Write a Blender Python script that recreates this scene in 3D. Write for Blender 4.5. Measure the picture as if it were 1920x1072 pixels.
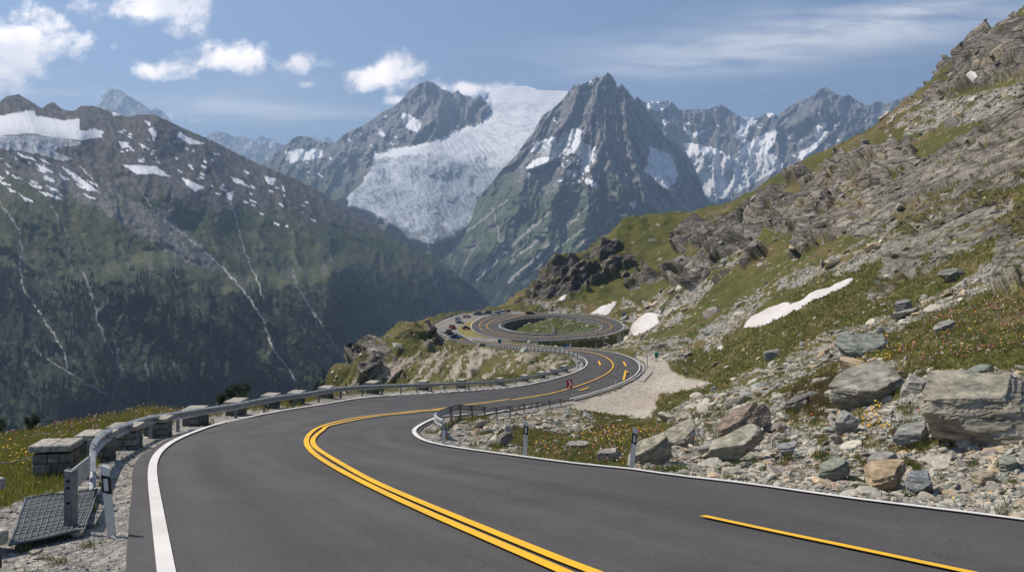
import bpy, math, random, time
import numpy as np
T0 = time.time()
for o in list(bpy.data.objects): bpy.data.objects.remove(o)
SC = bpy.context.scene
F = 1400.0; CX = 960.0; HY = 470.0          # focal length (photo pixels), optical centre column, horizon row
# ---------------------------------------------------------------- camera
cd = bpy.data.cameras.new('camera'); cam = bpy.data.objects.new('camera', cd); SC.collection.objects.link(cam)
cd.sensor_width = 36; cd.lens = 36 * F / 1920; cd.shift_y = -(536 - HY) / 1920
cd.clip_start = 0.3; cd.clip_end = 60000
cam.location = (0, 0, 0); cam.rotation_euler = (math.radians(90), 0, 0)
SC.camera = cam
# ---------------------------------------------------------------- sun, sky, exposure
SUN = np.array([-0.58, 0.25, 0.80]); SUN = SUN / np.linalg.norm(SUN)
ld = bpy.data.lights.new('sun', 'SUN'); ld.energy = 5.0; ld.angle = math.radians(0.5); ld.color = (1, 0.92, 0.80)
lo = bpy.data.objects.new('sun', ld); SC.collection.objects.link(lo)
from mathutils import Vector
lo.rotation_euler = Vector(SUN).to_track_quat('Z', 'Y').to_euler()
SUN_EL = math.asin(SUN[2]); SUN_AZ = math.atan2(SUN[0], SUN[1])
wd = bpy.data.worlds.new('World'); SC.world = wd; wd.use_nodes = True
SC.view_settings.view_transform = 'Standard'; SC.view_settings.look = 'None'
SC.view_settings.exposure = 0.18; SC.view_settings.gamma = 1.0
def dirpx(px, py):
    v = np.array([(px - CX) / F, 1.0, (HY - py) / F]); return v / np.linalg.norm(v)
def build_world():
    nt = wd.node_tree; N = nt.nodes; Lk = nt.links
    for n in list(N): N.remove(n)
    out = N.new('ShaderNodeOutputWorld'); bg = N.new('ShaderNodeBackground'); bg.inputs[1].default_value = 0.105
    sky = N.new('ShaderNodeTexSky'); sky.sky_type = 'NISHITA'; sky.sun_disc = False
    sky.sun_elevation = SUN_EL; sky.sun_rotation = SUN_AZ; sky.altitude = 1200; sky.air_density = 1.0; sky.dust_density = 1.6; sky.ozone_density = 2.0
    tc = N.new('ShaderNodeTexCoord')
    sep = N.new('ShaderNodeSeparateXYZ'); Lk.new(tc.outputs['Generated'], sep.inputs[0])
    def M(op, a, b=None, c=None):
        n = N.new('ShaderNodeMath'); n.operation = op
        for i, v in enumerate((a, b, c)):
            if v is None: continue
            if isinstance(v, (int, float)): n.inputs[i].default_value = v
            else: Lk.new(v, n.inputs[i])
        return n.outputs[0]
    # azimuth / elevation coordinates of the sky, degrees of a tangent grid
    yy = M('MAXIMUM', sep.outputs[1], 0.02)
    az = M('DIVIDE', sep.outputs[0], yy); el = M('DIVIDE', sep.outputs[2], yy)
    def noise(sx, sy, rot, scale, detail, rough, dist=0.0, off=0.0):
        cb = N.new('ShaderNodeCombineXYZ'); Lk.new(az, cb.inputs[0]); Lk.new(el, cb.inputs[1]); cb.inputs[2].default_value = off
        mp = N.new('ShaderNodeMapping'); mp.inputs['Rotation'].default_value = (0, 0, rot); mp.inputs['Scale'].default_value = (sx, sy, 1)
        Lk.new(cb.outputs[0], mp.inputs[0])
        n = N.new('ShaderNodeTexNoise'); n.inputs['Scale'].default_value = scale; n.inputs['Detail'].default_value = detail
        n.inputs['Roughness'].default_value = rough; n.inputs['Distortion'].default_value = dist
        Lk.new(mp.outputs[0], n.inputs['Vector']); return n.outputs['Fac']
    # cumulus: a sum of soft ellipses broken up by noise
    acc = None
    for (px, py, rx, ry, a) in CUMULUS:
        u = (px - CX) / F; v = (HY - py) / F
        dx = M('DIVIDE', M('SUBTRACT', az, u), rx / F); dy = M('DIVIDE', M('SUBTRACT', el, v), ry / F)
        # flatter base: lower half falls off quicker
        d2 = M('ADD', M('MULTIPLY', dx, dx), M('MULTIPLY', dy, dy))
        g = M('MULTIPLY', M('EXPONENT', M('MULTIPLY', d2, -0.9)), a)
        acc = g if acc is None else M('MAXIMUM', acc, g)
    n1 = noise(1, 1.35, 0, 10.0, 12, 0.60, 0.3); n2 = noise(1, 1, 0, 34.0, 8, 0.6, 0.4, 3.3)
    field = M('ADD', M('ADD', acc, M('MULTIPLY', M('SUBTRACT', n1, 0.5), 3.3)), M('MULTIPLY', M('SUBTRACT', n2, 0.5), 1.5))
    mr = N.new('ShaderNodeMapRange'); mr.interpolation_type = 'SMOOTHERSTEP'
    Lk.new(field, mr.inputs[0]); mr.inputs[1].default_value = 0.40; mr.inputs[2].default_value = 1.45
    cum = M('MULTIPLY', mr.outputs[0], M('MINIMUM', M('MULTIPLY', acc, 7.0), 1.0))
    # soft grey undersides: thickness seen a little further up the cloud
    n3 = noise(1, 1.2, 0, 8.0, 6, 0.55, 0.2, 0.35)
    # cirrus: stretched noise inside broad tilted bands
    cacc = None
    for (px, py, rx, ry, tilt, a) in CIRRUS:
        u = (px - CX) / F; v = (HY - py) / F; ct, st = math.cos(tilt), math.sin(tilt)
        ax_ = M('SUBTRACT', az, u); ey = M('SUBTRACT', el, v)
        p = M('ADD', M('MULTIPLY', ax_, ct), M('MULTIPLY', ey, st)); q = M('SUBTRACT', M('MULTIPLY', ey, ct), M('MULTIPLY', ax_, st))
        p = M('DIVIDE', p, rx / F); q = M('DIVIDE', q, ry / F)
        g = M('MULTIPLY', M('EXPONENT', M('MULTIPLY', M('ADD', M('MULTIPLY', p, p), M('MULTIPLY', q, q)), -1.0)), a)
        cacc = g if cacc is None else M('ADD', cacc, g)
    c1 = noise(1, 7.0, -0.13, 4.0, 11, 0.62, 0.5, 7.7)
    mrc = N.new('ShaderNodeMapRange'); mrc.interpolation_type = 'SMOOTHSTEP'; Lk.new(c1, mrc.inputs[0]); mrc.inputs[1].default_value = 0.30; mrc.inputs[2].default_value = 0.78
    cir = M('MINIMUM', M('MULTIPLY', mrc.outputs[0], cacc), 0.75)
    mixs = N.new('ShaderNodeMix'); mixs.data_type = 'RGBA'; Lk.new(cir, mixs.inputs[0]); Lk.new(sky.outputs[0], mixs.inputs[6]); mixs.inputs[7].default_value = SKY_CIR
    ccol = N.new('ShaderNodeMix'); ccol.data_type = 'RGBA'
    mr3 = N.new('ShaderNodeMapRange'); Lk.new(n3, mr3.inputs[0]); mr3.inputs[1].default_value = 0.35; mr3.inputs[2].default_value = 0.65
    Lk.new(mr3.outputs[0], ccol.inputs[0]); ccol.inputs[6].default_value = CLOUD_LIT; ccol.inputs[7].default_value = CLOUD_DIM
    mixc = N.new('ShaderNodeMix'); mixc.data_type = 'RGBA'; Lk.new(cum, mixc.inputs[0]); Lk.new(mixs.outputs[2], mixc.inputs[6]); Lk.new(ccol.outputs[2], mixc.inputs[7])
    Lk.new(mixc.outputs[2], bg.inputs[0]); Lk.new(bg.outputs[0], out.inputs[0])
CUMULUS = [(40, 95, 120, 62, 1.35), (-30, 130, 110, 70, 1.3), (120, 80, 80, 30, 1.15), (185, 92, 45, 14, .8), (110, 128, 60, 22, .9), (290, 8, 125, 40, 1.45), (345, 45, 62, 28, 1.1), (268, 132, 62, 24, 1.0),
           (455, 112, 80, 38, 1.35), (555, 118, 95, 26, 1.2), (700, 152, 105, 28, 1.2), (750, 136, 52, 30, 1.25), (580, 158, 28, 10, .85), (890, 168, 95, 18, 1.15), (740, 188, 70, 13, .85), (1430, 168, 16, 16, .62), (322, 218, 30, 12, .75), (510, 186, 24, 10, .6), (365, 226, 20, 8, .6)]
CIRRUS = [(1500, 70, 420, 50, 0.10, 0.95), (1250, 130, 240, 14, 0.02, .45), (1750, 25, 200, 30, 0.1, .5), (330, 190, 420, 20, -0.10, .6), (500, 215, 300, 22, 0, .35), (100, 175, 200, 25, 0, .4), (500,160,200,20,0,.3)]
SKY_CIR = (10.5, 10.4, 10.6, 1); CLOUD_LIT = (23, 20.5, 18.5, 1); CLOUD_DIM = (12, 11.4, 11.4, 1)
HAZE_D = 8.5e-5; HAZE_COL = (.46, .66, .98, 1)
build_world()

# ---------------------------------------------------------------- numpy noise
_r = np.random.RandomState(7)
_P = _r.permutation(256).astype(np.int32); _P = np.concatenate([_P, _P])
_G = _r.normal(size=(256, 3)).astype(np.float32); _G /= np.linalg.norm(_G, axis=1)[:, None]
def noise3(x, y, z):
    x = np.asarray(x, np.float64); y = np.asarray(y, np.float64) + 0 * x; z = np.asarray(z, np.float64) + 0 * x
    xi = np.floor(x); yi = np.floor(y); zi = np.floor(z)
    fx = (x - xi).astype(np.float32); fy = (y - yi).astype(np.float32); fz = (z - zi).astype(np.float32)
    xi = xi.astype(np.int64) & 255; yi = yi.astype(np.int64) & 255; zi = zi.astype(np.int64) & 255
    s = lambda t: t * t * t * (t * (t * 6 - 15) + 10)
    u, v, w = s(fx), s(fy), s(fz)
    def g(dx, dy, dz):
        h = _P[_P[_P[(xi + dx) & 255] + ((yi + dy) & 255)] + ((zi + dz) & 255)]
        gr = _G[h]
        return gr[..., 0] * (fx - dx) + gr[..., 1] * (fy - dy) + gr[..., 2] * (fz - dz)
    def lp(a, b, t): return a + (b - a) * t
    x00 = lp(g(0, 0, 0), g(1, 0, 0), u); x10 = lp(g(0, 1, 0), g(1, 1, 0), u)
    y0 = lp(x00, x10, v)
    x01 = lp(g(0, 0, 1), g(1, 0, 1), u); x11 = lp(g(0, 1, 1), g(1, 1, 1), u)
    return lp(y0, lp(x01, x11, v), w) * 1.6
def noise2(x, y, s=0):
    x = np.asarray(x, np.float64); y = np.asarray(y, np.float64) + 0 * x
    xi = np.floor(x); yi = np.floor(y)
    fx = (x - xi).astype(np.float32); fy = (y - yi).astype(np.float32)
    xi = xi.astype(np.int64) & 255; yi = yi.astype(np.int64) & 255
    q = lambda t: t * t * t * (t * (t * 6 - 15) + 10)
    u, v = q(fx), q(fy)
    def g(dx, dy):
        h = _P[_P[(xi + dx + s * 17) & 255] + ((yi + dy + s * 31) & 255)]
        a = h.astype(np.float32) * (6.2831853 / 256)
        return np.cos(a) * (fx - dx) + np.sin(a) * (fy - dy)
    a = g(0, 0); a = a + (g(1, 0) - a) * u
    b = g(0, 1); b = b + (g(1, 1) - b) * u
    return (a + (b - a) * v) * 1.5
def fbm2(x, y, n=5, s=0, r=0.5):
    t = 0; a = 1.0; k = 0
    for i in range(n):
        t = t + a * noise2(x * 2.03 ** i + 13.7 * i, y * 2.03 ** i - 7.1 * i, s + i); k += a; a *= r
    return t / k
def ridge2(x, y, n=5, s=0, r=0.55):
    t = 0; a = 1.0; k = 0; w = 1.0
    for i in range(n):
        q = 1 - np.abs(noise2(x * 2.07 ** i + 5.3 * i, y * 2.07 ** i + 9.1 * i, s + i)) * 1.3
        q = np.clip(q, 0, 1) ** 2 * w; w = np.clip(q * 1.6, 0.15, 1)
        t = t + a * q; k += a; a *= r
    return t / k
def fbm3(x, y, z, n=4, r=0.5):
    t = 0; a = 1.0; k = 0
    for i in range(n):
        f = 2.03 ** i
        t = t + a * noise3(x * f + 3.1 * i, y * f + 7.7 * i, z * f - 5.3 * i); k += a; a *= r
    return t / k
def hash2(i, j, s):
    h = _P[_P[(i + s * 7) & 255] + ((j + s * 13) & 255)]
    h2 = _P[(h + 91 + s) & 255]
    return h / 256.0, h2 / 256.0
def voro2(x, y, s=0):
    """F1, F2-F1, cell random"""
    xi = np.floor(x).astype(np.int64); yi = np.floor(y).astype(np.int64)
    f1 = np.full(x.shape, 9.0); f2 = np.full(x.shape, 9.0); cid = np.zeros(x.shape)
    for dx in (-1, 0, 1):
        for dy in (-1, 0, 1):
            a, b = hash2(xi + dx & 255, yi + dy & 255, s)
            d = np.hypot(xi + dx + a - x, yi + dy + b - y)
            c = (a * 7.13 + b * 3.7) % 1.0
            n = d < f1
            f2 = np.where(n, f1, np.minimum(f2, d)); cid = np.where(n, c, cid); f1 = np.where(n, d, f1)
    return f1, f2 - f1, cid
def ss(a, b, x):
    t = np.clip((x - a) / (b - a), 0, 1); return t * t * (3 - 2 * t)
def inpoly(px, py, poly):
    poly = np.asarray(poly, float); res = np.zeros(px.shape, bool)
    x0, y0 = poly.min(0); x1, y1 = poly.max(0)
    sel = (px >= x0) & (px <= x1) & (py >= y0) & (py <= y1)
    if not sel.any(): return res
    x = px[sel]; y = py[sel]; r = np.zeros(x.shape, bool)
    n = len(poly)
    for i in range(n):
        ax, ay = poly[i]; bx, by = poly[(i + 1) % n]
        if ay == by: continue
        c = ((ay > y) != (by > y)) & (x < (bx - ax) * (y - ay) / (by - ay) + ax)
        r ^= c
    res[sel] = r
    return res
def polydist(px, py, line, maxd):
    """distance to an open polyline (same units), capped"""
    line = np.asarray(line, float); d = np.full(px.shape, maxd, float)
    for i in range(len(line) - 1):
        a = line[i]; b = line[i + 1]
        sel = (px > min(a[0], b[0]) - maxd) & (px < max(a[0], b[0]) + maxd) & (py > min(a[1], b[1]) - maxd) & (py < max(a[1], b[1]) + maxd)
        if not sel.any(): continue
        x = px[sel]; y = py[sel]; v = b - a; L = (v * v).sum() + 1e-9
        t = np.clip(((x - a[0]) * v[0] + (y - a[1]) * v[1]) / L, 0, 1)
        d[sel] = np.minimum(d[sel], np.hypot(x - a[0] - t * v[0], y - a[1] - t * v[1]))
    return d
# ---------------------------------------------------------------- object helpers
def tag(o, label=None, cat=None, group=None, kind=None):
    if label: o['label'] = label
    if cat: o['category'] = cat
    if group: o['group'] = group
    if kind: o['kind'] = kind
    return o
def mesh_np(name, verts, faces, mat=None, parent=None, smooth=True, colors=None, extra=None):
    """faces: (n,4) or (n,3) int array"""
    me = bpy.data.meshes.new(name); verts = np.asarray(verts, np.float32); faces = np.asarray(faces, np.int32)
    k = faces.shape[1]
    me.vertices.add(len(verts)); me.vertices.foreach_set('co', verts.ravel())
    me.loops.add(faces.size); me.loops.foreach_set('vertex_index', faces.ravel())
    me.polygons.add(len(faces)); me.polygons.foreach_set('loop_start', np.arange(0, faces.size, k, dtype=np.int32))
    me.polygons.foreach_set('use_smooth', np.full(len(faces), smooth, bool))
    if colors is not None:
        at = me.color_attributes.new('Col', 'FLOAT_COLOR', 'POINT')
        c = np.ones((len(verts), 4), np.float32); c[:, :colors.shape[1]] = colors; at.data.foreach_set('color', c.ravel())
    if extra is not None:
        for kx, vx in extra.items():
            at = me.attributes.new(kx, 'FLOAT', 'POINT'); at.data.foreach_set('value', np.asarray(vx, np.float32))
    me.update(); me.validate()
    if mat: me.materials.append(mat)
    o = bpy.data.objects.new(name, me); SC.collection.objects.link(o)
    if parent: o.parent = parent
    return o
def empty(name, loc=(0, 0, 0), rz=0.0):
    o = bpy.data.objects.new(name, None); SC.collection.objects.link(o); o.location = loc; o.rotation_euler = (0, 0, rz)
    o.empty_display_size = 0.2; return o
class MB:
    """collects shapes into one mesh"""
    def __init__(s): s.v = []; s.f = []; s.n = 0
    def add(s, v, f):
        v = np.asarray(v, float); s.v.append(v); s.f += [tuple(int(i) + s.n for i in q) for q in f]; s.n += len(v); return s
    def box(s, c, size, rz=0.0, taper=1.0, bev=0.0):
        hx, hy, hz = [q / 2 for q in size]; c = np.array(c, float)
        if bev <= 0:
            v = [(sx * hx * (taper if sz > 0 else 1), sy * hy * (taper if sz > 0 else 1), sz * hz) for sz in (-1, 1) for sy in (-1, 1) for sx in (-1, 1)]
            f = [(0, 2, 3, 1), (4, 5, 7, 6), (0, 1, 5, 4), (2, 6, 7, 3), (0, 4, 6, 2), (1, 3, 7, 5)]
        else:
            b = min(bev, hx * .9, hy * .9, hz * .9); v = []
            prof = [(-hz, -b), (-hz + b, 0), (hz - b, 0), (hz, -b)]
            for z, ins in prof:
                x = hx + ins; y = hy + ins; t = taper if z > 0 else 1
                for (a, d) in [(-x + b, -y), (x - b, -y), (x, -y + b), (x, y - b), (x - b, y), (-x + b, y), (-x, y - b), (-x, -y + b)]: v.append((a * t, d * t, z))
            f = [tuple(range(7, -1, -1)), tuple(range(24, 32))]
            for r in range(3):
                for i in range(8): j = (i + 1) % 8; f.append((r * 8 + i, r * 8 + j, r * 8 + 8 + j, r * 8 + 8 + i))
        v = np.array(v); cr, sr = math.cos(rz), math.sin(rz)
        v = np.c_[v[:, 0] * cr - v[:, 1] * sr, v[:, 0] * sr + v[:, 1] * cr, v[:, 2]] + c
        return s.add(v, f)
    def tube(s, pts, r, n=8, cap=True):
        pts = [np.array(p, float) for p in pts]; rs = r if hasattr(r, '__len__') else [r] * len(pts); V = []
        for i, p in enumerate(pts):
            d = (pts[min(i + 1, len(pts) - 1)] - pts[max(i - 1, 0)]); d /= np.linalg.norm(d) + 1e-12
            a = np.cross(d, (0, 0, 1.0)) if abs(d[2]) < .95 else np.cross(d, (1.0, 0, 0)); a /= np.linalg.norm(a); b = np.cross(d, a)
            for k in range(n):
                t = 2 * math.pi * k / n; V.append(p + rs[i] * (a * math.cos(t) + b * math.sin(t)))
        f = []
        for i in range(len(pts) - 1):
            for k in range(n): j = (k + 1) % n; f.append((i * n + k, i * n + j, (i + 1) * n + j, (i + 1) * n + k))
        if cap: f.append(tuple(range(n))[::-1]); f.append(tuple(range((len(pts) - 1) * n, len(pts) * n)))
        return s.add(V, f)
    def sweep(s, path, prof, closed=False, up=None):
        """prof: list of (lateral, up) offsets; path: Nx3. lateral is to the right of travel"""
        P = np.array(path, float); n = len(P); V = []; m = len(prof)
        for i in range(n):
            d = P[min(i + 1, n - 1)] - P[max(i - 1, 0)]; d[2] = 0; d /= np.linalg.norm(d) + 1e-12
            rgt = np.array([d[1], -d[0], 0])
            for (a, b) in prof: V.append(P[i] + rgt * a + np.array([0, 0, b]))
        f = []
        for i in range(n - 1):
            for k in range(m if closed else m - 1): j = (k + 1) % m; f.append((i * m + k, (i + 1) * m + k, (i + 1) * m + j, i * m + j))
        if closed: f.append(tuple(range(m))); f.append(tuple(range((n - 1) * m, n * m))[::-1])
        return s.add(V, f)
    def build(s, name, mat, parent=None, smooth=False, origin=None):
        me = bpy.data.meshes.new(name); V = np.concatenate(s.v)
        if origin is not None: V = V - np.array(origin)
        me.from_pydata([tuple(q) for q in V], [], s.f)
        if smooth:
            for p in me.polygons: p.use_smooth = True
        me.materials.append(mat); me.update()
        o = bpy.data.objects.new(name, me); SC.collection.objects.link(o)
        if parent: o.parent = parent
        if origin is not None and not parent: o.location = origin
        return o
def copy_tree(o, parent=None):
    c = o.copy(); SC.collection.objects.link(c); c.parent = parent
    for ch in [q for q in bpy.data.objects if q.parent == o]: copy_tree(ch, c)
    return c
# ---------------------------------------------------------------- materials
def mat_new(name):
    m = bpy.data.materials.new(name); m.use_nodes = True; nt = m.node_tree; b = nt.nodes['Principled BSDF']
    b.inputs['Specular IOR Level'].default_value = 0.3
    return m, nt, b
def terrain_mat(name, s1, s2, amp1=0.35, amp2=0.35, bump=0.6, dist=0.3, rough=0.95, s3=None, stretch=(1, 1, 1), use_snow=True):
    """base colour = vertex colour x two scales of noise, bump from the same noises"""
    m, nt, b = mat_new(name); N = nt.nodes; L = nt.links
    b.inputs['Roughness'].default_value = rough; b.inputs['Specular IOR Level'].default_value = 0.12
    at = N.new('ShaderNodeVertexColor'); at.layer_name = 'Col'
    tc = N.new('ShaderNodeTexCoord'); mp = N.new('ShaderNodeMapping'); mp.inputs['Scale'].default_value = stretch; L.new(tc.outputs['Object'], mp.inputs[0])
    n1 = N.new('ShaderNodeTexNoise'); n1.inputs['Scale'].default_value = s1; n1.inputs['Detail'].default_value = 8; n1.inputs['Roughness'].default_value = 0.65; L.new(mp.outputs[0], n1.inputs['Vector'])
    n2 = N.new('ShaderNodeTexVoronoi'); n2.inputs['Scale'].default_value = s2; L.new(mp.outputs[0], n2.inputs['Vector'])
    def rng(o, a, bb):
        r = N.new('ShaderNodeMapRange'); L.new(o, r.inputs[0]); r.inputs[1].default_value = 0.3; r.inputs[2].default_value = 0.7; r.inputs[3].default_value = a; r.inputs[4].default_value = bb; return r.outputs[0]
    f1 = rng(n1.outputs['Fac'], 1 - amp1, 1 + amp1)
    sepc = N.new('ShaderNodeSeparateColor'); L.new(n2.outputs['Color'], sepc.inputs[0])
    f2 = N.new('ShaderNodeMapRange'); L.new(sepc.outputs[0], f2.inputs[0]); f2.inputs[3].default_value = 1 - amp2; f2.inputs[4].default_value = 1 + amp2
    mu = N.new('ShaderNodeMath'); mu.operation = 'MULTIPLY'; L.new(f1, mu.inputs[0]); L.new(f2.outputs[0], mu.inputs[1])
    # alpha of the colour attribute says how much of that variation the ground takes (snow takes little)
    mx = N.new('ShaderNodeMix'); mx.data_type = 'FLOAT'; L.new(at.outputs['Alpha'], mx.inputs[0]); mx.inputs[2].default_value = 1.0; L.new(mu.outputs[0], mx.inputs[3])
    vm = N.new('ShaderNodeVectorMath'); vm.operation = 'SCALE'; L.new(at.outputs['Color'], vm.inputs[0]); L.new(mx.outputs[0], vm.inputs['Scale'])
    L.new(vm.outputs[0], b.inputs['Base Color'])
    if bump > 0:
        ad = N.new('ShaderNodeMath'); ad.operation = 'MULTIPLY_ADD'; L.new(n2.outputs['Distance'], ad.inputs[0]); ad.inputs[1].default_value = -0.5; L.new(n1.outputs['Fac'], ad.inputs[2])
        am = N.new('ShaderNodeMath'); am.operation = 'MULTIPLY'; L.new(ad.outputs[0], am.inputs[0]); L.new(at.outputs['Alpha'], am.inputs[1])
        bp = N.new('ShaderNodeBump'); bp.inputs['Strength'].default_value = bump; bp.inputs['Distance'].default_value = dist; L.new(am.outputs[0], bp.inputs['Height']); L.new(bp.outputs[0], b.inputs['Normal'])
    return m
def simple_mat(name, col, rough=0.6, metal=0.0, var=0.12, scale=8.0, bump=0.0, bdist=0.01, spec=0.3, col2=None, lo_=0.35, hi_=0.65, detail=6):
    m, nt, b = mat_new(name); N = nt.nodes; L = nt.links
    tc = N.new('ShaderNodeTexCoord'); n = N.new('ShaderNodeTexNoise'); n.inputs['Scale'].default_value = scale; n.inputs['Detail'].default_value = detail; n.inputs['Roughness'].default_value = 0.6
    L.new(tc.outputs['Object'], n.inputs['Vector'])
    mr = N.new('ShaderNodeMapRange'); L.new(n.outputs['Fac'], mr.inputs[0]); mr.inputs[1].default_value = lo_; mr.inputs[2].default_value = hi_
    mx = N.new('ShaderNodeMix'); mx.data_type = 'RGBA'; L.new(mr.outputs[0], mx.inputs[0])
    c2 = col2 if col2 is not None else [q * (1 + var) for q in col]; c1 = col if col2 is not None else [q * (1 - var) for q in col]
    mx.inputs[6].default_value = (*c1, 1); mx.inputs[7].default_value = (*c2, 1); L.new(mx.outputs[2], b.inputs['Base Color'])
    b.inputs['Roughness'].default_value = rough; b.inputs['Metallic'].default_value = metal; b.inputs['Specular IOR Level'].default_value = spec
    if bump:
        bp = N.new('ShaderNodeBump'); bp.inputs['Strength'].default_value = bump; bp.inputs['Distance'].default_value = bdist; L.new(n.outputs['Fac'], bp.inputs['Height']); L.new(bp.outputs[0], b.inputs['Normal'])
    return m
# ================================================================ GROUND OF OUR OWN MOUNTAINSIDE
# height function: row of the horizon-relative slope angle as a smooth function of bearing and distance
def W(px, Y): return ((px - CX) / F * Y, Y)
RINGP = lambda py: 61.7 / ((py - HY) / F + 0.0857)
EDGE_L = [(290,1325,5),(250,1131,7.3),(237,1072,8.5),(240,1007,10.3),(244,951,12.7),(248,913,15.1),(248,887,17.3),(260,860,20.4),(285,843,23),(319,821,27.5),(369,803,32),(420,787,36),(470,776,40),(520,768,44),(588,761,49),(640,756,54),(700,750,60),(780,743,69),(847,738,79),(898,733,89),(948,728,99),(1005,718,107),(1049,708,112),(1080,700,116.5),(1095,692,119.5),(1101,686,122),(1102,681,124),(1099,675,127),(1089,669,132),(1078,665,138),(1065,661,145),(1035,658.5,160),(1000,656,180),(968,653.5,200),(941,651,222),(905,645,258),(864,637,297),(838,631,RINGP(631)),(822,626,RINGP(626)),(802,618,RINGP(618)),(813,610,RINGP(610)),(830,600,RINGP(600)),(847,593.6,RINGP(593.6)),(869,588.5,RINGP(588.5)),(897,586,RINGP(586)),(923,585,RINGP(585))]
EDGE_R = [(2300,1023,9.8),(1920,975.6,11.6),(1616,937,13.5),(1414,909,15.4),(1280,893,16.7),(1186,880,18),(1100,872,18.9),(1015,860,20.2),(948,852,21.5),(881,843.5,23),(830,834,24.6),(800,824,26.8),(788,812,30),(800,801,33.5),(820,792,37),(847,785.6,42),(881,780,48),(914,772,56),(945,767.5,62),(975,763,71),(1015,757,82),(1045,752,91),(1075,747,100),(1110,741,104),(1144,732,107),(1165,722,110.5),(1183,713,113),(1199,703,116),(1206,692,120),(1205,683,125),(1196,675,129.5),(1180,669.5,134),(1158,664,142),(1125,659,157),(1080,655,176),(1032,651.5,200),(1000,649,220),(955,644,256),(905,638.5,289),(880,635,RINGP(635)),(866,631,RINGP(631)),(860,625,RINGP(625))]
RING_O = [(885,613),(886,608),(891,603),(898,599),(906,595),(918,592),(931,590),(950,588.8),(975,588),(1000,587.6),(1040,588),(1065,588.6),(1090,590),(1108,591.6),(1124,593.6),(1138,596.3),(1149,599.5),(1158,603),(1164,607),(1168,612),(1167,616),(1164,619),(1154,624),(1143,627.3),(1132,630),(1112,632.8),(1090,634.7),(1065,637),(1040,638.6),(1010,639.5),(985,639),(965,637.6),(948,635.5),(930,633),(914,630.5),(897.5,626),(887.5,619)]
RING_I = [(934.5,613),(936,610),(939.5,607),(947,603.6),(956,601),(968,598.8),(981.5,597),(998,595.8),(1015,595),(1040,595),(1058,596.2),(1073.6,598),(1090,600.6),(1107,604),(1117,606.3),(1124,608.7),(1130.7,613),(1130,616),(1127,618),(1118,620.8),(1107,623),(1090,624.8),(1073.6,626),(1057,627.2),(1040,628.2),(1018,628.6),(998,628),(980,626.6),(965,624.6),(953,622.5),(944.5,619.6),(937,616.5)]
CP = []
CP += EDGE_L + EDGE_R
CP += [(x, y, RINGP(y)) for x, y in RING_O[::2]] + [(x, y, RINGP(y)) for x, y in RING_I[::2]]
# near ground behind and beside the road
CP += [(px, 709 + 3080 / Y, Y) for px, Y in [(-600,3.2),(200,3.2),(960,3.2),(1800,3.2),(2700,3.2),(700,7),(1200,7),(960,12),(1400,10),(600,14),(640,22),(560,30),(900,16),(500,20),(-600,7),(-300,9),(-100,9.5),(60,10.8),(60,13.5),(1000,9),(1700,9)]]
CP += [(600,770,42),(700,768,48),(760,760,56),(850,753,68),(960,742,85),(1030,733,98),(1080,722,106),(1120,707,114),(1148,691,120),(1148,682,125),(1130,670,132),(1070,657,165)]
# left meadow and the drop behind it
CP += [(-300,960,12.5),(-300,900,18),(-300,850,27),(0,955,12.5),(0,905,16.5),(0,860,22),(0,832,28),(-60,820,33),(105,917,15.6),(180,858,20.5),(100,850,24),(90,805,33),(200,800,32),(180,785,37),(270,790,36),(265,768,42),(240,825,26.5),(330,790,37.5),(340,771,43),(440,770,44.5),(430,761,48),(530,757,53),(600,750,60),(690,745,68),(770,737.5,77),(840,733,87),(890,728,96),(945,722.5,106),(1000,712,114),(1040,703,119)]
for px in (-600,-300,-60,60,180,265,340,430,530,600): 
    y0 = np.interp(px, [-300,-60,90,180,265,340,430,530,600],[850,820,805,785,768,771,761,757,750]); Yc = np.interp(px, [-300,-60,90,180,265,340,430,530,600],[27,33,33,37,42,43,48,53,60])
    CP += [(px, y0 + 45, Yc * 1.25), (px, y0 + 170, Yc * 1.7), (px, y0 + 330, Yc * 3), (px, y0 + 360, Yc * 8), (px, y0 + 300, Yc * 20)]
# hollow between the upper leg and the far spur, and the spur's slope
CP += [(640,765,75),(640,790,110),(640,760,160),(700,755,85),(700,765,110),(700,725,170),(800,745,100),(800,742,125),(800,715,165),(800,690,198),(800,665,232),(800,645,275),(790,636,296),(840,648,275),(870,655,258),(900,732,112),(900,715,142),(900,690,172),(900,665,225),(900,653,246),(960,724,118),(960,712,134),(960,685,158),(960,664,190),(1020,709,121),(1020,690,138),(1020,670,155),(1055,690,126),(1055,675,138),
 (760,660,228),(760,690,195),(720,700,185),(720,672,212),(690,700,190),(660,715,185),(820,655,250)]
for x, y, Y in [(618,722,190),(640,704,203),(668,686,218),(700,658,238),(730,633,264),(760,608,288),(785,600.5,308),(812,597.5,332)]:
    CP += [(x, y, Y), (x, y + 14, Y * .88), (x - 25, y + 30, Y * 1.15), (x - 25, y + 110, Y * 1.5), (x - 25, y + 230, Y * 2.6)]
CP += [(560,770,170),(560,830,230),(500,900,240),(500,1100,600),(300,1100,900),(560,1000,400),(850,760,600)]
CP += [(835,594,352),(869,584.5,362),(923,581,375),(850,625,420),(900,625,440),(940,620,450),(850,800,800),(930,760,800),(985,700,800)]
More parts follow.
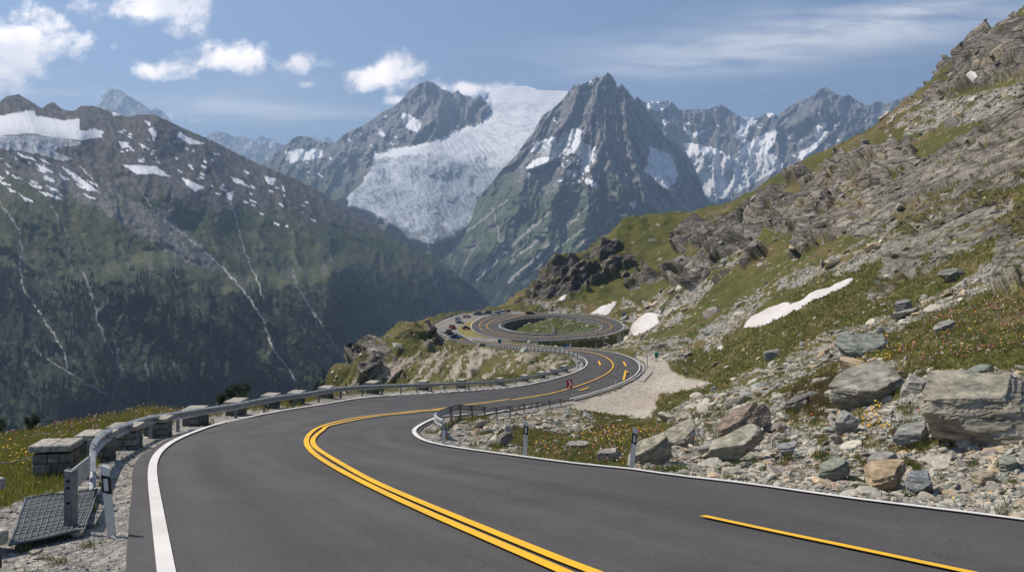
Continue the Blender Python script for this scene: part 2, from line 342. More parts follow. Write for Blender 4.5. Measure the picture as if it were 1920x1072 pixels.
# between the back leg and the ring, the ring's bowl, land right of the ring
CP += [(1000,652,262),(1040,654,245),(1090,656,225),(1150,657,180),(1120,658,250),(1150,654,250),(1100,660,275),(1180,652,190),(1180,640,240),(1185,620,300),(1200,658,160),(1215,640,220),(1188,604,330),(1180,588,345),(1190,570,360)]
CP += [(1040,612,335),(985,612,335),(1090,612,335),(900,606,RINGP(606)),(870,606,RINGP(606)),(850,612,RINGP(612)),(880,597,RINGP(597))]
# lay-by at the second hairpin, meadow and pit below it
CP += [(1120,758,100),(1160,742,105),(1200,712,113),(1215,690,121),(1212,674,131),(1190,667,142),(1250,700,112),(1260,680,122),(1235,668,136),(1330,716,92),(1300,735,88),(1200,785,78),(1150,772,88),(1100,764,92),(1240,745,92),
 (1250,770,76),(1280,740,84),(840,828,26),(880,834,25),(950,842,23),(880,810,31),(950,822,29),(900,795,42),(960,800,44),(1000,815,36),(950,786,55),(1010,785,60),(1060,777,72),(1085,762,86),(1060,762,84),(1020,765,76),(1100,855,21.5),(1100,830,28),(1180,860,21),(1180,815,38),(1100,800,48),(1150,797,55),(1200,800,50),(1260,860,20)]
# right slope
CP += [(1290,872,19),(1290,830,26),(1290,790,40),(1290,760,62),(1350,890,17),(1350,850,20.5),(1350,800,29),(1350,760,46),(1350,730,72),(1350,690,98),(1350,640,128),(1350,590,165),(1350,530,225),(1350,470,300),(1350,420,380),(1350,385,440),
 (1420,895,16.6),(1420,850,20),(1420,790,28),(1420,735,45),(1420,690,70),(1420,620,105),(1420,560,160),(1420,490,240),(1420,420,330),(1420,352,430),
 (1500,909,15.2),(1500,880,17),(1500,820,21.5),(1500,760,28),(1500,700,41),(1500,650,60),(1500,600,84),(1500,560,104),(1500,510,145),(1500,470,190),(1500,400,240),(1500,340,320),(1500,303,410),
 (1600,925,14.2),(1600,890,15.8),(1600,820,19.5),(1600,750,25),(1600,690,33),(1600,640,46),(1600,590,66),(1600,540,92),(1600,490,128),(1600,440,175),(1600,370,220),(1600,310,300),(1600,258,385),
 (1700,940,13.3),(1700,890,14.8),(1700,820,18),(1700,740,22.5),(1700,660,30),(1700,610,42),(1700,570,58),(1700,530,78),(1700,480,92),(1700,420,105),(1700,380,150),(1700,320,210),(1700,260,290),(1700,212,365),
 (1800,955,12.6),(1800,890,14.2),(1800,800,17.5),(1800,720,21.5),(1800,640,27.5),(1800,580,38),(1800,530,56),(1800,480,74),(1800,420,86),(1800,370,100),(1800,310,160),(1800,240,230),(1800,190,280),(1800,140,310),(1800,98,340),
 (1900,962,12.2),(1900,890,13.8),(1900,800,16.8),(1900,710,20.5),(1900,620,26.5),(1900,560,33),(1900,520,44),(1900,460,54),(1900,390,64),(1900,330,90),(1900,260,150),(1900,200,210),(1900,140,250),(1900,80,285),(1900,36,315),
 (2050,985,11.6),(2050,900,13),(2050,780,16.5),(2050,650,22),(2050,540,30),(2050,460,42),(2050,360,60),(2050,260,100),(2050,150,190),(2050,50,250),(2050,-60,300),
 (2400,1000,10.5),(2400,880,12.5),(2400,700,17),(2400,500,27),(2400,350,45),(2400,200,90),(2400,0,200),(2400,-200,300)]
CREST = [(960,578,400),(975,560,412),(1000,530,428),(1040,491,448),(1075,480,455),(1110,468,462),(1150,428,475),(1180,406,480),(1215,402,478),(1250,399,476),(1290,395,470),(1320,388,460),(1350,383,445),(1420,350,432),(1500,301,412),(1600,256,387),(1700,210,367),(1715,203,362),(1750,165,352),(1800,96,342),(1850,60,330),(1920,25,315),(2050,-60,305),(2400,-220,305)]
CP += [(x, y, Y) for x, y, Y in CREST if x < 1350]
for x, y, Y in CREST: CP += [(x, y + 35, Y * 1.12), (x, y + 190, Y * 1.6), (x, y + 420, Y * 3.2)]
CP += [(1000,577,380),(1040,570,388),(1040,530,420),(1080,560,398),(1100,520,425),(1140,555,395),(1140,500,430),(1180,560,380),(1180,500,425),(1180,450,455),(1220,585,330),(1230,540,370),(1250,480,420),(1260,430,450),(1300,600,235),(1290,560,290),(1300,500,350),(1300,440,410),(1260,640,180),(1230,610,270),(1280,625,200),(1300,660,140),(1290,690,118),(1320,700,105)]
CP = np.array(CP, float)
def smooth_line(P, n, closed=False):
    P = np.asarray(P, float); m = len(P)
    seg = np.linalg.norm(np.diff(P, axis=0, append=P[:1] if closed else P[-1:]), axis=1)
    if not closed: seg = seg[:-1]
    s = np.r_[0, np.cumsum(seg)]; q = np.linspace(0, s[-1], n, endpoint=not closed)
    i = np.clip(np.searchsorted(s, q, side='right') - 1, 0, len(seg) - 1); t = ((q - s[i]) / seg[i])[:, None]
    idx = (lambda k: np.mod(i + k, m)) if closed else (lambda k: np.clip(i + k, 0, m - 1))
    p0, p1, p2, p3 = P[idx(-1)], P[idx(0)], P[idx(1)], P[idx(2)]
    return 0.5 * (2 * p1 + (p2 - p0) * t + (2 * p0 - 5 * p1 + 4 * p2 - p3) * t ** 2 + (3 * p1 - p0 - 3 * p2 + p3) * t ** 3)
STN = [((10,-1),(26,5)),((3,1.6),(14,7.9)),((-1.2,3.7),W(2150,10.4)),(W(290,5),W(1920,11.6)),(W(250,7.3),W(1616,13.5)),(W(237,8.5),W(1414,15.4)),(W(240,10.3),W(1280,16.7)),(W(244,12.7),W(1186,18)),(W(248,15.1),W(1100,18.9)),(W(248,17.3),W(948,21.5)),(W(260,20.4),W(881,23)),(W(285,23),W(830,24.6)),(W(319,27.5),W(800,26.8)),(W(369,32),W(788,30)),(W(420,36),W(800,33.5)),(W(470,40),W(820,37)),(W(520,44),W(847,42)),(W(588,49),W(881,48)),(W(640,54),W(914,56)),(W(700,60),W(945,62)),(W(780,69),W(975,71)),(W(847,79),W(1015,82)),(W(898,89),W(1045,91)),(W(948,99),W(1075,100)),(W(1005,107),W(1115,104)),(W(1049,112),W(1144,107)),(W(1080,116.5),W(1165,110.5)),(W(1095,119.5),W(1183,113)),(W(1101,122),W(1199,116)),(W(1102,124),W(1206,120)),(W(1099,127),W(1205,125)),(W(1089,132),W(1196,129.5)),(W(1078,138),W(1180,134)),(W(1065,145),W(1158,142)),(W(1035,160),W(1125,157)),(W(1000,180),W(1080,176)),(W(968,200),W(1032,200)),(W(941,222),W(1000,220)),(W(905,258),W(955,256)),(W(864,297),W(905,289)),(W(838,RINGP(631)),W(880,302)),(W(822,RINGP(626)),W(866,308)),(W(812,RINGP(620)),W(860,RINGP(625)))]
EL = np.array([s[0] for s in STN]); ER = np.array([s[1] for s in STN])
def dense(P, k):
    P = np.asarray(P, float); m = len(P); out = []
    for i in range(m - 1):
        p0, p1, p2, p3 = P[max(i - 1, 0)], P[i], P[i + 1], P[min(i + 2, m - 1)]
        for t in np.arange(k) / k: out.append(0.5 * (2 * p1 + (p2 - p0) * t + (2 * p0 - 5 * p1 + 4 * p2 - p3) * t ** 2 + (3 * p1 - p0 - 3 * p2 + p3) * t ** 3))
    return np.array(out + [P[-1]])
for A_ in (EL, ER):
    for _ in range(2):
        q = A_.copy(); q[1:-1] = .25 * A_[:-2] + .5 * A_[1:-1] + .25 * A_[2:]; w_ = ss(19, 22, np.arange(len(A_)))[:, None]; A_ += (q - A_) * w_
ELd = dense(EL, 8); ERd = dense(ER, 8); _CC = (ELd + ERd) / 2
_o = np.argsort(_CC[:, 1]); _ccy = _CC[_o, 1]; _ccx = _CC[_o, 0]
def _prof(P, tab):
    tab = np.array([(x, y, Y) for x, y, Y in tab if Y < 330]); T = np.c_[(tab[:, 0] - CX) / F * tab[:, 2], tab[:, 2]]; z = -(tab[:, 1] - HY) / F * tab[:, 2]
    out = np.empty(len(P))
    d = np.sqrt(((P[:, None] - T[None]) ** 2).sum(-1)); i = np.argsort(d, 1)[:, :2]; dd = np.take_along_axis(d, i, 1) + 1e-3
    w = 1 / dd; out = (z[i] * w).sum(1) / w.sum(1)
    far_ = (P[:, 1] < 8.4) | (P[:, 0] > 8.0) & (P[:, 1] < 12); out = np.where(far_, -(2.2 + .171 * P[:, 1]), out)
    n = len(out); s_ = np.r_[0, np.cumsum(np.linalg.norm(np.diff(P, axis=0), axis=1))]; o2 = out.copy()
    for k in range(n):
        sg = np.clip(P[k, 1] * .055, 1.3, 9); w = np.exp(-((s_ - s_[k]) / sg) ** 2 / 2)
        # local straight-line fit
        x = s_ - s_[k]; m0 = w.sum(); m1 = (w * x).sum(); m2 = (w * x * x).sum(); y0 = (w * out).sum(); y1 = (w * x * out).sum(); o2[k] = (m2 * y0 - m1 * y1) / (m0 * m2 - m1 * m1 + 1e-9)
    return np.where(far_, out, o2)
ZLd = _prof(ELd, EDGE_L); ZRd = _prof(ERd, EDGE_R)
# drop near-duplicates
KS = np.c_[CP[:, 0] / 1400, np.log(CP[:, 2])]
keep = []
for i in range(len(CP)):
    if all(np.hypot(*(KS[i] - KS[j])) > 0.006 for j in keep): keep.append(i)
CP = CP[keep]; KS = KS[keep]
_c2 = 0.03 ** 2
def kern(d2): return -np.sqrt(d2 + _c2)
_D = ((KS[:, None] - KS[None]) ** 2).sum(-1); n_ = len(CP)
_A = np.zeros((n_ + 3, n_ + 3)); _A[:n_, :n_] = kern(_D) + 0.0012 * np.eye(n_) * 1
_A[:n_, n_:] = np.c_[np.ones(n_), KS]; _A[n_:, :n_] = _A[:n_, n_:].T
_w = np.linalg.solve(_A, np.r_[CP[:, 1], 0, 0, 0])
def Pfun(px, lnY):
    px = np.asarray(px, float); lnY = np.asarray(lnY, float); sh = px.shape; a = px.ravel() / 1400; b = lnY.ravel(); out = np.empty(a.shape)
    for i in range(0, len(a), 20000):
        x = a[i:i + 20000]; y = b[i:i + 20000]
        d2 = (x[:, None] - KS[None, :, 0]) ** 2 + (y[:, None] - KS[None, :, 1]) ** 2
        out[i:i + 20000] = kern(d2) @ _w[:n_] + _w[n_] + _w[n_ + 1] * x + _w[n_ + 2] * y
    return out.reshape(sh)
PLATE = [(925,640),(900,638.5),(864,637.5),(838,631.5),(822,626.5),(802,618.5),(803,615),(813,609),(830,599),(847,592.6),(869,587.5),(897,585),(923,584),(960,583.5),(1000,585.5),(1040,586),(1090,588),(1124,591.8),(1149,598),(1166,606),(1171,612),(1166,620),(1154,625),(1132,631),(1090,636),(1040,640),(985,640.5),(955,640)]
PLATE = np.array([[(x - CX) / F * RINGP(y), RINGP(y)] for x, y in PLATE])
def plate_w(X, Y):
    X = np.asarray(X, float); Y = np.asarray(Y, float)
    d = polydist(X, Y, np.r_[PLATE, PLATE[:1]], 40.0); return np.where(inpoly(X, Y, PLATE), 1.0, 1 - ss(0.8, 9, d))
def road_conf(X, Y, z):
    """ease the ground onto the smoothed road surface"""
    X = np.asarray(X, float); Y = np.asarray(Y, float); sh = X.shape; x = X.ravel(); y = Y.ravel(); z = np.array(z, float).ravel()
    sel = np.nonzero((y < 335) & (y > 3) & (np.abs(x - np.interp(y, _ccy, _ccx)) < 60))[0]
    for k in range(0, len(sel), 20000):
        s = sel[k:k + 20000]; d2 = (x[s][:, None] - _CC[None, :, 0]) ** 2 + (y[s][:, None] - _CC[None, :, 1]) ** 2
        i = np.argmin(d2, 1); v = ERd[i] - ELd[i]; L = np.linalg.norm(v, axis=1)
        t = ((x[s] - ELd[i, 0]) * v[:, 0] + (y[s] - ELd[i, 1]) * v[:, 1]) / L ** 2
        # neighbour blend keeps the surface free of steps
        j = np.clip(i + 1, 0, len(_CC) - 1); h = np.clip(i - 1, 0, len(_CC) - 1); g = _CC[j] - _CC[h]; gl = (g ** 2).sum(1)
        f = np.clip(((x[s] - _CC[i, 0]) * g[:, 0] + (y[s] - _CC[i, 1]) * g[:, 1]) / gl, -.5, .5) * (j - h)
        fi = np.clip(i + f, 0, len(_CC) - 1.001); a = fi.astype(int); f = fi - a
        zl = ZLd[a] * (1 - f) + ZLd[a + 1] * f; zr = ZRd[a] * (1 - f) + ZRd[a + 1] * f
        tc = np.clip(t, -.08, 1.08); zz = zl * (1 - tc) + zr * tc; wp = 1 - ss(24, 52, y[s]); zz = zz * (1 - wp) + wp * -(2.2 + .171 * y[s])
        o = np.maximum(np.maximum(-t, t - 1), 0) * L; w = (1 - ss(1.0, 7.0, o)) * ss(1, 3, y[s])
        z[s] = z[s] * (1 - w) + w * zz
    return z.reshape(sh)
def base_z(X, Y):
    X = np.asarray(X, float); Y = np.asarray(Y, float); Yc = np.maximum(Y, 2.5)
    z = -(Pfun(CX + F * X / Yc, np.log(Yc)) - HY) / F * Yc
    z = road_conf(X, Y, z); w = plate_w(X, Y); return z * (1 - w) + w * (-61.7 + 0.0857 * Y)
def hit(px, py, ymin=4.0, ymax=450.0, n=500):
    if ymin >= 280: Y = RINGP(py); return np.array([(px - CX) / F * Y, Y, -(py - HY) / F * Y])
    """first ground point seen at a place of the photograph beyond ymin"""
    ly = np.linspace(math.log(ymin), math.log(ymax), n); ey = np.exp(ly); p = HY - F * base_z((px - CX) / F * ey, ey) / ey
    s = np.nonzero((p[:-1] >= py) & (p[1:] < py))[0]
    if len(s): i = s[0]; t = (p[i] - py) / (p[i] - p[i + 1]); l = ly[i] + t * (ly[i + 1] - ly[i])
    else: l = ly[np.argmin(np.abs(p - py))]
    Y = math.exp(l); return np.array([(px - CX) / F * Y, Y, -(py - HY) / F * Y])
print('base rbf', len(CP), time.time() - T0)
# ---- the grid itself
GX = np.concatenate([np.arange(-420, -20, 8.0), np.arange(-20, 1945, 2.3), np.arange(1945, 2420, 8.0)])
LFINE = np.linspace(math.log(3.2), math.log(1500), 2400); NROW = 900
cgx = np.linspace(GX[0], GX[-1], 440); cly = np.linspace(LFINE[0], LFINE[-1], 400)
_PC = Pfun(*np.meshgrid(cgx, cly, indexing='xy'))
def cubic_up(A, x, axis):
    n = A.shape[axis]; i = np.clip(np.floor(x).astype(int), 0, n - 2); t = (x - i)
    g = lambda k: np.take(A, np.clip(i + k, 0, n - 1), axis=axis)
    sh = [1, 1]; sh[axis] = -1; t = t.reshape(sh)
    p0, p1, p2, p3 = g(-1), g(0), g(1), g(2)
    return 0.5 * (2 * p1 + (p2 - p0) * t + (2 * p0 - 5 * p1 + 4 * p2 - p3) * t ** 2 + (3 * p1 - p0 - 3 * p2 + p3) * t ** 3)
_t = cubic_up(_PC, (LFINE - cly[0]) / (cly[1] - cly[0]), 0); _PF = cubic_up(_t, (GX - cgx[0]) / (cgx[1] - cgx[0]), 1)
# rows crowd where the ground stands steep to the valley, so that crags are as finely built as the turf
_den = np.abs(np.gradient(_PF, LFINE, axis=0)); _ker = np.hanning(27)[1:-1]; _ker /= _ker.sum()
for _ax in (0, 1): _den = np.apply_along_axis(lambda v: np.convolve(np.pad(v, 12, 'edge'), _ker, 'valid'), _ax, _den)
_den = 75 + _den; _den = np.where(LFINE[:, None] < math.log(8), 60, _den); _den = np.where(LFINE[:, None] > math.log(520), 55, _den)
_cdf = np.cumsum(_den, 0); _cdf = (_cdf - _cdf[0]) / (_cdf[-1] - _cdf[0])
GXX = np.broadcast_to(GX, (NROW, len(GX))).copy(); LYY = np.empty_like(GXX); PB = np.empty_like(GXX); _q = np.linspace(0, 1, NROW)
for _j in range(len(GX)): LYY[:, _j] = np.interp(_q, _cdf[:, _j], LFINE); PB[:, _j] = np.interp(LYY[:, _j], LFINE, _PF[:, _j])
Yg = np.exp(LYY); Xg = (GXX - CX) / F * Yg; Zg = -(PB - HY) / F * Yg
Zg = road_conf(Xg, Yg, Zg); _w2 = plate_w(Xg, Yg); Zg = Zg * (1 - _w2) + _w2 * (-61.7 + 0.0857 * Yg)
def ring_xy(lst): return np.array([[(x - CX) / F * RINGP(y), RINGP(y)] for x, y in lst])
RO = ring_xy(RING_O); RI = ring_xy(RING_I)
ROAD_POLY = np.concatenate([ELd, ERd[::-1]])
def to_px(P): return np.c_[CX + F * P[:, 0] / P[:, 1], HY - F * P[:, 2] / P[:, 1]]
# signed-ish distances to roads, ring and walls in metres
dR = np.minimum(polydist(Xg, Yg, ELd, 30.0), polydist(Xg, Yg, ERd, 30.0)); inR = inpoly(Xg, Yg, ROAD_POLY); dR = np.where(inR, 0, dR)
ROd = smooth_line(RO, 180, True); RId = smooth_line(RI, 160, True)
inO = inpoly(Xg, Yg, ROd); inI = inpoly(Xg, Yg, RId)
cl = lambda A: np.r_[A, A[:1]]
dO = polydist(Xg, Yg, cl(ROd), 30.0); dI = polydist(Xg, Yg, cl(RId), 30.0)
dring = np.where(inO & ~inI, 0, np.minimum(dO, dI)); dAll = np.minimum(dR, dring)
# the ring's bowl and the drop under its front wall
bowl = np.where(inI, ss(0.6, 2.2, dI), 0)
Zg = Zg - bowl * (.35 + 4.2 * ss(6, -16, Xg - RI[:, 0].mean() + (Yg - 335) * .15))
WALL_X0, WALL_X1 = -2.0, 44.0
front = np.where(~inO & (Yg < 330) & (Yg > 262), ss(1.6, 3.2, dO) * (1 - ss(18, 30, dO)), 0) * ss(-4, 6, Xg) * (1 - ss(46, 54, Xg))
Zg = Zg - front * 4.8
print('grid', Xg.shape, time.time() - T0)
# ---------------------------------------------------------------- what grows and lies where
nr, nc = Xg.shape
PYg = HY - F * Zg / Yg                           # row of each ground point as the photograph sees it
def band(lo_px, hi_px, seed=0.0):
    t = np.zeros(Xg.shape); k = np.zeros(Xg.shape) + 1e-6
    for i, lam in enumerate((0.04, .08, .16, .32, .64, 1.3, 2.6, 5.2, 10.4, 20.8, 41.6)):
        s = lam / Yg * F; w = np.clip(1 - np.abs(np.log(s / math.sqrt(lo_px * hi_px))) / math.log(math.sqrt(hi_px / lo_px) * 1.5), 0, 1)
        sel = w > 0
        if not sel.any(): continue
        t[sel] += w[sel] * noise3(Xg[sel] / lam + seed + i * 9.1, Yg[sel] / lam * .6, Zg[sel] / lam - seed); k[sel] += w[sel]
    return t / np.sqrt(k)
m_f = band(5, 12, 1.0); m_m = band(14, 40, 20.0); m_l = band(60, 180, 40.0)
wx = GXX + m_m * 9 + m_f * 5; wy = PYg + np.roll(m_m, 37, 1) * 9 + np.roll(m_f, 23, 1) * 5
def region(polys, x=None, y=None, ymin=0, ymax=9999):
    r = np.zeros(Xg.shape, bool)
    for p in polys: r |= inpoly(wx if x is None else x, wy if y is None else y, p)
    return r & (Yg > ymin) & (Yg < ymax)
CLIFF = [[(1715,208),(1760,150),(1800,104),(1850,66),(1885,58),(1920,55),(2100,0),(2300,0),(2100,140),(1920,140),(1870,148),(1830,165),(1790,172),(1750,190),(1720,215)],
 [(1252,445),(1300,418),(1335,402),(1400,392),(1440,380),(1480,352),(1500,330),(1545,312),(1600,288),(1660,270),(1710,275),(1740,330),(1790,300),(1850,262),(1905,228),(2000,180),(2000,310),(1900,352),(1860,350),(1810,372),(1760,392),(1715,402),(1690,420),(1660,440),(1600,447),(1555,455),(1520,475),(1490,490),(1475,485),(1510,445),(1470,438),(1430,425),(1400,455),(1360,480),(1330,510),(1300,535),(1262,552),(1255,530),(1275,480)],
 [(1690,430),(1705,408),(1760,396),(1830,366),(1885,362),(1900,385),(1890,430),(1850,448),(1800,478),(1750,505),(1700,530),(1660,552),(1640,568),(1626,560),(1650,500),(1665,465)],
 [(1850,548),(1858,500),(1872,450),(1900,395),(1950,350),(2100,300),(2100,520),(1960,545),(1900,552)],
 [(962,577),(985,548),(1005,524),(1045,494),(1090,478),(1110,470),(1150,440),(1165,452),(1150,480),(1185,470),(1200,490),(1160,505),(1150,520),(1110,535),(1085,550),(1060,562),(1035,570),(1000,572)],
 [(1170,520),(1200,505),(1235,510),(1260,490),(1270,500),(1240,525),(1200,540),(1175,545)],
 [(1690,375),(1740,340),(1800,330),(1810,345),(1760,372)],
 [(660,712),(668,680),(685,655),(720,640),(735,655),(720,680),(700,690),(682,715)],[(790,655),(795,630),(808,622),(840,632),(838,645),(818,650),(800,660)]]
SCREE = [[(1290,662),(1300,640),(1340,600),(1400,562),(1480,520),(1560,484),(1640,444),(1690,428),(1672,462),(1600,502),(1520,532),(1430,572),(1395,618),(1345,655)],
 [(1240,790),(1300,740),(1350,735),(1400,700),(1480,668),(1560,622),(1640,602),(1700,580),(1780,545),(1845,492),(1872,495),(1850,545),(1700,612),(1640,632),(1560,680),(1450,728),(1360,790),(1290,800)],
 [(1190,882),(1200,850),(1240,822),(1350,772),(1440,745),(1500,740),(1560,700),(1640,672),(1700,682),(1760,700),(1900,690),(2100,650),(2200,980),(1900,955),(1700,938),(1620,920),(1500,905),(1400,893),(1300,882)],
 [(1165,560),(1200,575),(1260,535),(1330,480),(1420,430),(1400,470),(1330,540),(1270,590),(1240,612),(1200,640),(1170,642),(1160,600)],
 [(840,832),(815,822),(812,812),(850,795),(920,785),(1000,775),(1060,762),(1090,768),(1120,790),(1075,815),(1020,805),(960,800),(945,822),(990,845),(960,850),(900,842)],
 [(1165,652),(1200,640),(1290,636),(1302,645),(1295,672),(1260,684),(1215,670)],
 [(1650,225),(1720,190),(1800,178),(1900,155),(1990,120),(1990,170),(1850,215),(1750,240),(1680,250)],
 [(1230,585),(1290,560),(1330,545),(1290,590),(1240,620)],
 [(1000,572),(1060,566),(1100,578),(1090,588),(1010,584)],[(1120,640),(1180,615),(1185,640),(1150,655)]]
SAND = [[(770,722),(800,690),(838,655),(870,656),(862,690),(850,720)],[(860,722),(890,690),(930,655),(965,660),(950,690),(905,722)],[(925,715),(965,690),(985,668),(1040,668),(1075,678),(1080,692),(1040,700),(1000,708),(950,722)],[(760,700),(700,735),(650,742),(640,735),(690,705),(740,670),(760,665),(780,668)],[(760,730),(700,735),(770,690),(790,690)]]
LAYBY = [(1058,756),(1100,748),(1140,737),(1160,730),(1183,718),(1200,708),(1210,697),(1213,688),(1208,678),(1194,671),(1190,667),(1215,668),(1240,673),(1252,680),(1257,692),(1272,703),(1295,711),(1335,716),(1310,729),(1275,736),(1240,744),(1233,757),(1228,772),(1215,784),(1200,786),(1170,778),(1130,772),(1095,768),(1070,763)]
PARKING = [(802,618),(813,610),(830,600),(847,593.6),(869,588.5),(897,586),(923,585),(960,584.5),(990,586.5),(1000,589),(931,592),(906,597),(893,603),(888,611),(889,618),(898,624.5),(914,629.5),(930,632),(950,635.5),(958,640),(950,644),(914,641),(889,637),(867,634),(840,631),(822,626)]
ISLAND = [(860,622),(858,614),(866,609),(885,600),(892,597),(893,603),(887,612),(889,620),(900,627),(914,631),(890,632),(872,630)]
SNOW = [[(1391,625),(1414,602),(1440,585),(1488,568),(1520,551),(1549,538),(1604,514),(1592,528),(1550,549),(1515,568),(1465,595),(1428,612)],
 [(1183,620),(1203,604),(1218,592),(1241,590),(1235,609),(1221,619),(1200,628),(1188,635)],
 [(1100,590),(1120,581),(1134,577),(1148,568),(1159,567),(1154,582),(1141,593.6),(1125,592)],
 [(1040,571),(1055,562),(1069,563),(1060,572),(1048,576)],[(1343,655),(1360,647),(1358,655),(1346,661)],
 [(1811,164),(1828,158),(1846,146),(1847,161),(1830,164)],[(1797,194),(1806,189),(1814,191),(1812,201),(1802,199)],[(1872,160),(1893,152),(1885,159)]]
cliff = region(CLIFF); scree = region(SCREE) & ~cliff
stk = fbm2((GXX * .66 + PYg * .75) / 17, (GXX * .75 - PYg * .66) / 150, 4, 61, .6) + .25 * m_f
sand = inpoly(wx, wy, [(640,735),(655,712),(700,692),(745,668),(775,662),(800,668),(840,655),(880,652),(930,656),(975,664),(1030,668),(1070,676),(1085,690),(1060,697),(1000,710),(900,724),(760,734)]) & (stk > -.03 + .5 * (1 - ss(0, 30, 722 - PYg - (GXX - 900) * -.0)) * .3) & (Yg > 108)
sx_, sy_ = GXX + m_f * 3, PYg + m_f * 2
layby = region([LAYBY], sx_, sy_, 60, 150); parking = region([PARKING], GXX, PYg, 280, 400); island = region([ISLAND], GXX + m_f, PYg + m_f * .5, 280, 400)
snow_sel = [region([p], GXX + m_f * 2.0 + m_m * 1.5, PYg + np.roll(m_f, 11, 1) * 1.6 + m_m * .5, 40) for p in SNOW]
snow = np.any(snow_sel, axis=0)
# scattered outcrops in the grass and grass ledges on the cliffs
slope_r = (GXX > 1180) & (dAll > 2)
outc = (m_l + .8 * m_m > 0.62) & slope_r & (Yg > 90) & (PYg < 600)
ledge = cliff & ((m_l * .5 + m_m * .8 + .35 * m_f) > 0.20)
cliff = (cliff | (outc & ~scree)) & ~ledge
patch = ~scree & ~cliff & (m_m + .6 * m_f > 0.75) & (Yg > 20); scree_grass = scree & (m_m * .8 + m_l * .5 + m_f * .5 > np.where(Yg > 55, .10, .20))
gravel = (dAll < 0.55 + 0.25 * m_m + 0.0016 * Yg)
# wider gravel bench outside the left guardrail, stones at the right shoulder
gravel |= inpoly(wx, wy, [(-500,1400),(-500,1010),(0,948),(60,925),(120,915),(175,872),(210,846),(250,812),(300,800),(350,780),(400,778),(460,769),(520,764),(600,755),(640,753),(640,800),(400,900),(400,1400)]) & (Yg < 70) & (dR > 0) & (Xg < ELd[:, 0].max())
gravel |= (dAll < 1.7 + .5 * m_m) & (GXX < 1095) & (Yg > 50) & (Yg < 135)
gravel |= (dAll < 1.1 + .5 * m_m) & (GXX > 1100) & (Yg < 19)
gravel &= ~snow
# ---------------------------------------------------------------- relief along the surface normal
P3 = np.stack([Xg, Yg, Zg], -1)
du = np.gradient(P3, axis=1); dv = np.gradient(P3, axis=0); NR = np.cross(du, dv); NR /= np.linalg.norm(NR, axis=-1, keepdims=True) + 1e-12
NR[NR[..., 2] < 0] *= -1
far = ss(30, 110, Yg)
ba = Xg * .78 + Zg * .62 + Yg * .10; bb = Zg * .78 - Xg * .62 + Yg * .22
wz = fbm2(ba / 30, bb / 30, 3, 5) * 9
cm = cliff.astype(float)
for _ in range(3): cm = (np.roll(cm, 1, 0) + np.roll(cm, -1, 0) + np.roll(cm, 1, 1) + np.roll(cm, -1, 1) + cm) / 5
cm = ss(0.25, 0.8, cm)
disp = np.zeros(Xg.shape)
selc = cm > 0.01
A_, B_, W_ = ba[selc], bb[selc], wz[selc]; Yc_ = Yg[selc]
f1a, ea, ca = voro2((A_ + W_) / 16, (B_ - W_ * .6) / 7, 1)
f1b, eb, cb_ = voro2((A_ + W_ * .8) / 5.2, (B_ + W_ * .3) / 2.3, 2)
f1c, ec, cc_ = voro2(A_ / 1.7, B_ / 0.8, 3)
nearw = 1 - ss(90, 200, Yc_); k_ = np.clip(Yc_ / 170, .4, 1.6)
rg = ridge2((A_ + W_) / 44, (B_ - W_) / 20, 4, 9, .42)
gul = ridge2((Xg[selc] + W_ * 1.4) / 34, (Zg[selc] + Yg[selc] * .3) / 60, 3, 14, .42)
dc = ((ca - .35) * 4.6 * ss(0, .42, ea) + (cb_ - .4) * 1.7 * ss(0, .38, eb) + (cc_ - .5) * .5 * nearw * ss(0, .4, ec) + (rg - .35) * 5.0 + (gul - .4) * 4.2) * k_ + 1.0 * k_
disp[selc] += dc * cm[selc]
off = ss(0.6, 5.0, dAll) * np.where(plate_w(Xg, Yg) > 0, ss(0.5, 4, dAll), 1) * (1 - layby.astype(float)) * (1 - parking.astype(float))
gr_off = ss(0.6, 6, dAll)
disp += (fbm3(Xg / 60, Yg / 60, Zg / 60, 3) * 3.2 * ss(60, 160, Yg) + m_l * .012 * Yg * .35 + m_m * .0042 * Yg) * (1 - cm) * gr_off
disp += np.where(scree | sand, m_f * .0035 * Yg + np.abs(m_m) * .003 * Yg, m_f * .0013 * Yg) * (1 - cm) * gr_off
disp += np.where(GXX > 1180, 1, .5) * fbm3(Xg / 3.5, Yg / 3.5, Zg / 3.5, 3) * .35 * (1 - far) * ss(1.0, 4, dAll)
# striations of the eroded bank below the back leg
st = noise2((Xg * .9 - Zg * .5) / 2.2, (Xg * .5 + Zg + Yg * .15) / 22, 4); disp += np.where(sand, np.abs(st) * 1.1, 0) * ss(1, 6, dAll)
disp += np.where((GXX < 1090) & (GXX > 600) & (Yg > 112) & ~sand & ~parking, ridge2(Xg / 14, Yg / 30, 4, 3) * 1.8 - .6, 0) * ss(1, 6, dAll) * (1 - _w2)
disp *= off
disp = np.where(Yg < 8, 0, disp) * (1 - .9 * ss(925, 960, GXX) * (1 - ss(1165, 1200, GXX)) * ss(140, 170, Yg) * (1 - ss(300, 322, Yg)))
# the soft gravel edge under the tarmac must never rise through it
Xd = P3 + NR * disp[..., None]
# shoulders: ground falls a hand's breadth below the tarmac
Xd[..., 2] -= np.where(dAll > 0, ss(0, .35, dAll) * (.05 + .0 * Yg), 0.0)
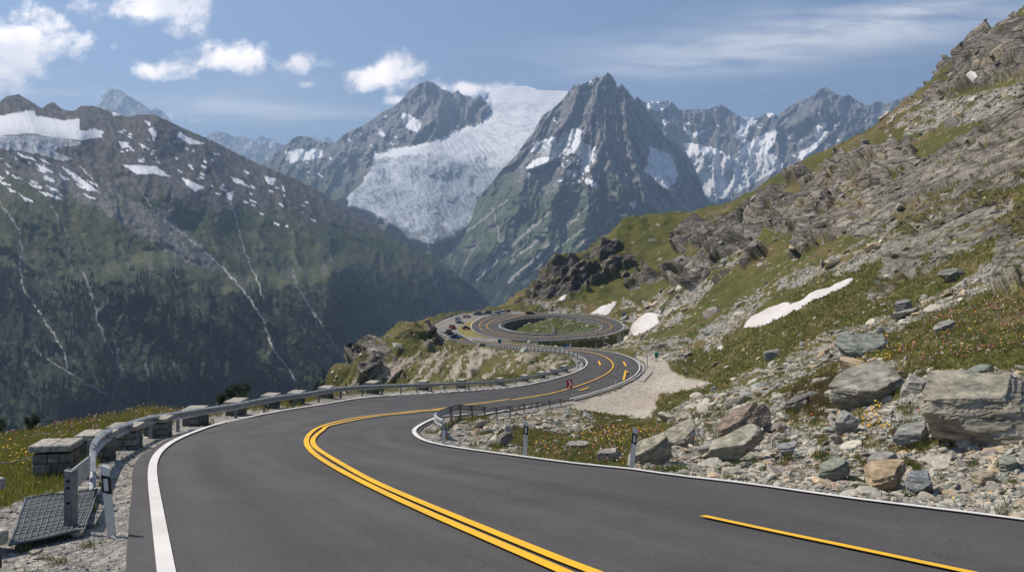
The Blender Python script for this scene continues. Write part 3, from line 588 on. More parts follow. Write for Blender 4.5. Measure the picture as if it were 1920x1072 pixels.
# the lay-by lies about half a metre lower than the road's edge wall
# ---------------------------------------------------------------- base colours
def C(*v): return np.array(v, float)
col = np.zeros(Xg.shape + (4,)); col[..., 3] = 1.0
def lerp3(a, b, t): return a + (b - a) * np.clip(t, 0, 1)[..., None]
g1 = C(.112, .106, .032); g2 = C(.066, .074, .022); g3 = C(.165, .120, .058)
gc = lerp3(g1, g2, .5 + m_m * 1.1); gc = lerp3(gc, g3, ss(.05, .75, m_l * .8 + m_f * .4 + .12)); 
speck = ss(.55, .75, m_f + .35 * np.roll(m_m, 51, 1)); gc = lerp3(gc, C(.32, .30, .26), speck * np.where(GXX > 1000, .95, .35))
col[..., :3] = gc
rk1 = C(.285, .252, .212); rk2 = C(.130, .118, .103); rk3 = C(.40, .32, .22)
rc = lerp3(rk1, rk2, .5 + .9 * m_m + .5 * m_f)
rc = lerp3(rc, rk3, ss(.35, .8, np.roll(m_l, 71, 1) + .4 * m_f) * .7)
och = np.exp(-(((GXX - 1590) / 60) ** 2 + ((PYg - 385) / 40) ** 2)); rc = lerp3(rc, C(.42, .27, .13), och * ss(-.1, .5, m_m))
gg = np.exp(-(((GXX - 1770) / 120) ** 2 + ((PYg - 470) / 70) ** 2)); rc = lerp3(rc, C(.27, .275, .22), gg * .7)
cc2 = np.zeros(Xg.shape); cc2[selc] = (cb_ - .5) + .6 * (cc_ - .5) * nearw; rc = rc * (1 + .45 * cc2[..., None])
dk = np.zeros(Xg.shape); dk[selc] = np.maximum((1 - ss(0, .1, eb)) * .6, (1 - ss(0, .07, ea)) * .7); rc = rc * (1 - .5 * dk[..., None])
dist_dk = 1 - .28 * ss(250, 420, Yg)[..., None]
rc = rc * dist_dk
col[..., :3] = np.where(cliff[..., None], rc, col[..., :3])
sc = lerp3(C(.33, .31, .275), C(.155, .148, .13), .45 + 1.5 * m_f + .4 * m_m); sc = lerp3(sc, C(.40, .33, .24), ss(.5, .9, m_l) * .5)
col[..., :3] = np.where((scree & ~scree_grass)[..., None], sc, col[..., :3])
pt = lerp3(C(.30, .28, .24), C(.17, .155, .13), .5 + m_f); col[..., :3] = np.where((patch & (m_f > .25))[..., None], pt, col[..., :3])
sdm = sand & (st + m_f * .5 + m_m * .5 > -.30); sn = lerp3(C(.44, .385, .31), C(.25, .215, .17), .45 + m_f + st * .8); col[..., :3] = np.where(sdm[..., None], sn, col[..., :3])
gv = lerp3(C(.36, .335, .30), C(.21, .195, .175), .5 + m_f * .8); col[..., :3] = np.where(gravel[..., None], gv, col[..., :3])
lb = lerp3(C(.46, .41, .345), C(.34, .295, .24), .5 + m_l * .8 + m_f * .3); col[..., :3] = np.where(layby[..., None], lb, col[..., :3])
pk = lerp3(C(.30, .275, .25), C(.20, .185, .17), .5 + m_m * .7); col[..., :3] = np.where(parking[..., None], pk, col[..., :3])
col[..., :3] = np.where(island[..., None], lerp3(C(.20, .18, .06), C(.30, .25, .10), .5 + m_f), col[..., :3])
col[..., :3] = np.where((inI & (dI > 1.0))[..., None], lerp3(C(.075, .085, .025), C(.20, .19, .15), ss(.25, .6, m_f)), col[..., :3])
col[..., :3] = np.where(((dAll == 0) & ~island)[..., None], C(.1, .1, .1), col[..., :3])
grass_mask = ~(cliff | scree | patch | sand | gravel | layby | parking | snow) & (dAll > .5)
idx = np.arange(nr * nc).reshape(nr, nc)
fc = np.stack([idx[:-1, :-1], idx[:-1, 1:], idx[1:, 1:], idx[1:, :-1]], -1).reshape(-1, 4)
M_ground = terrain_mat('mountainside', 2.2, 9.0, .45, .35, .9, .12)
V = Xd.reshape(-1, 3)
M_crag, nt, b = mat_new('crag_rock'); N = nt.nodes; L = nt.links; b.inputs['Roughness'].default_value = .95; b.inputs['Specular IOR Level'].default_value = .1
tc = N.new('ShaderNodeTexCoord'); vcn = N.new('ShaderNodeVertexColor'); vcn.layer_name = 'Col'
mpa = N.new('ShaderNodeMapping'); mpa.inputs['Rotation'].default_value = (0, math.radians(36), 0); mpa.inputs['Scale'].default_value = (.30, .30, .95); L.new(tc.outputs['Object'], mpa.inputs[0])
nw = N.new('ShaderNodeTexNoise'); nw.inputs['Scale'].default_value = .5; nw.inputs['Detail'].default_value = 4; L.new(mpa.outputs[0], nw.inputs['Vector'])
wp_ = N.new('ShaderNodeVectorMath'); wp_.operation = 'MULTIPLY_ADD'; L.new(nw.outputs['Color'], wp_.inputs[0]); wp_.inputs[1].default_value = (1.1, 1.1, 1.1); L.new(mpa.outputs[0], wp_.inputs[2])
def vor(sc, feat):
    v = N.new('ShaderNodeTexVoronoi'); v.feature = feat; v.inputs['Scale'].default_value = sc; L.new(wp_.outputs[0], v.inputs['Vector']); return v
def mr2(o, a, b2, c, d):
    r = N.new('ShaderNodeMapRange'); L.new(o, r.inputs[0]); r.inputs[1].default_value = a; r.inputs[2].default_value = b2; r.inputs[3].default_value = c; r.inputs[4].default_value = d; return r.outputs[0]
def mth(op, a, b2):
    r = N.new('ShaderNodeMath'); r.operation = op
    for i, v in enumerate((a, b2)):
        if isinstance(v, (int, float)): r.inputs[i].default_value = v
        else: L.new(v, r.inputs[i])
    return r.outputs[0]
c1_ = mr2(vor(.42, 'DISTANCE_TO_EDGE').outputs['Distance'], 0, .07, 0, 1); c2_ = mr2(vor(1.5, 'DISTANCE_TO_EDGE').outputs['Distance'], 0, .09, 0, 1); c3_ = mr2(vor(.13, 'DISTANCE_TO_EDGE').outputs['Distance'], 0, .035, 0, 1)
fc1 = N.new('ShaderNodeSeparateColor'); L.new(vor(.42, 'F1').outputs['Color'], fc1.inputs[0]); fc2 = N.new('ShaderNodeSeparateColor'); L.new(vor(1.5, 'F1').outputs['Color'], fc2.inputs[0])
nf = N.new('ShaderNodeTexNoise'); nf.inputs['Scale'].default_value = 1.6; nf.inputs['Detail'].default_value = 9; nf.inputs['Roughness'].default_value = .7; L.new(mpa.outputs[0], nf.inputs['Vector'])
lum = mth('MULTIPLY', mth('MULTIPLY', mr2(c1_, 0, 1, .62, 1), mr2(c2_, 0, 1, .78, 1)), mth('MULTIPLY', mr2(c3_, 0, 1, .55, 1), mth('MULTIPLY', mr2(fc1.outputs[0], 0, 1, .78, 1.25), mth('MULTIPLY', mr2(fc2.outputs[0], 0, 1, .85, 1.15), mr2(nf.outputs['Fac'], .3, .7, .65, 1.35)))))
sv = N.new('ShaderNodeVectorMath'); sv.operation = 'SCALE'; L.new(vcn.outputs['Color'], sv.inputs[0]); L.new(lum, sv.inputs['Scale']); L.new(sv.outputs[0], b.inputs['Base Color'])
hgt = mth('ADD', mth('ADD', mth('MULTIPLY', c1_, .5), mth('MULTIPLY', c2_, .2)), mth('ADD', mth('MULTIPLY', c3_, .8), mth('ADD', mth('MULTIPLY', fc1.outputs[0], .9), mth('ADD', mth('MULTIPLY', fc2.outputs[0], .3), mth('MULTIPLY', nf.outputs['Fac'], .8)))))
bpn = N.new('ShaderNodeBump'); bpn.inputs['Strength'].default_value = .9; bpn.inputs['Distance'].default_value = .7; L.new(hgt, bpn.inputs['Height']); L.new(bpn.outputs[0], b.inputs['Normal'])
og = mesh_np('mountainside', V, fc, M_ground, colors=np.clip(col, 0, 1).reshape(-1, 4)); tag(og, kind='structure'); og.data.materials.append(M_crag)
og.data.polygons.foreach_set('material_index', (cliff & (Yg > 40))[:-1, :-1].ravel().astype(np.int32))
def vnormals():
    a = np.gradient(Xd, axis=1); b = np.gradient(Xd, axis=0); n = np.cross(a, b); n /= np.linalg.norm(n, axis=-1, keepdims=True) + 1e-12; n[n[..., 2] < 0] *= -1; return n
ND = vnormals()
# late snow lying on the slope: each field a thin sheet of its own, thinning out at its rim
M_snow, nt_, b_ = mat_new('old_snow'); b_.inputs['Base Color'].default_value = (.80, .775, .76, 1); b_.inputs['Roughness'].default_value = .8
_n = nt_.nodes.new('ShaderNodeTexNoise'); _n.inputs['Scale'].default_value = .8; _n.inputs['Detail'].default_value = 7
_mr = nt_.nodes.new('ShaderNodeMix'); _mr.data_type = 'RGBA'; _mr.inputs[6].default_value = (.61, .575, .55, 1); _mr.inputs[7].default_value = (.42, .36, .31, 1)
_mp = nt_.nodes.new('ShaderNodeMapRange'); _mp.inputs[1].default_value = .45; _mp.inputs[2].default_value = .8; nt_.links.new(_n.outputs['Fac'], _mp.inputs[0]); nt_.links.new(_mp.outputs[0], _mr.inputs[0]); nt_.links.new(_mr.outputs[2], b_.inputs['Base Color'])
_bp = nt_.nodes.new('ShaderNodeBump'); _bp.inputs['Strength'].default_value = .5; _bp.inputs['Distance'].default_value = .3; nt_.links.new(_n.outputs['Fac'], _bp.inputs['Height']); nt_.links.new(_bp.outputs[0], b_.inputs['Normal'])
SNOW_LAB = ['long narrow snow field lying diagonally across the green slope', 'broad snow patch beside the grey road cut right of the ring road', 'pointed snow patch rising behind the far side of the ring road, with the triangular sign', 'small dirty snow patch under the dark cliff at the ring road',
 'tiny snow remnant below the lower end of the long snow field', 'largest snow patch high up under the top crag', 'round snow spot on the brown talus high up', 'snow patch cut by the right edge of the picture high up']
for s_, lab in zip(snow_sel, SNOW_LAB):
    w = s_.astype(float)
    for _ in range(7): w = (np.roll(w, 1, 0) + np.roll(w, -1, 0) + np.roll(w, 1, 1) + np.roll(w, -1, 1) + w) / 5
    q = w > .52; lab_ = np.zeros(q.shape, int)       # keep the one connected field
    ii, jj = np.nonzero(q)
    if len(ii) < 6: continue
    i0_, i1_, j0_, j1_ = ii.min(), ii.max() + 1, jj.min(), jj.max() + 1; sub = q[i0_:i1_, j0_:j1_]; seed = np.zeros(sub.shape, bool)
    k_ = np.argmax(np.where(sub, w[i0_:i1_, j0_:j1_], 0)); seed.flat[k_] = True
    for _ in range(900):
        g = seed.copy(); g[1:] |= seed[:-1]; g[:-1] |= seed[1:]; g[:, 1:] |= seed[:, :-1]; g[:, :-1] |= seed[:, 1:]; g &= sub
        if (g == seed).all(): break
        seed = g
    q[:] = False; q[i0_:i1_, j0_:j1_] = seed
    fm = q[:-1, :-1] & q[:-1, 1:] & q[1:, 1:] & q[1:, :-1]
    # no faces that hang on by a corner only
    if fm.sum() < 6: continue
    ff = fc.reshape(nr - 1, nc - 1, 4)[fm]; used, inv = np.unique(ff, return_inverse=True)
    base = P3.reshape(-1, 3)[used]; wv = w.ravel()[used]; th = (np.clip(base[:, 1] / 250, .3, 1.3))
    ds = disp.copy()
    for _ in range(6): ds = (np.roll(ds, 1, 0) + np.roll(ds, -1, 0) + np.roll(ds, 1, 1) + np.roll(ds, -1, 1) + ds) / 5
    dd = ds.ravel()[used] + th * (ss(.50, .85, wv) * .50 - .04)
    vv = base + NR.reshape(-1, 3)[used] * dd[:, None]
    tag(mesh_np('snow_patch', vv, inv.reshape(-1, 4), M_snow), lab, 'snow patch', 'late snow patches on the near slope')
print('surface', time.time() - T0)
# ================================================================ ROADS
M_asph, nt, b = mat_new('asphalt')
N = nt.nodes; L = nt.links; tc = N.new('ShaderNodeTexCoord')
def _noise(sc, de, ro, st=None):
    n = N.new('ShaderNodeTexNoise'); n.inputs['Scale'].default_value = sc; n.inputs['Detail'].default_value = de; n.inputs['Roughness'].default_value = ro
    if st: mp = N.new('ShaderNodeMapping'); mp.inputs['Scale'].default_value = st; L.new(tc.outputs['Object'], mp.inputs[0]); L.new(mp.outputs[0], n.inputs['Vector'])
    else: L.new(tc.outputs['Object'], n.inputs['Vector'])
    return n.outputs['Fac']
def _mr(o, a, b2, c, d):
    r = N.new('ShaderNodeMapRange'); L.new(o, r.inputs[0]); r.inputs[1].default_value = a; r.inputs[2].default_value = b2; r.inputs[3].default_value = c; r.inputs[4].default_value = d; return r.outputs[0]
def _mul(a, b2):
    r = N.new('ShaderNodeMath'); r.operation = 'MULTIPLY'; L.new(a, r.inputs[0]); L.new(b2, r.inputs[1]); return r.outputs[0]
at = N.new('ShaderNodeAttribute'); at.attribute_name = 'across'
wv_ = N.new('ShaderNodeMath'); wv_.operation = 'SINE'; ml_ = N.new('ShaderNodeMath'); ml_.operation = 'MULTIPLY'; L.new(at.outputs['Fac'], ml_.inputs[0]); ml_.inputs[1].default_value = 25.13; L.new(ml_.outputs[0], wv_.inputs[0])
atl = N.new('ShaderNodeAttribute'); atl.attribute_name = 'along'; cb = N.new('ShaderNodeCombineXYZ'); L.new(at.outputs['Fac'], cb.inputs[0]); L.new(atl.outputs['Fac'], cb.inputs[1])
mpp = N.new('ShaderNodeMapping'); mpp.inputs['Scale'].default_value = (14, .12, 1); L.new(cb.outputs[0], mpp.inputs[0]); ns = N.new('ShaderNodeTexNoise'); ns.inputs['Scale'].default_value = 1.0; ns.inputs['Detail'].default_value = 5; L.new(mpp.outputs[0], ns.inputs['Vector'])
fine = _mr(_noise(26, 8, .85), .34, .66, .55, 1.5); mid = _mr(_noise(.5, 6, .6), .3, .7, .86, 1.14); streak = _mr(ns.outputs['Fac'], .3, .7, .82, 1.16); track = _mr(wv_.outputs[0], -1, 1, .94, 1.05)
tot = _mul(_mul(fine, mid), _mul(streak, track))
vs = N.new('ShaderNodeVectorMath'); vs.operation = 'SCALE'; vs.inputs[0].default_value = (.074, .0695, .068); L.new(tot, vs.inputs['Scale'])
# cracks sealed with tar
vc = N.new('ShaderNodeTexVoronoi'); vc.feature = 'DISTANCE_TO_EDGE'; vc.inputs['Scale'].default_value = .16
nd = N.new('ShaderNodeTexNoise'); nd.inputs['Scale'].default_value = .9; nd.inputs['Detail'].default_value = 5; L.new(tc.outputs['Object'], nd.inputs['Vector'])
vm_ = N.new('ShaderNodeVectorMath'); vm_.operation = 'MULTIPLY_ADD'; L.new(nd.outputs['Color'], vm_.inputs[0]); vm_.inputs[1].default_value = (3, 3, 3); L.new(tc.outputs['Object'], vm_.inputs[2]); L.new(vm_.outputs[0], vc.inputs['Vector'])
ck = _mr(vc.outputs['Distance'], .0, .0035, .5, 1.0)
vs2 = N.new('ShaderNodeVectorMath'); vs2.operation = 'SCALE'; L.new(vs.outputs[0], vs2.inputs[0]); L.new(ck, vs2.inputs['Scale'])
L.new(vs2.outputs[0], b.inputs['Base Color']); b.inputs['Roughness'].default_value = .82; b.inputs['Specular IOR Level'].default_value = .35
bp = N.new('ShaderNodeBump'); bp.inputs['Strength'].default_value = .5; bp.inputs['Distance'].default_value = .006; L.new(_noise(90, 3, .8), bp.inputs['Height']); L.new(bp.outputs[0], b.inputs['Normal'])
def paint(name, colr, wear=.35):
    m, nt, b = mat_new(name); N = nt.nodes; L = nt.links; tc = N.new('ShaderNodeTexCoord')
    n = N.new('ShaderNodeTexNoise'); n.inputs['Scale'].default_value = 18; n.inputs['Detail'].default_value = 8; n.inputs['Roughness'].default_value = .75; L.new(tc.outputs['Object'], n.inputs['Vector'])
    n2 = N.new('ShaderNodeTexNoise'); n2.inputs['Scale'].default_value = .8; n2.inputs['Detail'].default_value = 6; L.new(tc.outputs['Object'], n2.inputs['Vector'])
    r = N.new('ShaderNodeMapRange'); L.new(n.outputs['Fac'], r.inputs[0]); r.inputs[1].default_value = .60; r.inputs[2].default_value = .74; r.inputs[3].default_value = 0; r.inputs[4].default_value = wear
    r2 = N.new('ShaderNodeMapRange'); L.new(n2.outputs['Fac'], r2.inputs[0]); r2.inputs[1].default_value = .35; r2.inputs[2].default_value = .7; r2.inputs[3].default_value = 0; r2.inputs[4].default_value = .22
    a = N.new('ShaderNodeMath'); a.operation = 'ADD'; L.new(r.outputs[0], a.inputs[0]); L.new(r2.outputs[0], a.inputs[1])
    mx = N.new('ShaderNodeMix'); mx.data_type = 'RGBA'; L.new(a.outputs[0], mx.inputs[0]); mx.inputs[6].default_value = (*colr, 1); mx.inputs[7].default_value = (.13, .12, .11, 1); L.new(mx.outputs[2], b.inputs['Base Color']); b.inputs['Roughness'].default_value = .7
    return m
M_white = paint('white_road_paint', (.74, .71, .67)); M_yellow = paint('yellow_road_paint', (.86, .48, .016), .25)
def ribbon(name, A, B, mat, lift, nx=14, **kw):
    A = np.asarray(A, float)[:, :2]; B = np.asarray(B, float)[:, :2]; n = len(A); t = np.linspace(0, 1, nx)
    XY = A[:, None] * (1 - t)[None, :, None] + B[:, None] * t[None, :, None]
    Z = base_z(XY[..., 0].ravel(), XY[..., 1].ravel()) + lift + (0.0010 * XY[..., 1].ravel() if lift > .05 else 0)
    V = np.c_[XY.reshape(-1, 2), Z]; id_ = np.arange(n * nx).reshape(n, nx)
    f = np.stack([id_[:-1, :-1], id_[:-1, 1:], id_[1:, 1:], id_[1:, :-1]], -1).reshape(-1, 4)
    s = np.r_[0, np.cumsum(np.linalg.norm(np.diff((A + B) / 2, axis=0), axis=1))]
    v0 = V[f[0]]; nz = np.cross(v0[1] - v0[0], v0[3] - v0[0])[2]
    if nz < 0: f = f[:, ::-1]
    return mesh_np(name, V, f, mat, extra={'across': np.tile(t, n), 'along': np.repeat(s, nx)}, **kw)
LIFT = .035
tag(ribbon('road', smooth_line(ELd, 620) if False else ELd, ERd, M_asph, LIFT, 30), kind='structure')
def ring_pair(n=200):
    c = RI.mean(0); out = []
    for P in (ROd, RId):
        a = np.unwrap(np.arctan2((P[:, 1] - c[1]), (P[:, 0] - c[0]))); s = np.sign(a[-1] - a[0]); a = a * s; o = np.argsort(a)
        q = np.linspace(a[o][0], a[o][0] + 2 * math.pi, n); aa = np.r_[a[o] - 2 * math.pi, a[o], a[o] + 2 * math.pi]; PP = np.r_[P[o], P[o], P[o]]
        if not out: q0 = q
        out.append(np.c_[np.interp(q0, aa, PP[:, 0]), np.interp(q0, aa, PP[:, 1])])
    return out
rpo, rpi = ring_pair()
tag(ribbon('ring_road', rpo, rpi, M_asph, LIFT + .01, 8), kind='structure')
PKL = [W(812, RINGP(620)), W(808, RINGP(613)), W(818, RINGP(607)), W(835, RINGP(600)), W(853, RINGP(594.5)), W(872, RINGP(590.5)), W(898, RINGP(588.2)), W(925, RINGP(587)), W(960, RINGP(587))]
PKR = [W(860, RINGP(625)), W(848, RINGP(615)), W(852, RINGP(609)), W(862, RINGP(603)), W(872, RINGP(599)), W(884, RINGP(595.5)), W(903, RINGP(592.5)), W(930, RINGP(590.5)), W(962, RINGP(589))]
def line_band(pts, width, closed=False, side=0.0, n=None):
    P = np.asarray(pts, float)[:, :2]; P = smooth_line(P, n or max(12, int(np.linalg.norm(np.diff(P, axis=0), axis=1).sum() / .9)), closed)
    d = np.gradient(P, axis=0); d /= np.linalg.norm(d, axis=1, keepdims=True) + 1e-9; nrm = np.c_[-d[:, 1], d[:, 0]]
    w = np.asarray(width) / 2
    return P + nrm * (side + w), P + nrm * (side - w)
def offset(P, d):
    P = np.asarray(P, float); g = np.gradient(P, axis=0); g /= np.linalg.norm(g, axis=1, keepdims=True) + 1e-9; return P + np.c_[g[:, 1], -g[:, 0]] * d
def mark(name, pts, width, mat, **k):
    a, c_ = line_band(pts, width, **k); o = ribbon(name, a, c_, mat, LIFT + .024, 4); return tag(o, kind='structure')
def px_line(lst, ymin=4.0): return [hit(x, y, ymin)[:2] for x, y in lst]
# edge lines: the near left one as photographed, the rest just inside the tarmac's edge
EDGELINE_L = px_line([(330,1200),(318,1130),(311,1072),(297,985),(288,917),(281,880),(285,861),(300,844),(324,829),(352,817),(394,801),(445,786)])
rest = offset(EL, .32)[16:]
mark('edge_line', (lambda Q: [Q.__setitem__(slice(1, -1), .25 * Q[:-2] + .5 * Q[1:-1] + .25 * Q[2:]) for _ in range(30)] and Q)(smooth_line(np.r_[np.array(EDGELINE_L), rest], 420)), .19, M_white, n=420)
mark('edge_line', offset(ERd, -.25)[8:], .17, M_white)
DBL1 = [(1300,1190),(1160,1122),(1041,1072),(896,1010),(760,951),(688,914),(640,889),(600,866),(578,848),(570,834),(577,818),(596,804),(623,794),(655,784.5),(700,776),(760,768),(820,760),(881,752),(965,741.5),(1032,732.5),(1073,723),(1107,712.5),(1132,702),(1147,691),(1149,684),(1141,674),(1124,667),(1099,662),(1073.6,659.5),(1040,656),(1005,653),(965,649),(925,644.5),(890,639.5),(862,634)]
DBL2 = [(1370,1195),(1220,1122),(1087,1072),(930,1007),(790,948),(700,908),(650,880),(612,857),(592,843),(586,832),(590,822),(606,809),(632,797),(660,789),(703,779.5),(762,770.5),(822,762),(882,754)]
def gsm(P, k=3):
    P = np.array(P, float)
    for _ in range(k): P[1:-1] = .25 * P[:-2] + .5 * P[1:-1] + .25 * P[2:]
    return P
ii_ = np.arange(len(ELd)) / 8.0; fr_ = np.interp(ii_, [14, 17, 22, 26, 30], [.63, .66, .62, .54, .50])[:, None]; mid_ = ELd * (1 - fr_) + ERd * fr_
m1 = gsm(smooth_line(np.r_[np.array(px_line(DBL1[:13])), mid_[int(16.5 * 8):-12:3]], 260), 8)
mark('centre_line', m1, np.interp(np.arange(260), [0, 95, 125, 260], [.17, .17, .30, .26])[:, None], M_yellow, n=260)
m2 = gsm(smooth_line(np.r_[np.array(px_line(DBL2[:13])), offset(mid_, .36)[int(16.5 * 8):int(18.6 * 8):3]], 200), 8)
mark('centre_line', m2, .17, M_yellow)
mark('lane_dash', px_line([(1318,974),(1450,1003),(1600,1035),(1770,1072),(1860,1091)]), .14, M_yellow)
mark('lane_dash', [hit(1086, 733.6, 80)[:2], hit(1104, 728, 80)[:2]], .22, M_yellow)
for a_, b2_ in (((1122.6,679),(1125.5,685)),((1168.6,679),(1173.5,685)),((1173.5,689),(1169,695.7))):
    ya = 118 if a_[1] < 680 or a_[0] < 1130 else 116
    mark('lane_dash', [W(a_[0], ya + 9 - (a_[1] - 679) * .6), W(b2_[0], ya + 9 - (b2_[1] - 679) * .75)], .3, M_yellow)
mark('edge_line', offset(rpo[::-1], .35), .22, M_white)
mark('edge_line', offset(rpi[::-1], -.3), .2, M_white)
rc_ = rpi * .56 + rpo * .44; mark('centre_line', np.r_[rc_], .22, M_yellow)
ang = np.arange(200); rc2 = rpi * .28 + rpo * .72
# short inner arcs at the ring's left end
cxr = RI.mean(0); aa_ = np.arctan2(rc2[:, 1] - cxr[1], rc2[:, 0] - cxr[0])
arc = rc2[(rc2[:, 0] < cxr[0] - 8) & (rc2[:, 1] > cxr[1] - 2)]; mark('lane_dash', arc, .2, M_yellow)
arc = rc2[(rc2[:, 0] < cxr[0] - 14) & (rc2[:, 1] < cxr[1] - 4)]; mark('lane_dash', arc, .2, M_yellow)
mark('edge_line', [W(815, RINGP(612)), W(822, RINGP(607)), W(838, RINGP(599.5)), W(855, RINGP(594)), W(870, RINGP(591))], .25, M_white)
print('roads', time.time() - T0)
# ================================================================ THE MOUNTAINS ACROSS THE VALLEY
def itp(tab, x, k):
    tab = np.array(tab, float); return np.interp(x, tab[:, 0], tab[:, k])
def sheet(name, top, bot, x0, x1, dx, rows, relief, colour, g=.65, jag=2.0, jscale=14.0, mat=None, seed=0, back=True):
    px = np.arange(x0, x1 + dx, dx); tp = itp(top, px, 1); tY = itp(top, px, 2); bp_ = itp(bot, px, 1); bY = itp(bot, px, 2); kk_ = int(70 / dx); ker = np.hanning(2 * kk_ + 3)[1:-1]; ker /= ker.sum(); tY = np.convolve(np.pad(tY, kk_, 'edge'), ker, 'valid')
    tp0 = tp.copy(); tp = tp - jag * (np.abs(fbm2(px / jscale, px * 0 + seed, 5, seed, .6)) * 2.6 - .6)
    t = np.linspace(0, 1, rows)[:, None]; PX = np.broadcast_to(px, (rows, len(px))).copy(); PY = tp + (bp_ - tp) * t
    tps = np.convolve(np.pad(tp0, kk_, 'edge'), ker, 'valid'); te = np.clip((PY - tps) / (bp_ - tps), -.095, 1); fg = ((te + .10) ** g - .10 ** g) / (1.10 ** g - .10 ** g); lnY = np.log(tY) + (np.log(bY) - np.log(tY)) * fg
    rel = relief(PX, PY, t + 0 * PX)
    Y = np.exp(lnY) * (1 + rel); X = (PX - CX) / F * Y; Z = (HY - PY) / F * Y
    c = colour(PX, PY, t + 0 * PX, X, Y, Z)
    if back:
        bx = []; 
        for kk, (m, dz) in enumerate(((1.06, .10), (1.16, .30), (1.4, .75))):
            Yb = Y[0] * m; bx.append(np.stack([X[0] * m, Yb, Z[0] - dz * np.abs(Y[0] * .16) - 5], -1))
        V = np.concatenate([np.stack(bx[::-1]), np.stack([X, Y, Z], -1)]); c = np.concatenate([np.repeat(c[:1], 3, 0), c])
    else: V = np.stack([X, Y, Z], -1)
    r, n = V.shape[:2]; id_ = np.arange(r * n).reshape(r, n)
    f = np.stack([id_[:-1, :-1], id_[1:, :-1], id_[1:, 1:], id_[:-1, 1:]], -1).reshape(-1, 4)
    o = mesh_np(name, V.reshape(-1, 3), f, mat, colors=np.clip(c, 0, 1).reshape(-1, 4)); tag(o, kind='structure')
    return dict(o=o, PX=PX, PY=PY, X=X, Y=Y, Z=Z)
def wpoly(PX, PY, polys, a=5.0, s=12.0, seed=30):
    nx = fbm2(PX / s, PY / s, 4, seed, .65) * a * 2.2; ny = fbm2(PX / s, PY / s, 4, seed + 7, .65) * a * 1.5; r = np.zeros(PX.shape, bool)
    for p in polys: r |= inpoly(PX + nx, PY + ny, p)
    return r
def wline(PX, PY, line, w, a=3.0, s=16.0, seed=50):
    nx = fbm2(PX / s, PY / s, 3, seed) * a * 2; return polydist(PX + nx, PY, line, 14.0) < w
SNOWC = C(.80, .80, .82)
M_far = terrain_mat('mountain_rock_and_meadow', .010, .05, .22, .22, .55, 9.0)
M_mid = terrain_mat('valley_side', .022, .11, .30, .25, .7, 4.0)
# ---- (1) the dark valley side on the left
L_TOP = [(-460,300,2300),(-200,230,2450),(-60,200,2560),(0,190,2600),(12,180,2610),(35,176,2640),(62,192,2670),(78,203,2690),(98,190,2700),(118,205,2720),(137,208,2740),(152,198,2760),(175,198,2790),(200,206,2820),(240,219,2870),(262,214,2900),(290,214,2930),(315,226,2960),(345,240,3000),(400,264,3060),(470,300,3150),(540,330,3240),(590,352,3300),(640,385,3360),(700,418,3430),(740,446,3480),(800,473,3560),(850,507,3620),(895,545,3680),(915,566,3700),(932,590,3720),(1000,640,3800)]
L_BOT = [(-460,1150,900),(0,1000,1000),(300,960,1150),(500,900,1350),(620,830,1550),(750,760,2100),(900,700,3000),(1000,700,3500)]
L_SNOW = [[(-80,215),(0,217),(50,208),(64,208),(66,217),(100,222),(118,226),(148,222),(148,244),(160,246),(175,240),(195,248),(188,257),(151,263),(100,258),(60,250),(30,252),(-80,262)],
 [(-60,258),(60,254),(150,265),(152,272),(107,276),(100,285),(137,297),(118,302),(67,287),(-60,270)],[(205,207),(213,206),(226,216),(214,217)],[(271,227),(283,229),(281,237)],[(277,243),(288,239),(294,248),(289,266),(283,252)],
 [(336,246),(350,256),(384,270),(356,270),(331,258)],[(221,264),(243,267),(239,277),(229,277)],[(229,309),(275,311),(292,312),(320,331),(289,327),(255,326)],[(339,331),(360,341),(384,351),(366,359),(350,347)],
 [(113,310),(144,328),(188,362),(161,353),(128,326)],[(148,310),(174,335),(160,325)],[(262,268),(271,273),(267,279)],[(398,285),(415,290),(404,292)],[(455,317),(470,324),(464,328)],[(497,330),(518,335),(511,347),(499,342)],[(424,361),(436,360),(434,376),(428,372)],[(68,358),(88,362),(84,366)],[(84,360),(108,368),(120,376),(100,372)],[(430,330),(452,338),(470,352),(440,342)],[(527,345),(534,352),(532,362)]]
for k_ in range(44):
    rr = random.Random(k_ * 7 + 1); x = rr.uniform(-30, 170); y = 278 + x * .42 + rr.uniform(-14, 75) * (1 if x < 90 else .6); l = rr.uniform(5, 26); h = rr.uniform(1.0, 2.6)
    L_SNOW.append([(x, y - h), (x + l, y + l * .45 - h), (x + l * 1.05, y + l * .5), (x + l * .4, y + l * .28 + h)])
for k_ in range(60):
    rr = random.Random(k_ * 13 + 5); x = rr.uniform(220, 600); y0 = np.interp(x, [200, 300, 400, 500, 600], [235, 250, 300, 345, 372]); y = y0 + rr.uniform(0, 70); l = rr.uniform(3, 10); h = rr.uniform(1, 2.2)
    L_SNOW.append([(x, y - h), (x + l, y + l * .4 - h), (x + l, y + l * .6), (x, y + h)])
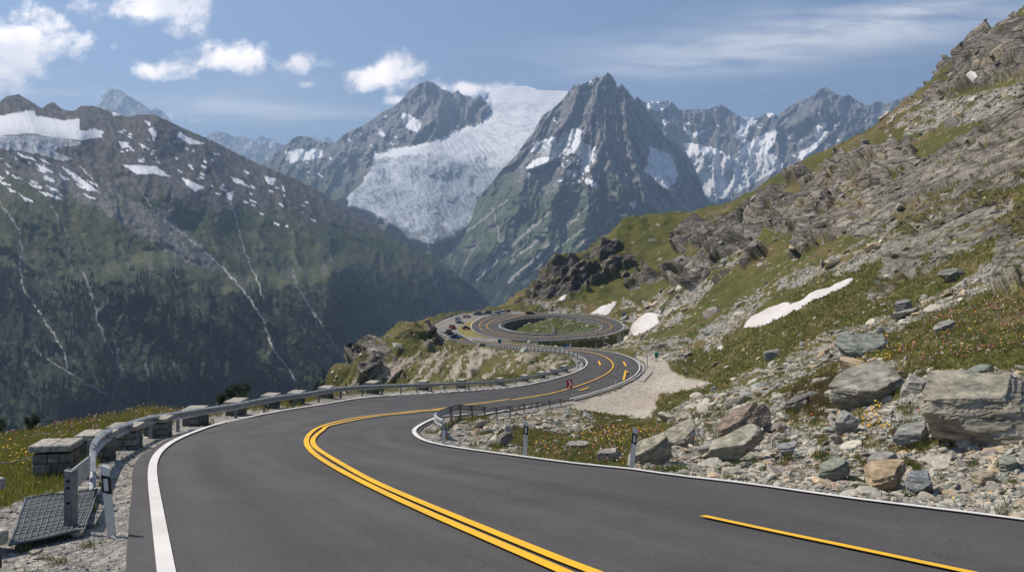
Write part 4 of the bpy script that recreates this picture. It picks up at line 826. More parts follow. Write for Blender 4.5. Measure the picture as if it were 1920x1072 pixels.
L_STR = [([(-5,372),(12,395),(35,430),(40,470),(35,500),(40,520),(45,545),(75,585),(100,625),(118,655),(126,690)],1.7,.36),([(430,372),(437,395),(445,420),(455,460),(470,500),(485,530),(494,560)],1.5,.34),([(262,352),(280,385),(330,430),(370,460),(400,485),(440,525),(475,570),(500,615),(512,655),(540,690),(560,720)],1.9,.33),([(95,385),(112,415),(128,440),(130,480),(134,510)],1.3,.2),([(60,655),(115,690),(160,715),(200,740),(255,775)],1.5,.24),([(155,510),(165,530),(178,570),(186,610),(200,640),(225,690)],2.6,.2),([(545,500),(560,540),(590,590),(620,635),(655,690)],1.7,.17),([(400,400),(420,440),(445,480)],1.0,.17),([(215,640),(222,660),(228,700),(220,720)],2.2,.2),([(272,680),(280,720),(282,760)],1.4,.2),([(600,455),(625,490),(640,530)],1.3,.16)]
L_SCREE = [[(120,335),(180,355),(240,392),(300,425),(360,465),(410,500),(400,508),(340,490),(270,445),(200,400),(150,380)],[(200,350),(250,375),(330,420),(372,455),(430,510),(400,495),(330,445),(240,395)],[(300,370),(325,385),(322,425),(305,430),(285,405)],[(40,300),(110,320),(160,345),(130,372),(60,350)]]
def l_uv(PX, PY): return PX - .5 * (PY - 300), PY
def l_rel(PX, PY, t):
    u, v = l_uv(PX, PY); w = fbm2(PX / 160, PY / 160, 3, 2) * 60
    r = ridge2((u + w) / 170, v / 420, 3, 3) * .080 + ridge2((u + w) / 62, v / 190, 4, 11) * .030 + ridge2(PX / 24, v / 46, 4, 21) * .0065
    st_ = ss(470, 620, PY - .2 * (PX - 300)); r = r * (.5 + .35 * st_) + fbm2(PX / 12, PY / 12, 4, 8) * .0035
    # the cliffed shoulder under the meadow
    sh = ss(-12, 26, PY - (505 + 22 * np.sin(PX / 60) + 40 * fbm2(PX / 90, PX * 0, 3, 4))) * (1 - ss(560, 720, PX)) * (1 - ss(700, 800, PY))
    r = r - .05 * t + .10 * sh * ss(40, 200, PX)
    sg_ = np.exp(-((np.clip(PX, -400, 150) - PX) / 25) ** 2) * np.exp(-((PY - 245) / 34) ** 2); r = r * (1 - .85 * sg_) + .045 * sg_
    d = polydist(PX, PY, [(300,215),(262,300),(290,345),(330,372)], 60); return -r - .03 * (1 - d / 60)
def l_col(PX, PY, t, X, Y, Z):
    n1 = fbm2(PX / 40, PY / 40, 5, 31, .6); n2 = fbm2(PX / 9, PY / 9, 4, 33, .65); n3 = fbm2((PX - .55 * PY) / 12, PY / 60, 4, 35, .6)
    rock = lerp3(C(.135, .122, .110), C(.058, .055, .053), .5 + n2 * 1.6 + n3 * .6)
    mead = lerp3(C(.040, .060, .020), C(.080, .082, .036), .5 + n1 * 1.6 + n3 * .8)
    line_m = 335 + .14 * PX + n1 * 60 - 22 * np.exp(-((PX - 560) / 120) ** 2)
    c = lerp3(rock, mead, ss(-14, 26, PY - line_m)[...] + n2 * .5)
    crag = ss(.22, .5, n3 + n2 * .7 + .15) * ss(420, 520, PY); c = lerp3(c, C(.105, .10, .095), crag * .8)
    fo = ss(-20, 14, PY - (505 + .05 * PX + 80 * n1 - 35 * ss(600, 800, PX))) ; fm_ = ss(-.18, .16, n2 + .9 * n1 + .12); c = lerp3(c, C(.009, .016, .009), fo * fm_ * .94)  # forest tint darkened further, standing in for shade on the lower slope
    dk = (fo > .5) & (fm_ < .4); cl_ = ss(.0, .5, n3); c = np.where(dk[..., None], lerp3(C(.045, .052, .022), C(.10, .095, .09), cl_), c)
    scr = wpoly(PX, PY, L_SCREE, 7, 16); c = np.where(scr[..., None], lerp3(C(.185, .175, .165), C(.09, .09, .078), .5 + n2 * 1.5 + n3), c)
    for ln, w, a in L_STR:
        m = wline(PX, PY, ln, w * .78, 3.0); c = np.where(m[..., None], lerp3(C(a, a * .96, a * .9) * .5, C(a, a, a) * 1.2, .5 + n2 * 2), c)
    al = np.ones(PX.shape); sn = wpoly(PX, PY, L_SNOW, 1.7, 9); ice = wpoly(PX, PY, [L_SNOW[1]], 4, 9); c = np.where(sn[..., None], SNOWC * (1 - .12 * ss(0, .5, n1)[..., None]), c); c = np.where(ice[..., None], lerp3(C(.55, .57, .6), C(.25, .26, .28), .4 + n2 * 2), c)
    al[sn] = .12
    return np.concatenate([c, al[..., None]], -1)
LS = sheet('left_mountain', L_TOP, L_BOT, -460, 1000, 1.9, 400, l_rel, l_col, g=.60, jag=2.2, mat=M_mid, seed=3)
# ---- (2) far blue peaks
def f_rel(PX, PY, t): return -(ridge2(PX / 40, PY / 60, 4, 5) * .03 + ridge2(PX / 12, PY / 16, 3, 9) * .008)
def f_col(PX, PY, t, X, Y, Z):
    n = fbm2(PX / 8, PY / 8, 4, 3, .6); n3 = fbm2((PX + PY * .7) / 5, PY / 22, 3, 13); c = lerp3(C(.13, .13, .13), C(.22, .215, .21), .5 + n); s = (n + .9 * n3 > .34); c = np.where(s[..., None], C(.6, .62, .65), c)
    return np.concatenate([c, np.ones(PX.shape + (1,))], -1)
sheet('far_peak', [(150,240,13000),(178,203,13000),(186,188,13000),(197,172,13000),(207,165,13000),(213,166,13000),(226,168,13000),(240,178,13000),(265,193,13000),(283,207,13000),(292,203,13000),(303,206,13000),(316,222,13000),(345,250,13000)], [(150,330,10500),(345,330,10500)], 150, 345, 2, 70, f_rel, f_col, g=.9, jag=1.2, mat=M_far, seed=11)
sheet('far_range', [(350,300,15000),(385,258,15000),(398,248,15000),(410,245,15000),(425,250,15000),(440,257,15000),(448,254,15000),(460,256,15000),(478,266,15000),(500,263,15000),(515,266,15000),(545,275,15000),(640,300,15000),(700,330,15000)], [(350,400,12000),(700,420,12000)], 350, 700, 2, 70, f_rel, f_col, g=.9, jag=1.2, mat=M_far, seed=17)
sheet('far_range', [(460,285,21000),(478,264,21000),(490,253,21000),(500,260,21000),(512,258,21000),(525,270,21000),(560,275,21000),(575,264,21000),(587,250,21000),(597,263,21000),(606,259,21000),(616,257,21000),(628,268,21000),(660,290,21000)], [(460,330,19000),(660,330,19000)], 460, 660, 2, 30, f_rel, f_col, g=.9, jag=1.0, mat=M_far, seed=19)
# ---- (3) the glaciated main chain
C_TOP = [(440,330,8200),(500,300,8200),(525,282,8200),(537,270,8200),(550,258,8200),(562,254,8200),(580,257,8200),(592,264,8200),(610,266,8200),(630,266,8300),(645,252,8300),(662,243,8300),(680,235,8300),(700,222,8300),(715,210,8300),(735,202,8350),(750,190,8400),(765,172,8400),(780,160,8400),(795,152,8400),(805,152,8400),(818,158,8400),(828,167,8400),(840,170,8450),(848,176,8500),(858,169,8500),(868,178,8500),(880,180,8500),(888,186,8500),(900,176,8500),(908,188,8500),(914,172,8500),(920,168,8500),(926,172,8500),(932,168,8500),(945,164,8500),(965,162,8500),(985,161,8500),(1000,165,8500),(1012,169,8500),(1040,170,8500),(1068,171,8500),(1120,175,8500),(1180,186,8500),(1208,190,8500),(1232,190,8500),(1256,188,8500),(1264,195,9200),(1274,206,9100),(1290,205,9100),(1310,204,9100),(1328,205,9100),(1342,199,9000),(1353,196,9000),(1366,204,9000),(1380,214,9000),(1392,219,9100),(1408,222,9300),(1425,220,9300),(1435,212,9200),(1447,211,9200),(1458,217,9200),(1470,206,9000),(1485,196,9000),(1500,187,8900),(1515,184,8900),(1526,178,8800),(1536,168,8800),(1545,163,8800),(1556,168,8800),(1566,176,8800),(1582,181,8800),(1592,177,8800),(1605,187,8800),(1620,196,8800),(1632,198,8900),(1640,191,9000),(1650,190,9000),(1662,195,9000),(1680,187,9000),(1700,180,9000),(1718,166,9000),(1735,160,9000),(1760,160,9000),(1850,190,9000)]
C_BOT = [(440,600,4900),(800,600,4700),(1100,600,5200),(1300,520,5600),(1850,520,6000)]
GLAC = [(911,188),(912,120),(935,110),(960,110),(985,110),(1010,110),(1035,110),(1110,110),(1060,215),(1040,245),(1030,290),(1010,330),(960,370),(920,400),(880,430),(840,452),(800,462),(770,452),(745,432),(720,415),(690,400),(655,388),(650,372),(672,350),(690,325),(703,305),(698,292),(720,286),(745,277),(760,276),(790,270),(820,262),(850,250),(875,236),(890,238),(905,226),(920,212)]
C_SNOW = [[(751,211),(765,214),(791,230),(784,248),(764,242),(756,230)],[(537,285),(560,280),(605,280),(605,292),(585,300),(560,302),(540,306)],[(705,238),(718,245),(722,258),(710,252)],[(695,300),(720,288),(800,268),(855,262),(850,285),(770,290),(700,298)],
 [(1205,186),(1260,184),(1252,200),(1238,210),(1214,203)],[(1231,222),(1254,230),(1248,236)],[(1280,268),(1300,268),(1347,280),(1362,292),(1378,293),(1392,275),(1400,270),(1412,262),(1424,254),(1461,243),(1456,258),(1448,270),(1446,290),(1470,303),(1466,318),(1448,325),(1410,345),(1380,362),(1350,380),(1300,380),(1296,330),(1290,300)],
 [(1390,213),(1412,218),(1420,225),(1408,236),(1402,255),(1392,268),(1380,258),(1386,236)],[(1280,238),(1300,250),(1340,238),(1320,248),(1296,262)],[(1533,230),(1549,231),(1546,245),(1552,248),(1538,266),(1512,298),(1500,300),(1499,286),(1520,275),(1530,258)],[(1484,238),(1509,241),(1503,245)],[(1520,262),(1530,258),(1524,268)],[(1652,232),(1658,206),(1664,206),(1660,232)],[(1676,216),(1688,205),(1692,212),(1680,222)],[(1436,209),(1449,206),(1460,214),(1440,220)],[(1640,233),(1628,230),(1645,240)],[(1250,170),(1262,180),(1330,202),(1300,204)]]
for k_ in range(60):
    rr = random.Random(k_ * 17 + 3); x = rr.uniform(520, 760) if k_ < 30 else rr.uniform(1280, 1680); y = rr.uniform(285, 350) if x < 650 else (rr.uniform(250, 300) if x < 760 else rr.uniform(220, 300)); l = rr.uniform(3, 12); h = rr.uniform(1, 3)
    C_SNOW.append([(x, y - h), (x + l, y + l * .3), (x + l * .6, y + h), (x - 1, y + h * .5)])
def c_rel(PX, PY, t):
    w = fbm2(PX / 90, PY / 90, 3, 41) * 30; gl = inpoly(PX, PY, GLAC).astype(float)
    k = np.ones(3) / 3
    for _ in range(9): gl = (np.r_[gl[:1], gl[:-1]] + np.r_[gl[1:], gl[-1:]] + np.roll(gl, 1, 1) + np.roll(gl, -1, 1) + gl) / 5
    rock = ridge2((PX + w) / 90, PY / 150, 3, 43) * .055 + ridge2((PX + w * .6 + PY * .3) / 34, PY / 62, 4, 47) * .030 + ridge2(PX / 12, PY / 17, 4, 49) * .010
    al_ = -.75 * PX + .66 * PY; ac_ = .66 * PX + .75 * PY; cre = ridge2(ac_ / 30, al_ / 8, 4, 57) * .0042 + ridge2(PX / 9, PY / 7, 3, 58) * .0016; ice = fbm2(PX / 90, PY / 50, 2, 55) * .012 + cre * ss(225, 300, PY)
    return -(rock * (1 - gl) + (ice + .058) * gl) + .05 * gl * (1 - ss(160, 300, PY))
def c_col(PX, PY, t, X, Y, Z):
    n1 = fbm2(PX / 40, PY / 40, 5, 61, .6); n2 = fbm2(PX / 8, PY / 8, 4, 63, .65); n3 = fbm2((PX + PY * .5) / 9, PY / 40, 4, 65, .6)
    c = lerp3(C(.21, .20, .19), C(.085, .085, .088), .5 + n3 * 1.4 + n2)
    gr = ss(-20, 50, PY - (335 + n1 * 60 - 40 * ss(700, 560, PX) + 100 * ss(800, 1200, PX))); c = lerp3(c, lerp3(C(.06, .082, .035), C(.10, .098, .07), .5 + n2 * 1.5), gr)
    c = lerp3(c, C(.018, .028, .016), ss(430, 520, PY + n1 * 60) * (PX < 1300))
    al = np.ones(PX.shape)
    ice = wpoly(PX, PY, [GLAC], 5, 12, 71); low = ss(265, 315, PY - .05 * (PX - 800) + n1 * 30)
    al_ = -.75 * PX + .66 * PY; ac_ = .66 * PX + .75 * PY; wq = fbm2(PX / 60, PY / 60, 3, 78) * 30; q = ridge2((ac_ + wq) / 30, (al_ + wq) / 7, 5, 77); q2 = fbm2((ac_ + wq) / 14, (al_ + wq) / 110, 4, 79, .6)
    ic = lerp3(SNOWC * 1.06, lerp3(C(.40, .435, .47), C(.12, .155, .195), ss(.25, .75, q * .8 + q2 * .9)), np.clip(low * (.95 + .9 * n1), 0, 1))
    ic = lerp3(ic, C(.17, .17, .165), ss(.35, .7, fbm2(PX / 30, PY / 30, 4, 81, .6) + .6 * n2 + .55 * ss(380, 460, PY) + .35 * ss(770, 690, PX) + .06) * ss(310, 380, PY) * .85)
    sr = ((PX > 905) & (PY < 300)); brk = ss(.38, .62, ridge2((PX + 30) / 34, PY / 13, 4, 83)) * ss(180, 200, PY) * ss(300, 260, PY); ic = lerp3(ic, C(.42, .46, .50), brk * .45)
    c = np.where(ice[..., None], ic, c); al[ice] = .35
    spk = (n2 + .8 * n3 > .62) & (PY < 345) & ~ice; sn = wpoly(PX, PY, C_SNOW, 3.2, 10, 73) | spk
    gs = wpoly(PX, PY, [C_SNOW[6]], 3.2, 10, 73); c = np.where(sn[..., None], SNOWC, c); c = np.where((gs & (PY > 290))[..., None], lerp3(C(.66, .66, .67), C(.50, .51, .53), .5 + n1 + n2), c); al[sn] = .15
    return np.concatenate([c, al[..., None]], -1)
sheet('glacier_range', C_TOP, C_BOT, 440, 1850, 1.8, 250, c_rel, c_col, g=.85, jag=1.6, jscale=12, mat=M_far, seed=23)
# ---- (4) the dark pyramid in front of the glacier
E_TOP = [(700,520,5600),(760,478,5700),(800,462,5800),(830,446,5900),(870,412,6000),(905,362,6100),(932,329,6250),(950,308,6300),(970,288,6350),(988,262,6400),(1000,248,6450),(1010,228,6500),(1018,215,6500),(1036,204,6550),(1045,196,6600),(1055,186,6600),(1064,175,6600),(1070,166,6600),(1078,160,6620),(1090,158,6620),(1100,154,6640),(1110,150,6640),(1118,143,6650),(1124,146,6650),(1130,145,6650),(1134,139,6650),(1140,136,6650),(1146,141,6650),(1152,148,6650),(1157,160,6650),(1161,163,6640),(1166,157,6640),(1174,166,6620),(1182,176,6600),(1190,188,6600),(1194,179,6600),(1204,190,6600),(1212,205,6600),(1222,214,6600),(1236,240,6550),(1252,262,6500),(1268,268,6500),(1284,284,6450),(1296,300,6400),(1306,322,6400),(1314,342,6350),(1322,368,6300),(1350,400,6300),(1400,440,6300)]
E_BOT = [(700,640,3900),(900,660,3900),(1100,640,4000),(1400,560,4600)]
E_SNOW = [[(1073,240),(1093,245),(1087,262),(1103,272),(1117,275),(1113,302),(1100,326),(1087,322),(1093,299),(1073,285),(1062,290),(1040,298),(1028,305),(1016,320),(1004,316),(986,315),(1003,298),(1030,293),(1020,283),(993,287),(1003,267),(1043,255)],[(1088,158),(1104,152),(1118,151),(1112,158),(1096,160)],[(1079,176),(1094,173),(1108,174),(1092,178)],[(1217,275),(1240,282),(1258,289),(1266,310),(1271,332),(1262,345),(1251,356),(1236,345),(1224,332),(1204,322),(1216,305)],[(1036,216),(1042,226),(1046,232),(1038,228)],[(1090,330),(1125,346),(1118,352),(1100,344)],[(990,325),(1012,330),(1000,334)],[(1240,230),(1256,236),(1250,240)],[(1130,160),(1136,164),(1132,170)],[(1068,318),(1082,330),(1076,334)],[(1180,380),(1196,376),(1188,392)]]
for k_ in range(34):
    rr = random.Random(k_ * 19 + 3); x = rr.uniform(1045, 1110); y = rr.uniform(292, 345); l = rr.uniform(3, 9); h = rr.uniform(.8, 2.2)
    E_SNOW.append([(x, y - h), (x + l, y - l * .3), (x + l * .6, y + h), (x - 1, y + h * .5)])
E_STR = [([(1092,352),(1060,378),(1030,400),(1000,425),(960,460),(930,490),(895,525)],2.2),([(1120,372),(1085,405),(1050,440),(1020,470),(985,500),(950,530)],2.4),([(1045,395),(1020,440),(985,470),(955,492)],1.8),([(1110,390),(1095,430),(1040,468),(1000,510)],2.0),([(925,390),(935,430),(940,455),(930,480)],1.5),([(950,375),(920,400),(880,430),(850,452)],1.6),([(1005,405),(990,450),(960,480)],1.2),([(1150,395),(1130,430),(1080,462)],1.6),([(945,440),(940,470),(915,510)],1.2)]
ARETE = np.array([(1141,136),(1148,180),(1152,230),(1160,290),(1168,340),(1190,390),(1215,440),(1235,500),(1250,600)], float)
def e_rel(PX, PY, t):
    ax = np.interp(PY, ARETE[:, 1], ARETE[:, 0]) + fbm2(PY / 26, PY * 0, 3, 90) * 22; d = PX - ax
    ten = np.where(d < 0, np.clip(1 + d / 260, 0, 1) * .085, np.clip(1 - d / 170, 0, 1) * .085)
    w = fbm2(PX / 70, PY / 70, 3, 91) * 24
    th = np.arctan2(PX - ax * .5 - 570, np.maximum(PY - 70, 5)); rad = np.hypot(PX - 1140, PY - 70); w2 = w / 60
    rock = ridge2(th * 5.5 + w2, rad / 300, 3, 93, .5) * .052 + ridge2(th * 15 + w2 * 1.5, rad / 95, 4, 97) * .021 + ridge2((PX + w) / 20, PY / 30, 4, 98) * .009 + ridge2(PX / 8, PY / 9, 3, 99) * .0035
    low = ss(380, 520, PY); return -(ten + rock * (1 - .35 * low))
def e_col(PX, PY, t, X, Y, Z):
    n1 = fbm2(PX / 36, PY / 36, 5, 101, .6); n2 = fbm2(PX / 7, PY / 7, 4, 103, .65); n3 = fbm2((PX + PY * .5) / 9, PY / 34, 4, 105, .6)
    c = lerp3(C(.24, .225, .205), C(.085, .083, .084), .5 + n3 * 1.5 + n2)
    gr = ss(-25, 45, PY - (345 + n1 * 80 - 50 * ss(1010, 900, PX) + 60 * ss(1180, 1260, PX))) * ss(.75, .05, n3 + .5 * n2); c = lerp3(c, lerp3(C(.058, .090, .033), C(.085, .095, .05), .5 + n2 * 1.5), gr)
    sc_ = ss(.15, .5, n3 + .6 * n1) * ss(360, 400, PY) * ss(560, 480, PY); c = lerp3(c, C(.24, .225, .205), sc_ * .6)
    c = lerp3(c, C(.016, .027, .015), ss(-25, 25, PY - (478 + n1 * 70 + .12 * (PX - 900))) * ss(.5, .1, n3 + .3 * n2))
    al = np.ones(PX.shape)
    for ln, w in E_STR: m = wline(PX, PY, ln, w, 3.5, 20, 111); c = np.where(m[..., None], lerp3(C(.34, .32, .29), C(.22, .21, .19), .5 + n2), c)
    spk = (n2 + .8 * n3 > .74) & (PY < 330); sn = wpoly(PX, PY, E_SNOW, 3.6, 10, 113) | spk; c = np.where(sn[..., None], SNOWC * (1 - .3 * ss(.1, .4, n2)[..., None]), c); al[sn] = .15
    blue = wpoly(PX, PY, [[(1000,268),(1050,258),(1075,268),(1068,285),(1035,297),(1005,290)]], 4, 10, 117); c = np.where((blue & (n2 + n1 * .5 > -.05))[..., None], lerp3(C(.55, .58, .6), C(.28, .31, .33), .5 + n2 * 2), c)
    return np.concatenate([c, al[..., None]], -1)
sheet('pyramid_mountain', E_TOP, E_BOT, 700, 1400, 1.7, 330, e_rel, e_col, g=.8, jag=1.5, jscale=9, mat=M_far, seed=29)
# valley floor far below, out to the horizon
q = 30000.0; fl = mesh_np('valley_floor', [(-q, -q, -1150), (q, -q, -1150), (q, q, -1150), (-q, q, -1150)], [(0, 1, 2, 3)], simple_mat('valley_forest', (.02, .03, .015), .95, scale=.002, var=.4)); tag(fl, kind='structure')
print('mountains', time.time() - T0)
# ---- haze
hz = MB().box((1500, 11200, 870), (26000, 25500, 4000)); 
mh = bpy.data.materials.new('haze_air'); mh.use_nodes = True; nt = mh.node_tree
for n in list(nt.nodes): nt.nodes.remove(n)
o_ = nt.nodes.new('ShaderNodeOutputMaterial'); pv = nt.nodes.new('ShaderNodeVolumePrincipled'); pv.inputs['Color'].default_value = HAZE_COL; pv.inputs['Density'].default_value = HAZE_D; pv.inputs['Anisotropy'].default_value = .2
nt.links.new(pv.outputs[0], o_.inputs['Volume'])
hzo = hz.build('haze', mh); tag(hzo, kind='stuff')
# ================================================================ ROCKS, TURF, FLOWERS
def ico(sub):
    t = (1 + 5 ** .5) / 2; v = [(-1, t, 0), (1, t, 0), (-1, -t, 0), (1, -t, 0), (0, -1, t), (0, 1, t), (0, -1, -t), (0, 1, -t), (t, 0, -1), (t, 0, 1), (-t, 0, -1), (-t, 0, 1)]
    f = [(0, 11, 5), (0, 5, 1), (0, 1, 7), (0, 7, 10), (0, 10, 11), (1, 5, 9), (5, 11, 4), (11, 10, 2), (10, 7, 6), (7, 1, 8), (3, 9, 4), (3, 4, 2), (3, 2, 6), (3, 6, 8), (3, 8, 9), (4, 9, 5), (2, 4, 11), (6, 2, 10), (8, 6, 7), (9, 8, 1)]
    v = [np.array(q) / np.linalg.norm(q) for q in v]
    for _ in range(sub):
        c = {}; g = []
        def m(a, b):
            k = (min(a, b), max(a, b))
            if k not in c: q = v[a] + v[b]; v.append(q / np.linalg.norm(q)); c[k] = len(v) - 1
            return c[k]
        for a, b, d in f: x, y, z = m(a, b), m(b, d), m(d, a); g += [(a, x, z), (b, y, x), (d, z, y), (x, y, z)]
        f = g
    return np.array(v), np.array(f, int)
def rockshape(dirs, rs, n=11, bed=True, rough=.03):
    """a convex block cut by random planes, two of them the parallel bedding faces"""
    N_ = rs.normal(size=(n, 3)); N_ /= np.linalg.norm(N_, axis=1)[:, None]; c = rs.uniform(.62, 1.0, n)
    if bed: N_ = np.r_[N_, [[0, 0, 1.], [.08, .05, -1.]]]; c = np.r_[c, .55, .55]
    d = dirs @ N_.T; r = np.min(np.where(d > .05, c / np.maximum(d, .05), 9), axis=1); r = np.minimum(r, 1.25)
    if rough: r = r * (1 + rough * fbm3(dirs[:, 0] * 3 + c[0] * 9, dirs[:, 1] * 3, dirs[:, 2] * 3 + c[1] * 7, 3))
    return dirs * r[:, None]
I1, F1 = ico(1); I2, F2 = ico(2); I0, F0 = ico(0)
_rs = np.random.RandomState(11)
V0 = [rockshape(I0, _rs, 7, True, 0) for _ in range(10)]; V1 = [rockshape(I1, _rs, 9, True, 0) for _ in range(14)]; V2 = [rockshape(I2, _rs, 12) for _ in range(10)]
def rotm(rz, ax, tilt):
    """arrays -> (n,3,3): spin rz about z then tilt about the horizontal axis at angle ax"""
    c, s = np.cos(rz), np.sin(rz); z = np.zeros_like(c); o = z + 1; R1 = np.stack([c, -s, z, s, c, z, z, z, o], -1).reshape(-1, 3, 3)
    u, v = np.cos(ax), np.sin(ax); C_, S_ = np.cos(tilt), np.sin(tilt); k = 1 - C_
    R2 = np.stack([C_ + u * u * k, u * v * k, v * S_, u * v * k, C_ + v * v * k, -u * S_, -v * S_, u * S_, C_], -1).reshape(-1, 3, 3)
    return R2 @ R1
_sd = snow.astype(float)
for _ in range(9): _sd = (np.roll(_sd, 1, 0) + np.roll(_sd, -1, 0) + np.roll(_sd, 1, 1) + np.roll(_sd, -1, 1) + _sd) / 5
_nosnow = _sd < .06
def scatter_rocks(name, label, mask, n, pxsize, var, F_, rs, colour, minm=.012, maxm=3.0, flat=(.35, .7), sink=.25, tilt=.45, weight=None, mat=None, align=None):
    ii, jj = np.nonzero(mask & _nosnow); ar = (F / Yg[ii, jj]) ** 2 * np.linalg.norm(np.cross(du[ii, jj], dv[ii, jj]), axis=1)
    # weight by how much of the picture the ground cell takes
    vis = np.abs((NR[ii, jj] * np.stack([Xg[ii, jj], Yg[ii, jj], Zg[ii, jj]], -1)).sum(1)) / np.sqrt(Xg[ii, jj] ** 2 + Yg[ii, jj] ** 2 + Zg[ii, jj] ** 2) + .12
    w = ar * vis
    if weight is not None: w = w * weight[ii, jj]
    k = rs.choice(len(ii), n, p=w / w.sum()); i, j = ii[k], jj[k]
    P = Xd[i, j] + (rs.rand(n)[:, None] - .5) * du[i, j] + (rs.rand(n)[:, None] - .5) * dv[i, j]
    s = np.exp(rs.normal(size=n) * pxsize[1]) * pxsize[0]; S = np.clip(s * P[:, 1] / F / 2, minm, maxm)
    fl = rs.uniform(flat[0], flat[1], n); el = rs.uniform(.6, 1.0, n)
    R = rotm(rs.uniform(0, 6.28, n), rs.uniform(0, 6.28, n), np.abs(rs.normal(size=n)) * tilt)
    vi = rs.randint(0, len(var), n); VV = np.empty((n, len(var[0]), 3)); 
    for q in range(len(var)):
        s_ = vi == q
        if s_.any():
            b = var[q][None] * np.stack([S[s_], S[s_] * el[s_], S[s_] * fl[s_]], -1)[:, None]; VV[s_] = np.einsum('nij,nkj->nki', R[s_], b)
    if align is not None:   # lay slabs along the hillside
        nn = NR[i, j]; ax = np.stack([nn[:, 1], -nn[:, 0], nn[:, 0] * 0], -1) * -1; sn = np.linalg.norm(ax, axis=1) + 1e-9; th = np.arcsin(np.clip(sn, 0, 1)) * align; a2 = np.arctan2(ax[:, 1], ax[:, 0])
        VV = np.einsum('nij,nkj->nki', rotm(np.zeros(n), a2, th), VV)
    VV += P[:, None]; VV[..., 2] += (S * fl * (1 - 2 * sink) * .5)[:, None]
    fa = (F_[None] + (np.arange(n) * len(var[0]))[:, None, None]).reshape(-1, 3)
    cc = colour(n, rs, P)[:, None].repeat(len(var[0]), 1).reshape(-1, 4)
    o = mesh_np(name, VV.reshape(-1, 3), fa, mat, smooth=False, colors=cc); tag(o, label, None, None, 'stuff'); return o
def rock_cols(n, rs, P):
    t = rs.rand(n, 1); c = C(.45, .41, .335) * (1 - t) + C(.24, .22, .185) * t; k = rs.rand(n, 1)
    c = np.where(k > .86, C(.40, .31, .21), c); c = np.where(k < .12, C(.235, .25, .22), c); c = np.where((k > .4) & (k < .46), C(.30, .25, .22), c)
    c = c * rs.uniform(.85, 1.35, (n, 1)); return np.c_[c, np.ones(n)]
M_rock = terrain_mat('broken_slate', 7.0, 22.0, .30, .16, .6, .03)
M_rubble = terrain_mat('rubble_stone', 10.0, 40.0, .25, .15, .4, .02)
rs = np.random.RandomState(3)
nearslope = (GXX > 1090) & (Yg > 11.5)
scatter_rocks('rubble', 'loose angular slabs strewn over the right hand slope', scree & ~scree_grass & (dAll > .8) & (Yg > 11) & (Yg < 60), 10000, (6.5, .55), V1, F1, rs, rock_cols, sink=.2, tilt=.5, mat=M_rubble, align=.6)
scatter_rocks('rubble', 'larger broken blocks among the rubble near the road', scree & (dAll > 1.6) & (Yg > 12) & (Yg < 50), 420, (19, .42), V2, F2, rs, rock_cols, sink=.25, tilt=.5, mat=M_rock, align=.7, maxm=1.1)
scatter_rocks('scree', 'grey scree tongues on the mountainside', scree & (Yg >= 55) & ~scree_grass, 13000, (4.0, .45), V0, F0, rs, rock_cols, sink=.25, tilt=.5, mat=M_rubble, align=.5, maxm=2.2)
scatter_rocks('scree', 'bigger blocks on the scree tongues', scree & (Yg >= 50), 900, (10, .5), V1, F1, rs, rock_cols, sink=.3, tilt=.5, mat=M_rock, align=.6, maxm=3)
scatter_rocks('scattered_stones', 'pale stones scattered over the turf', grass_mask & (GXX > 600) & (Yg > 16) & (Yg < 330) & (dAll > 1.5), 4200, (4.2, .6), V0, F0, rs, rock_cols, sink=.35, tilt=.4, mat=M_rubble, align=.7, maxm=2)
scatter_rocks('scattered_stones', 'stones in the grassy bowl of the ring road', inI & (dI > 2), 260, (3.2, .4), V0, F0, rs, rock_cols, sink=.3, mat=M_rubble)
pebw = 1 / (1 + (dAll / 3) ** 2)
def grav_cols(n, rs, P):
    t = rs.rand(n, 1); c = C(.42, .40, .36) * (1 - t) + C(.20, .19, .18) * t; return np.c_[c * rs.uniform(.8, 1.15, (n, 1)), np.ones(n)]
scatter_rocks('gravel', 'loose gravel on the road shoulders', gravel & (Yg < 26) & (dAll > .04), 22000, (3.4, .38), V0, F0, rs, grav_cols, minm=.006, maxm=.07, sink=.2, tilt=.8, mat=M_rubble, weight=np.ones_like(pebw))
scatter_rocks('gravel', 'larger pebbles on the road shoulders', gravel & (Yg < 40) & (dAll > .1), 700, (7.5, .45), V1, F1, rs, grav_cols, minm=.015, maxm=.14, sink=.25, tilt=.5, mat=M_rubble)
scatter_rocks('gravel', 'stones along the foot of the right hand bank', (dAll > .5) & (dAll < 3.2) & (Yg < 30) & (GXX > 1180), 2400, (9, .5), V1, F1, rs, rock_cols, minm=.02, maxm=.4, sink=.22, tilt=.5, mat=M_rubble)
scatter_rocks('cliff_debris', 'ledges and broken blocks standing out of the crags', cliff & (Yg > 50) & (Yg < 420), 700, (8, .5), V1, F1, rs, lambda n, rs, P: np.c_[(C(.27, .245, .21) * rs.uniform(.55, 1.15, (n, 1))), np.ones(n)], sink=.42, tilt=.7, flat=(.3, .9), mat=M_rock, align=.9, maxm=4)
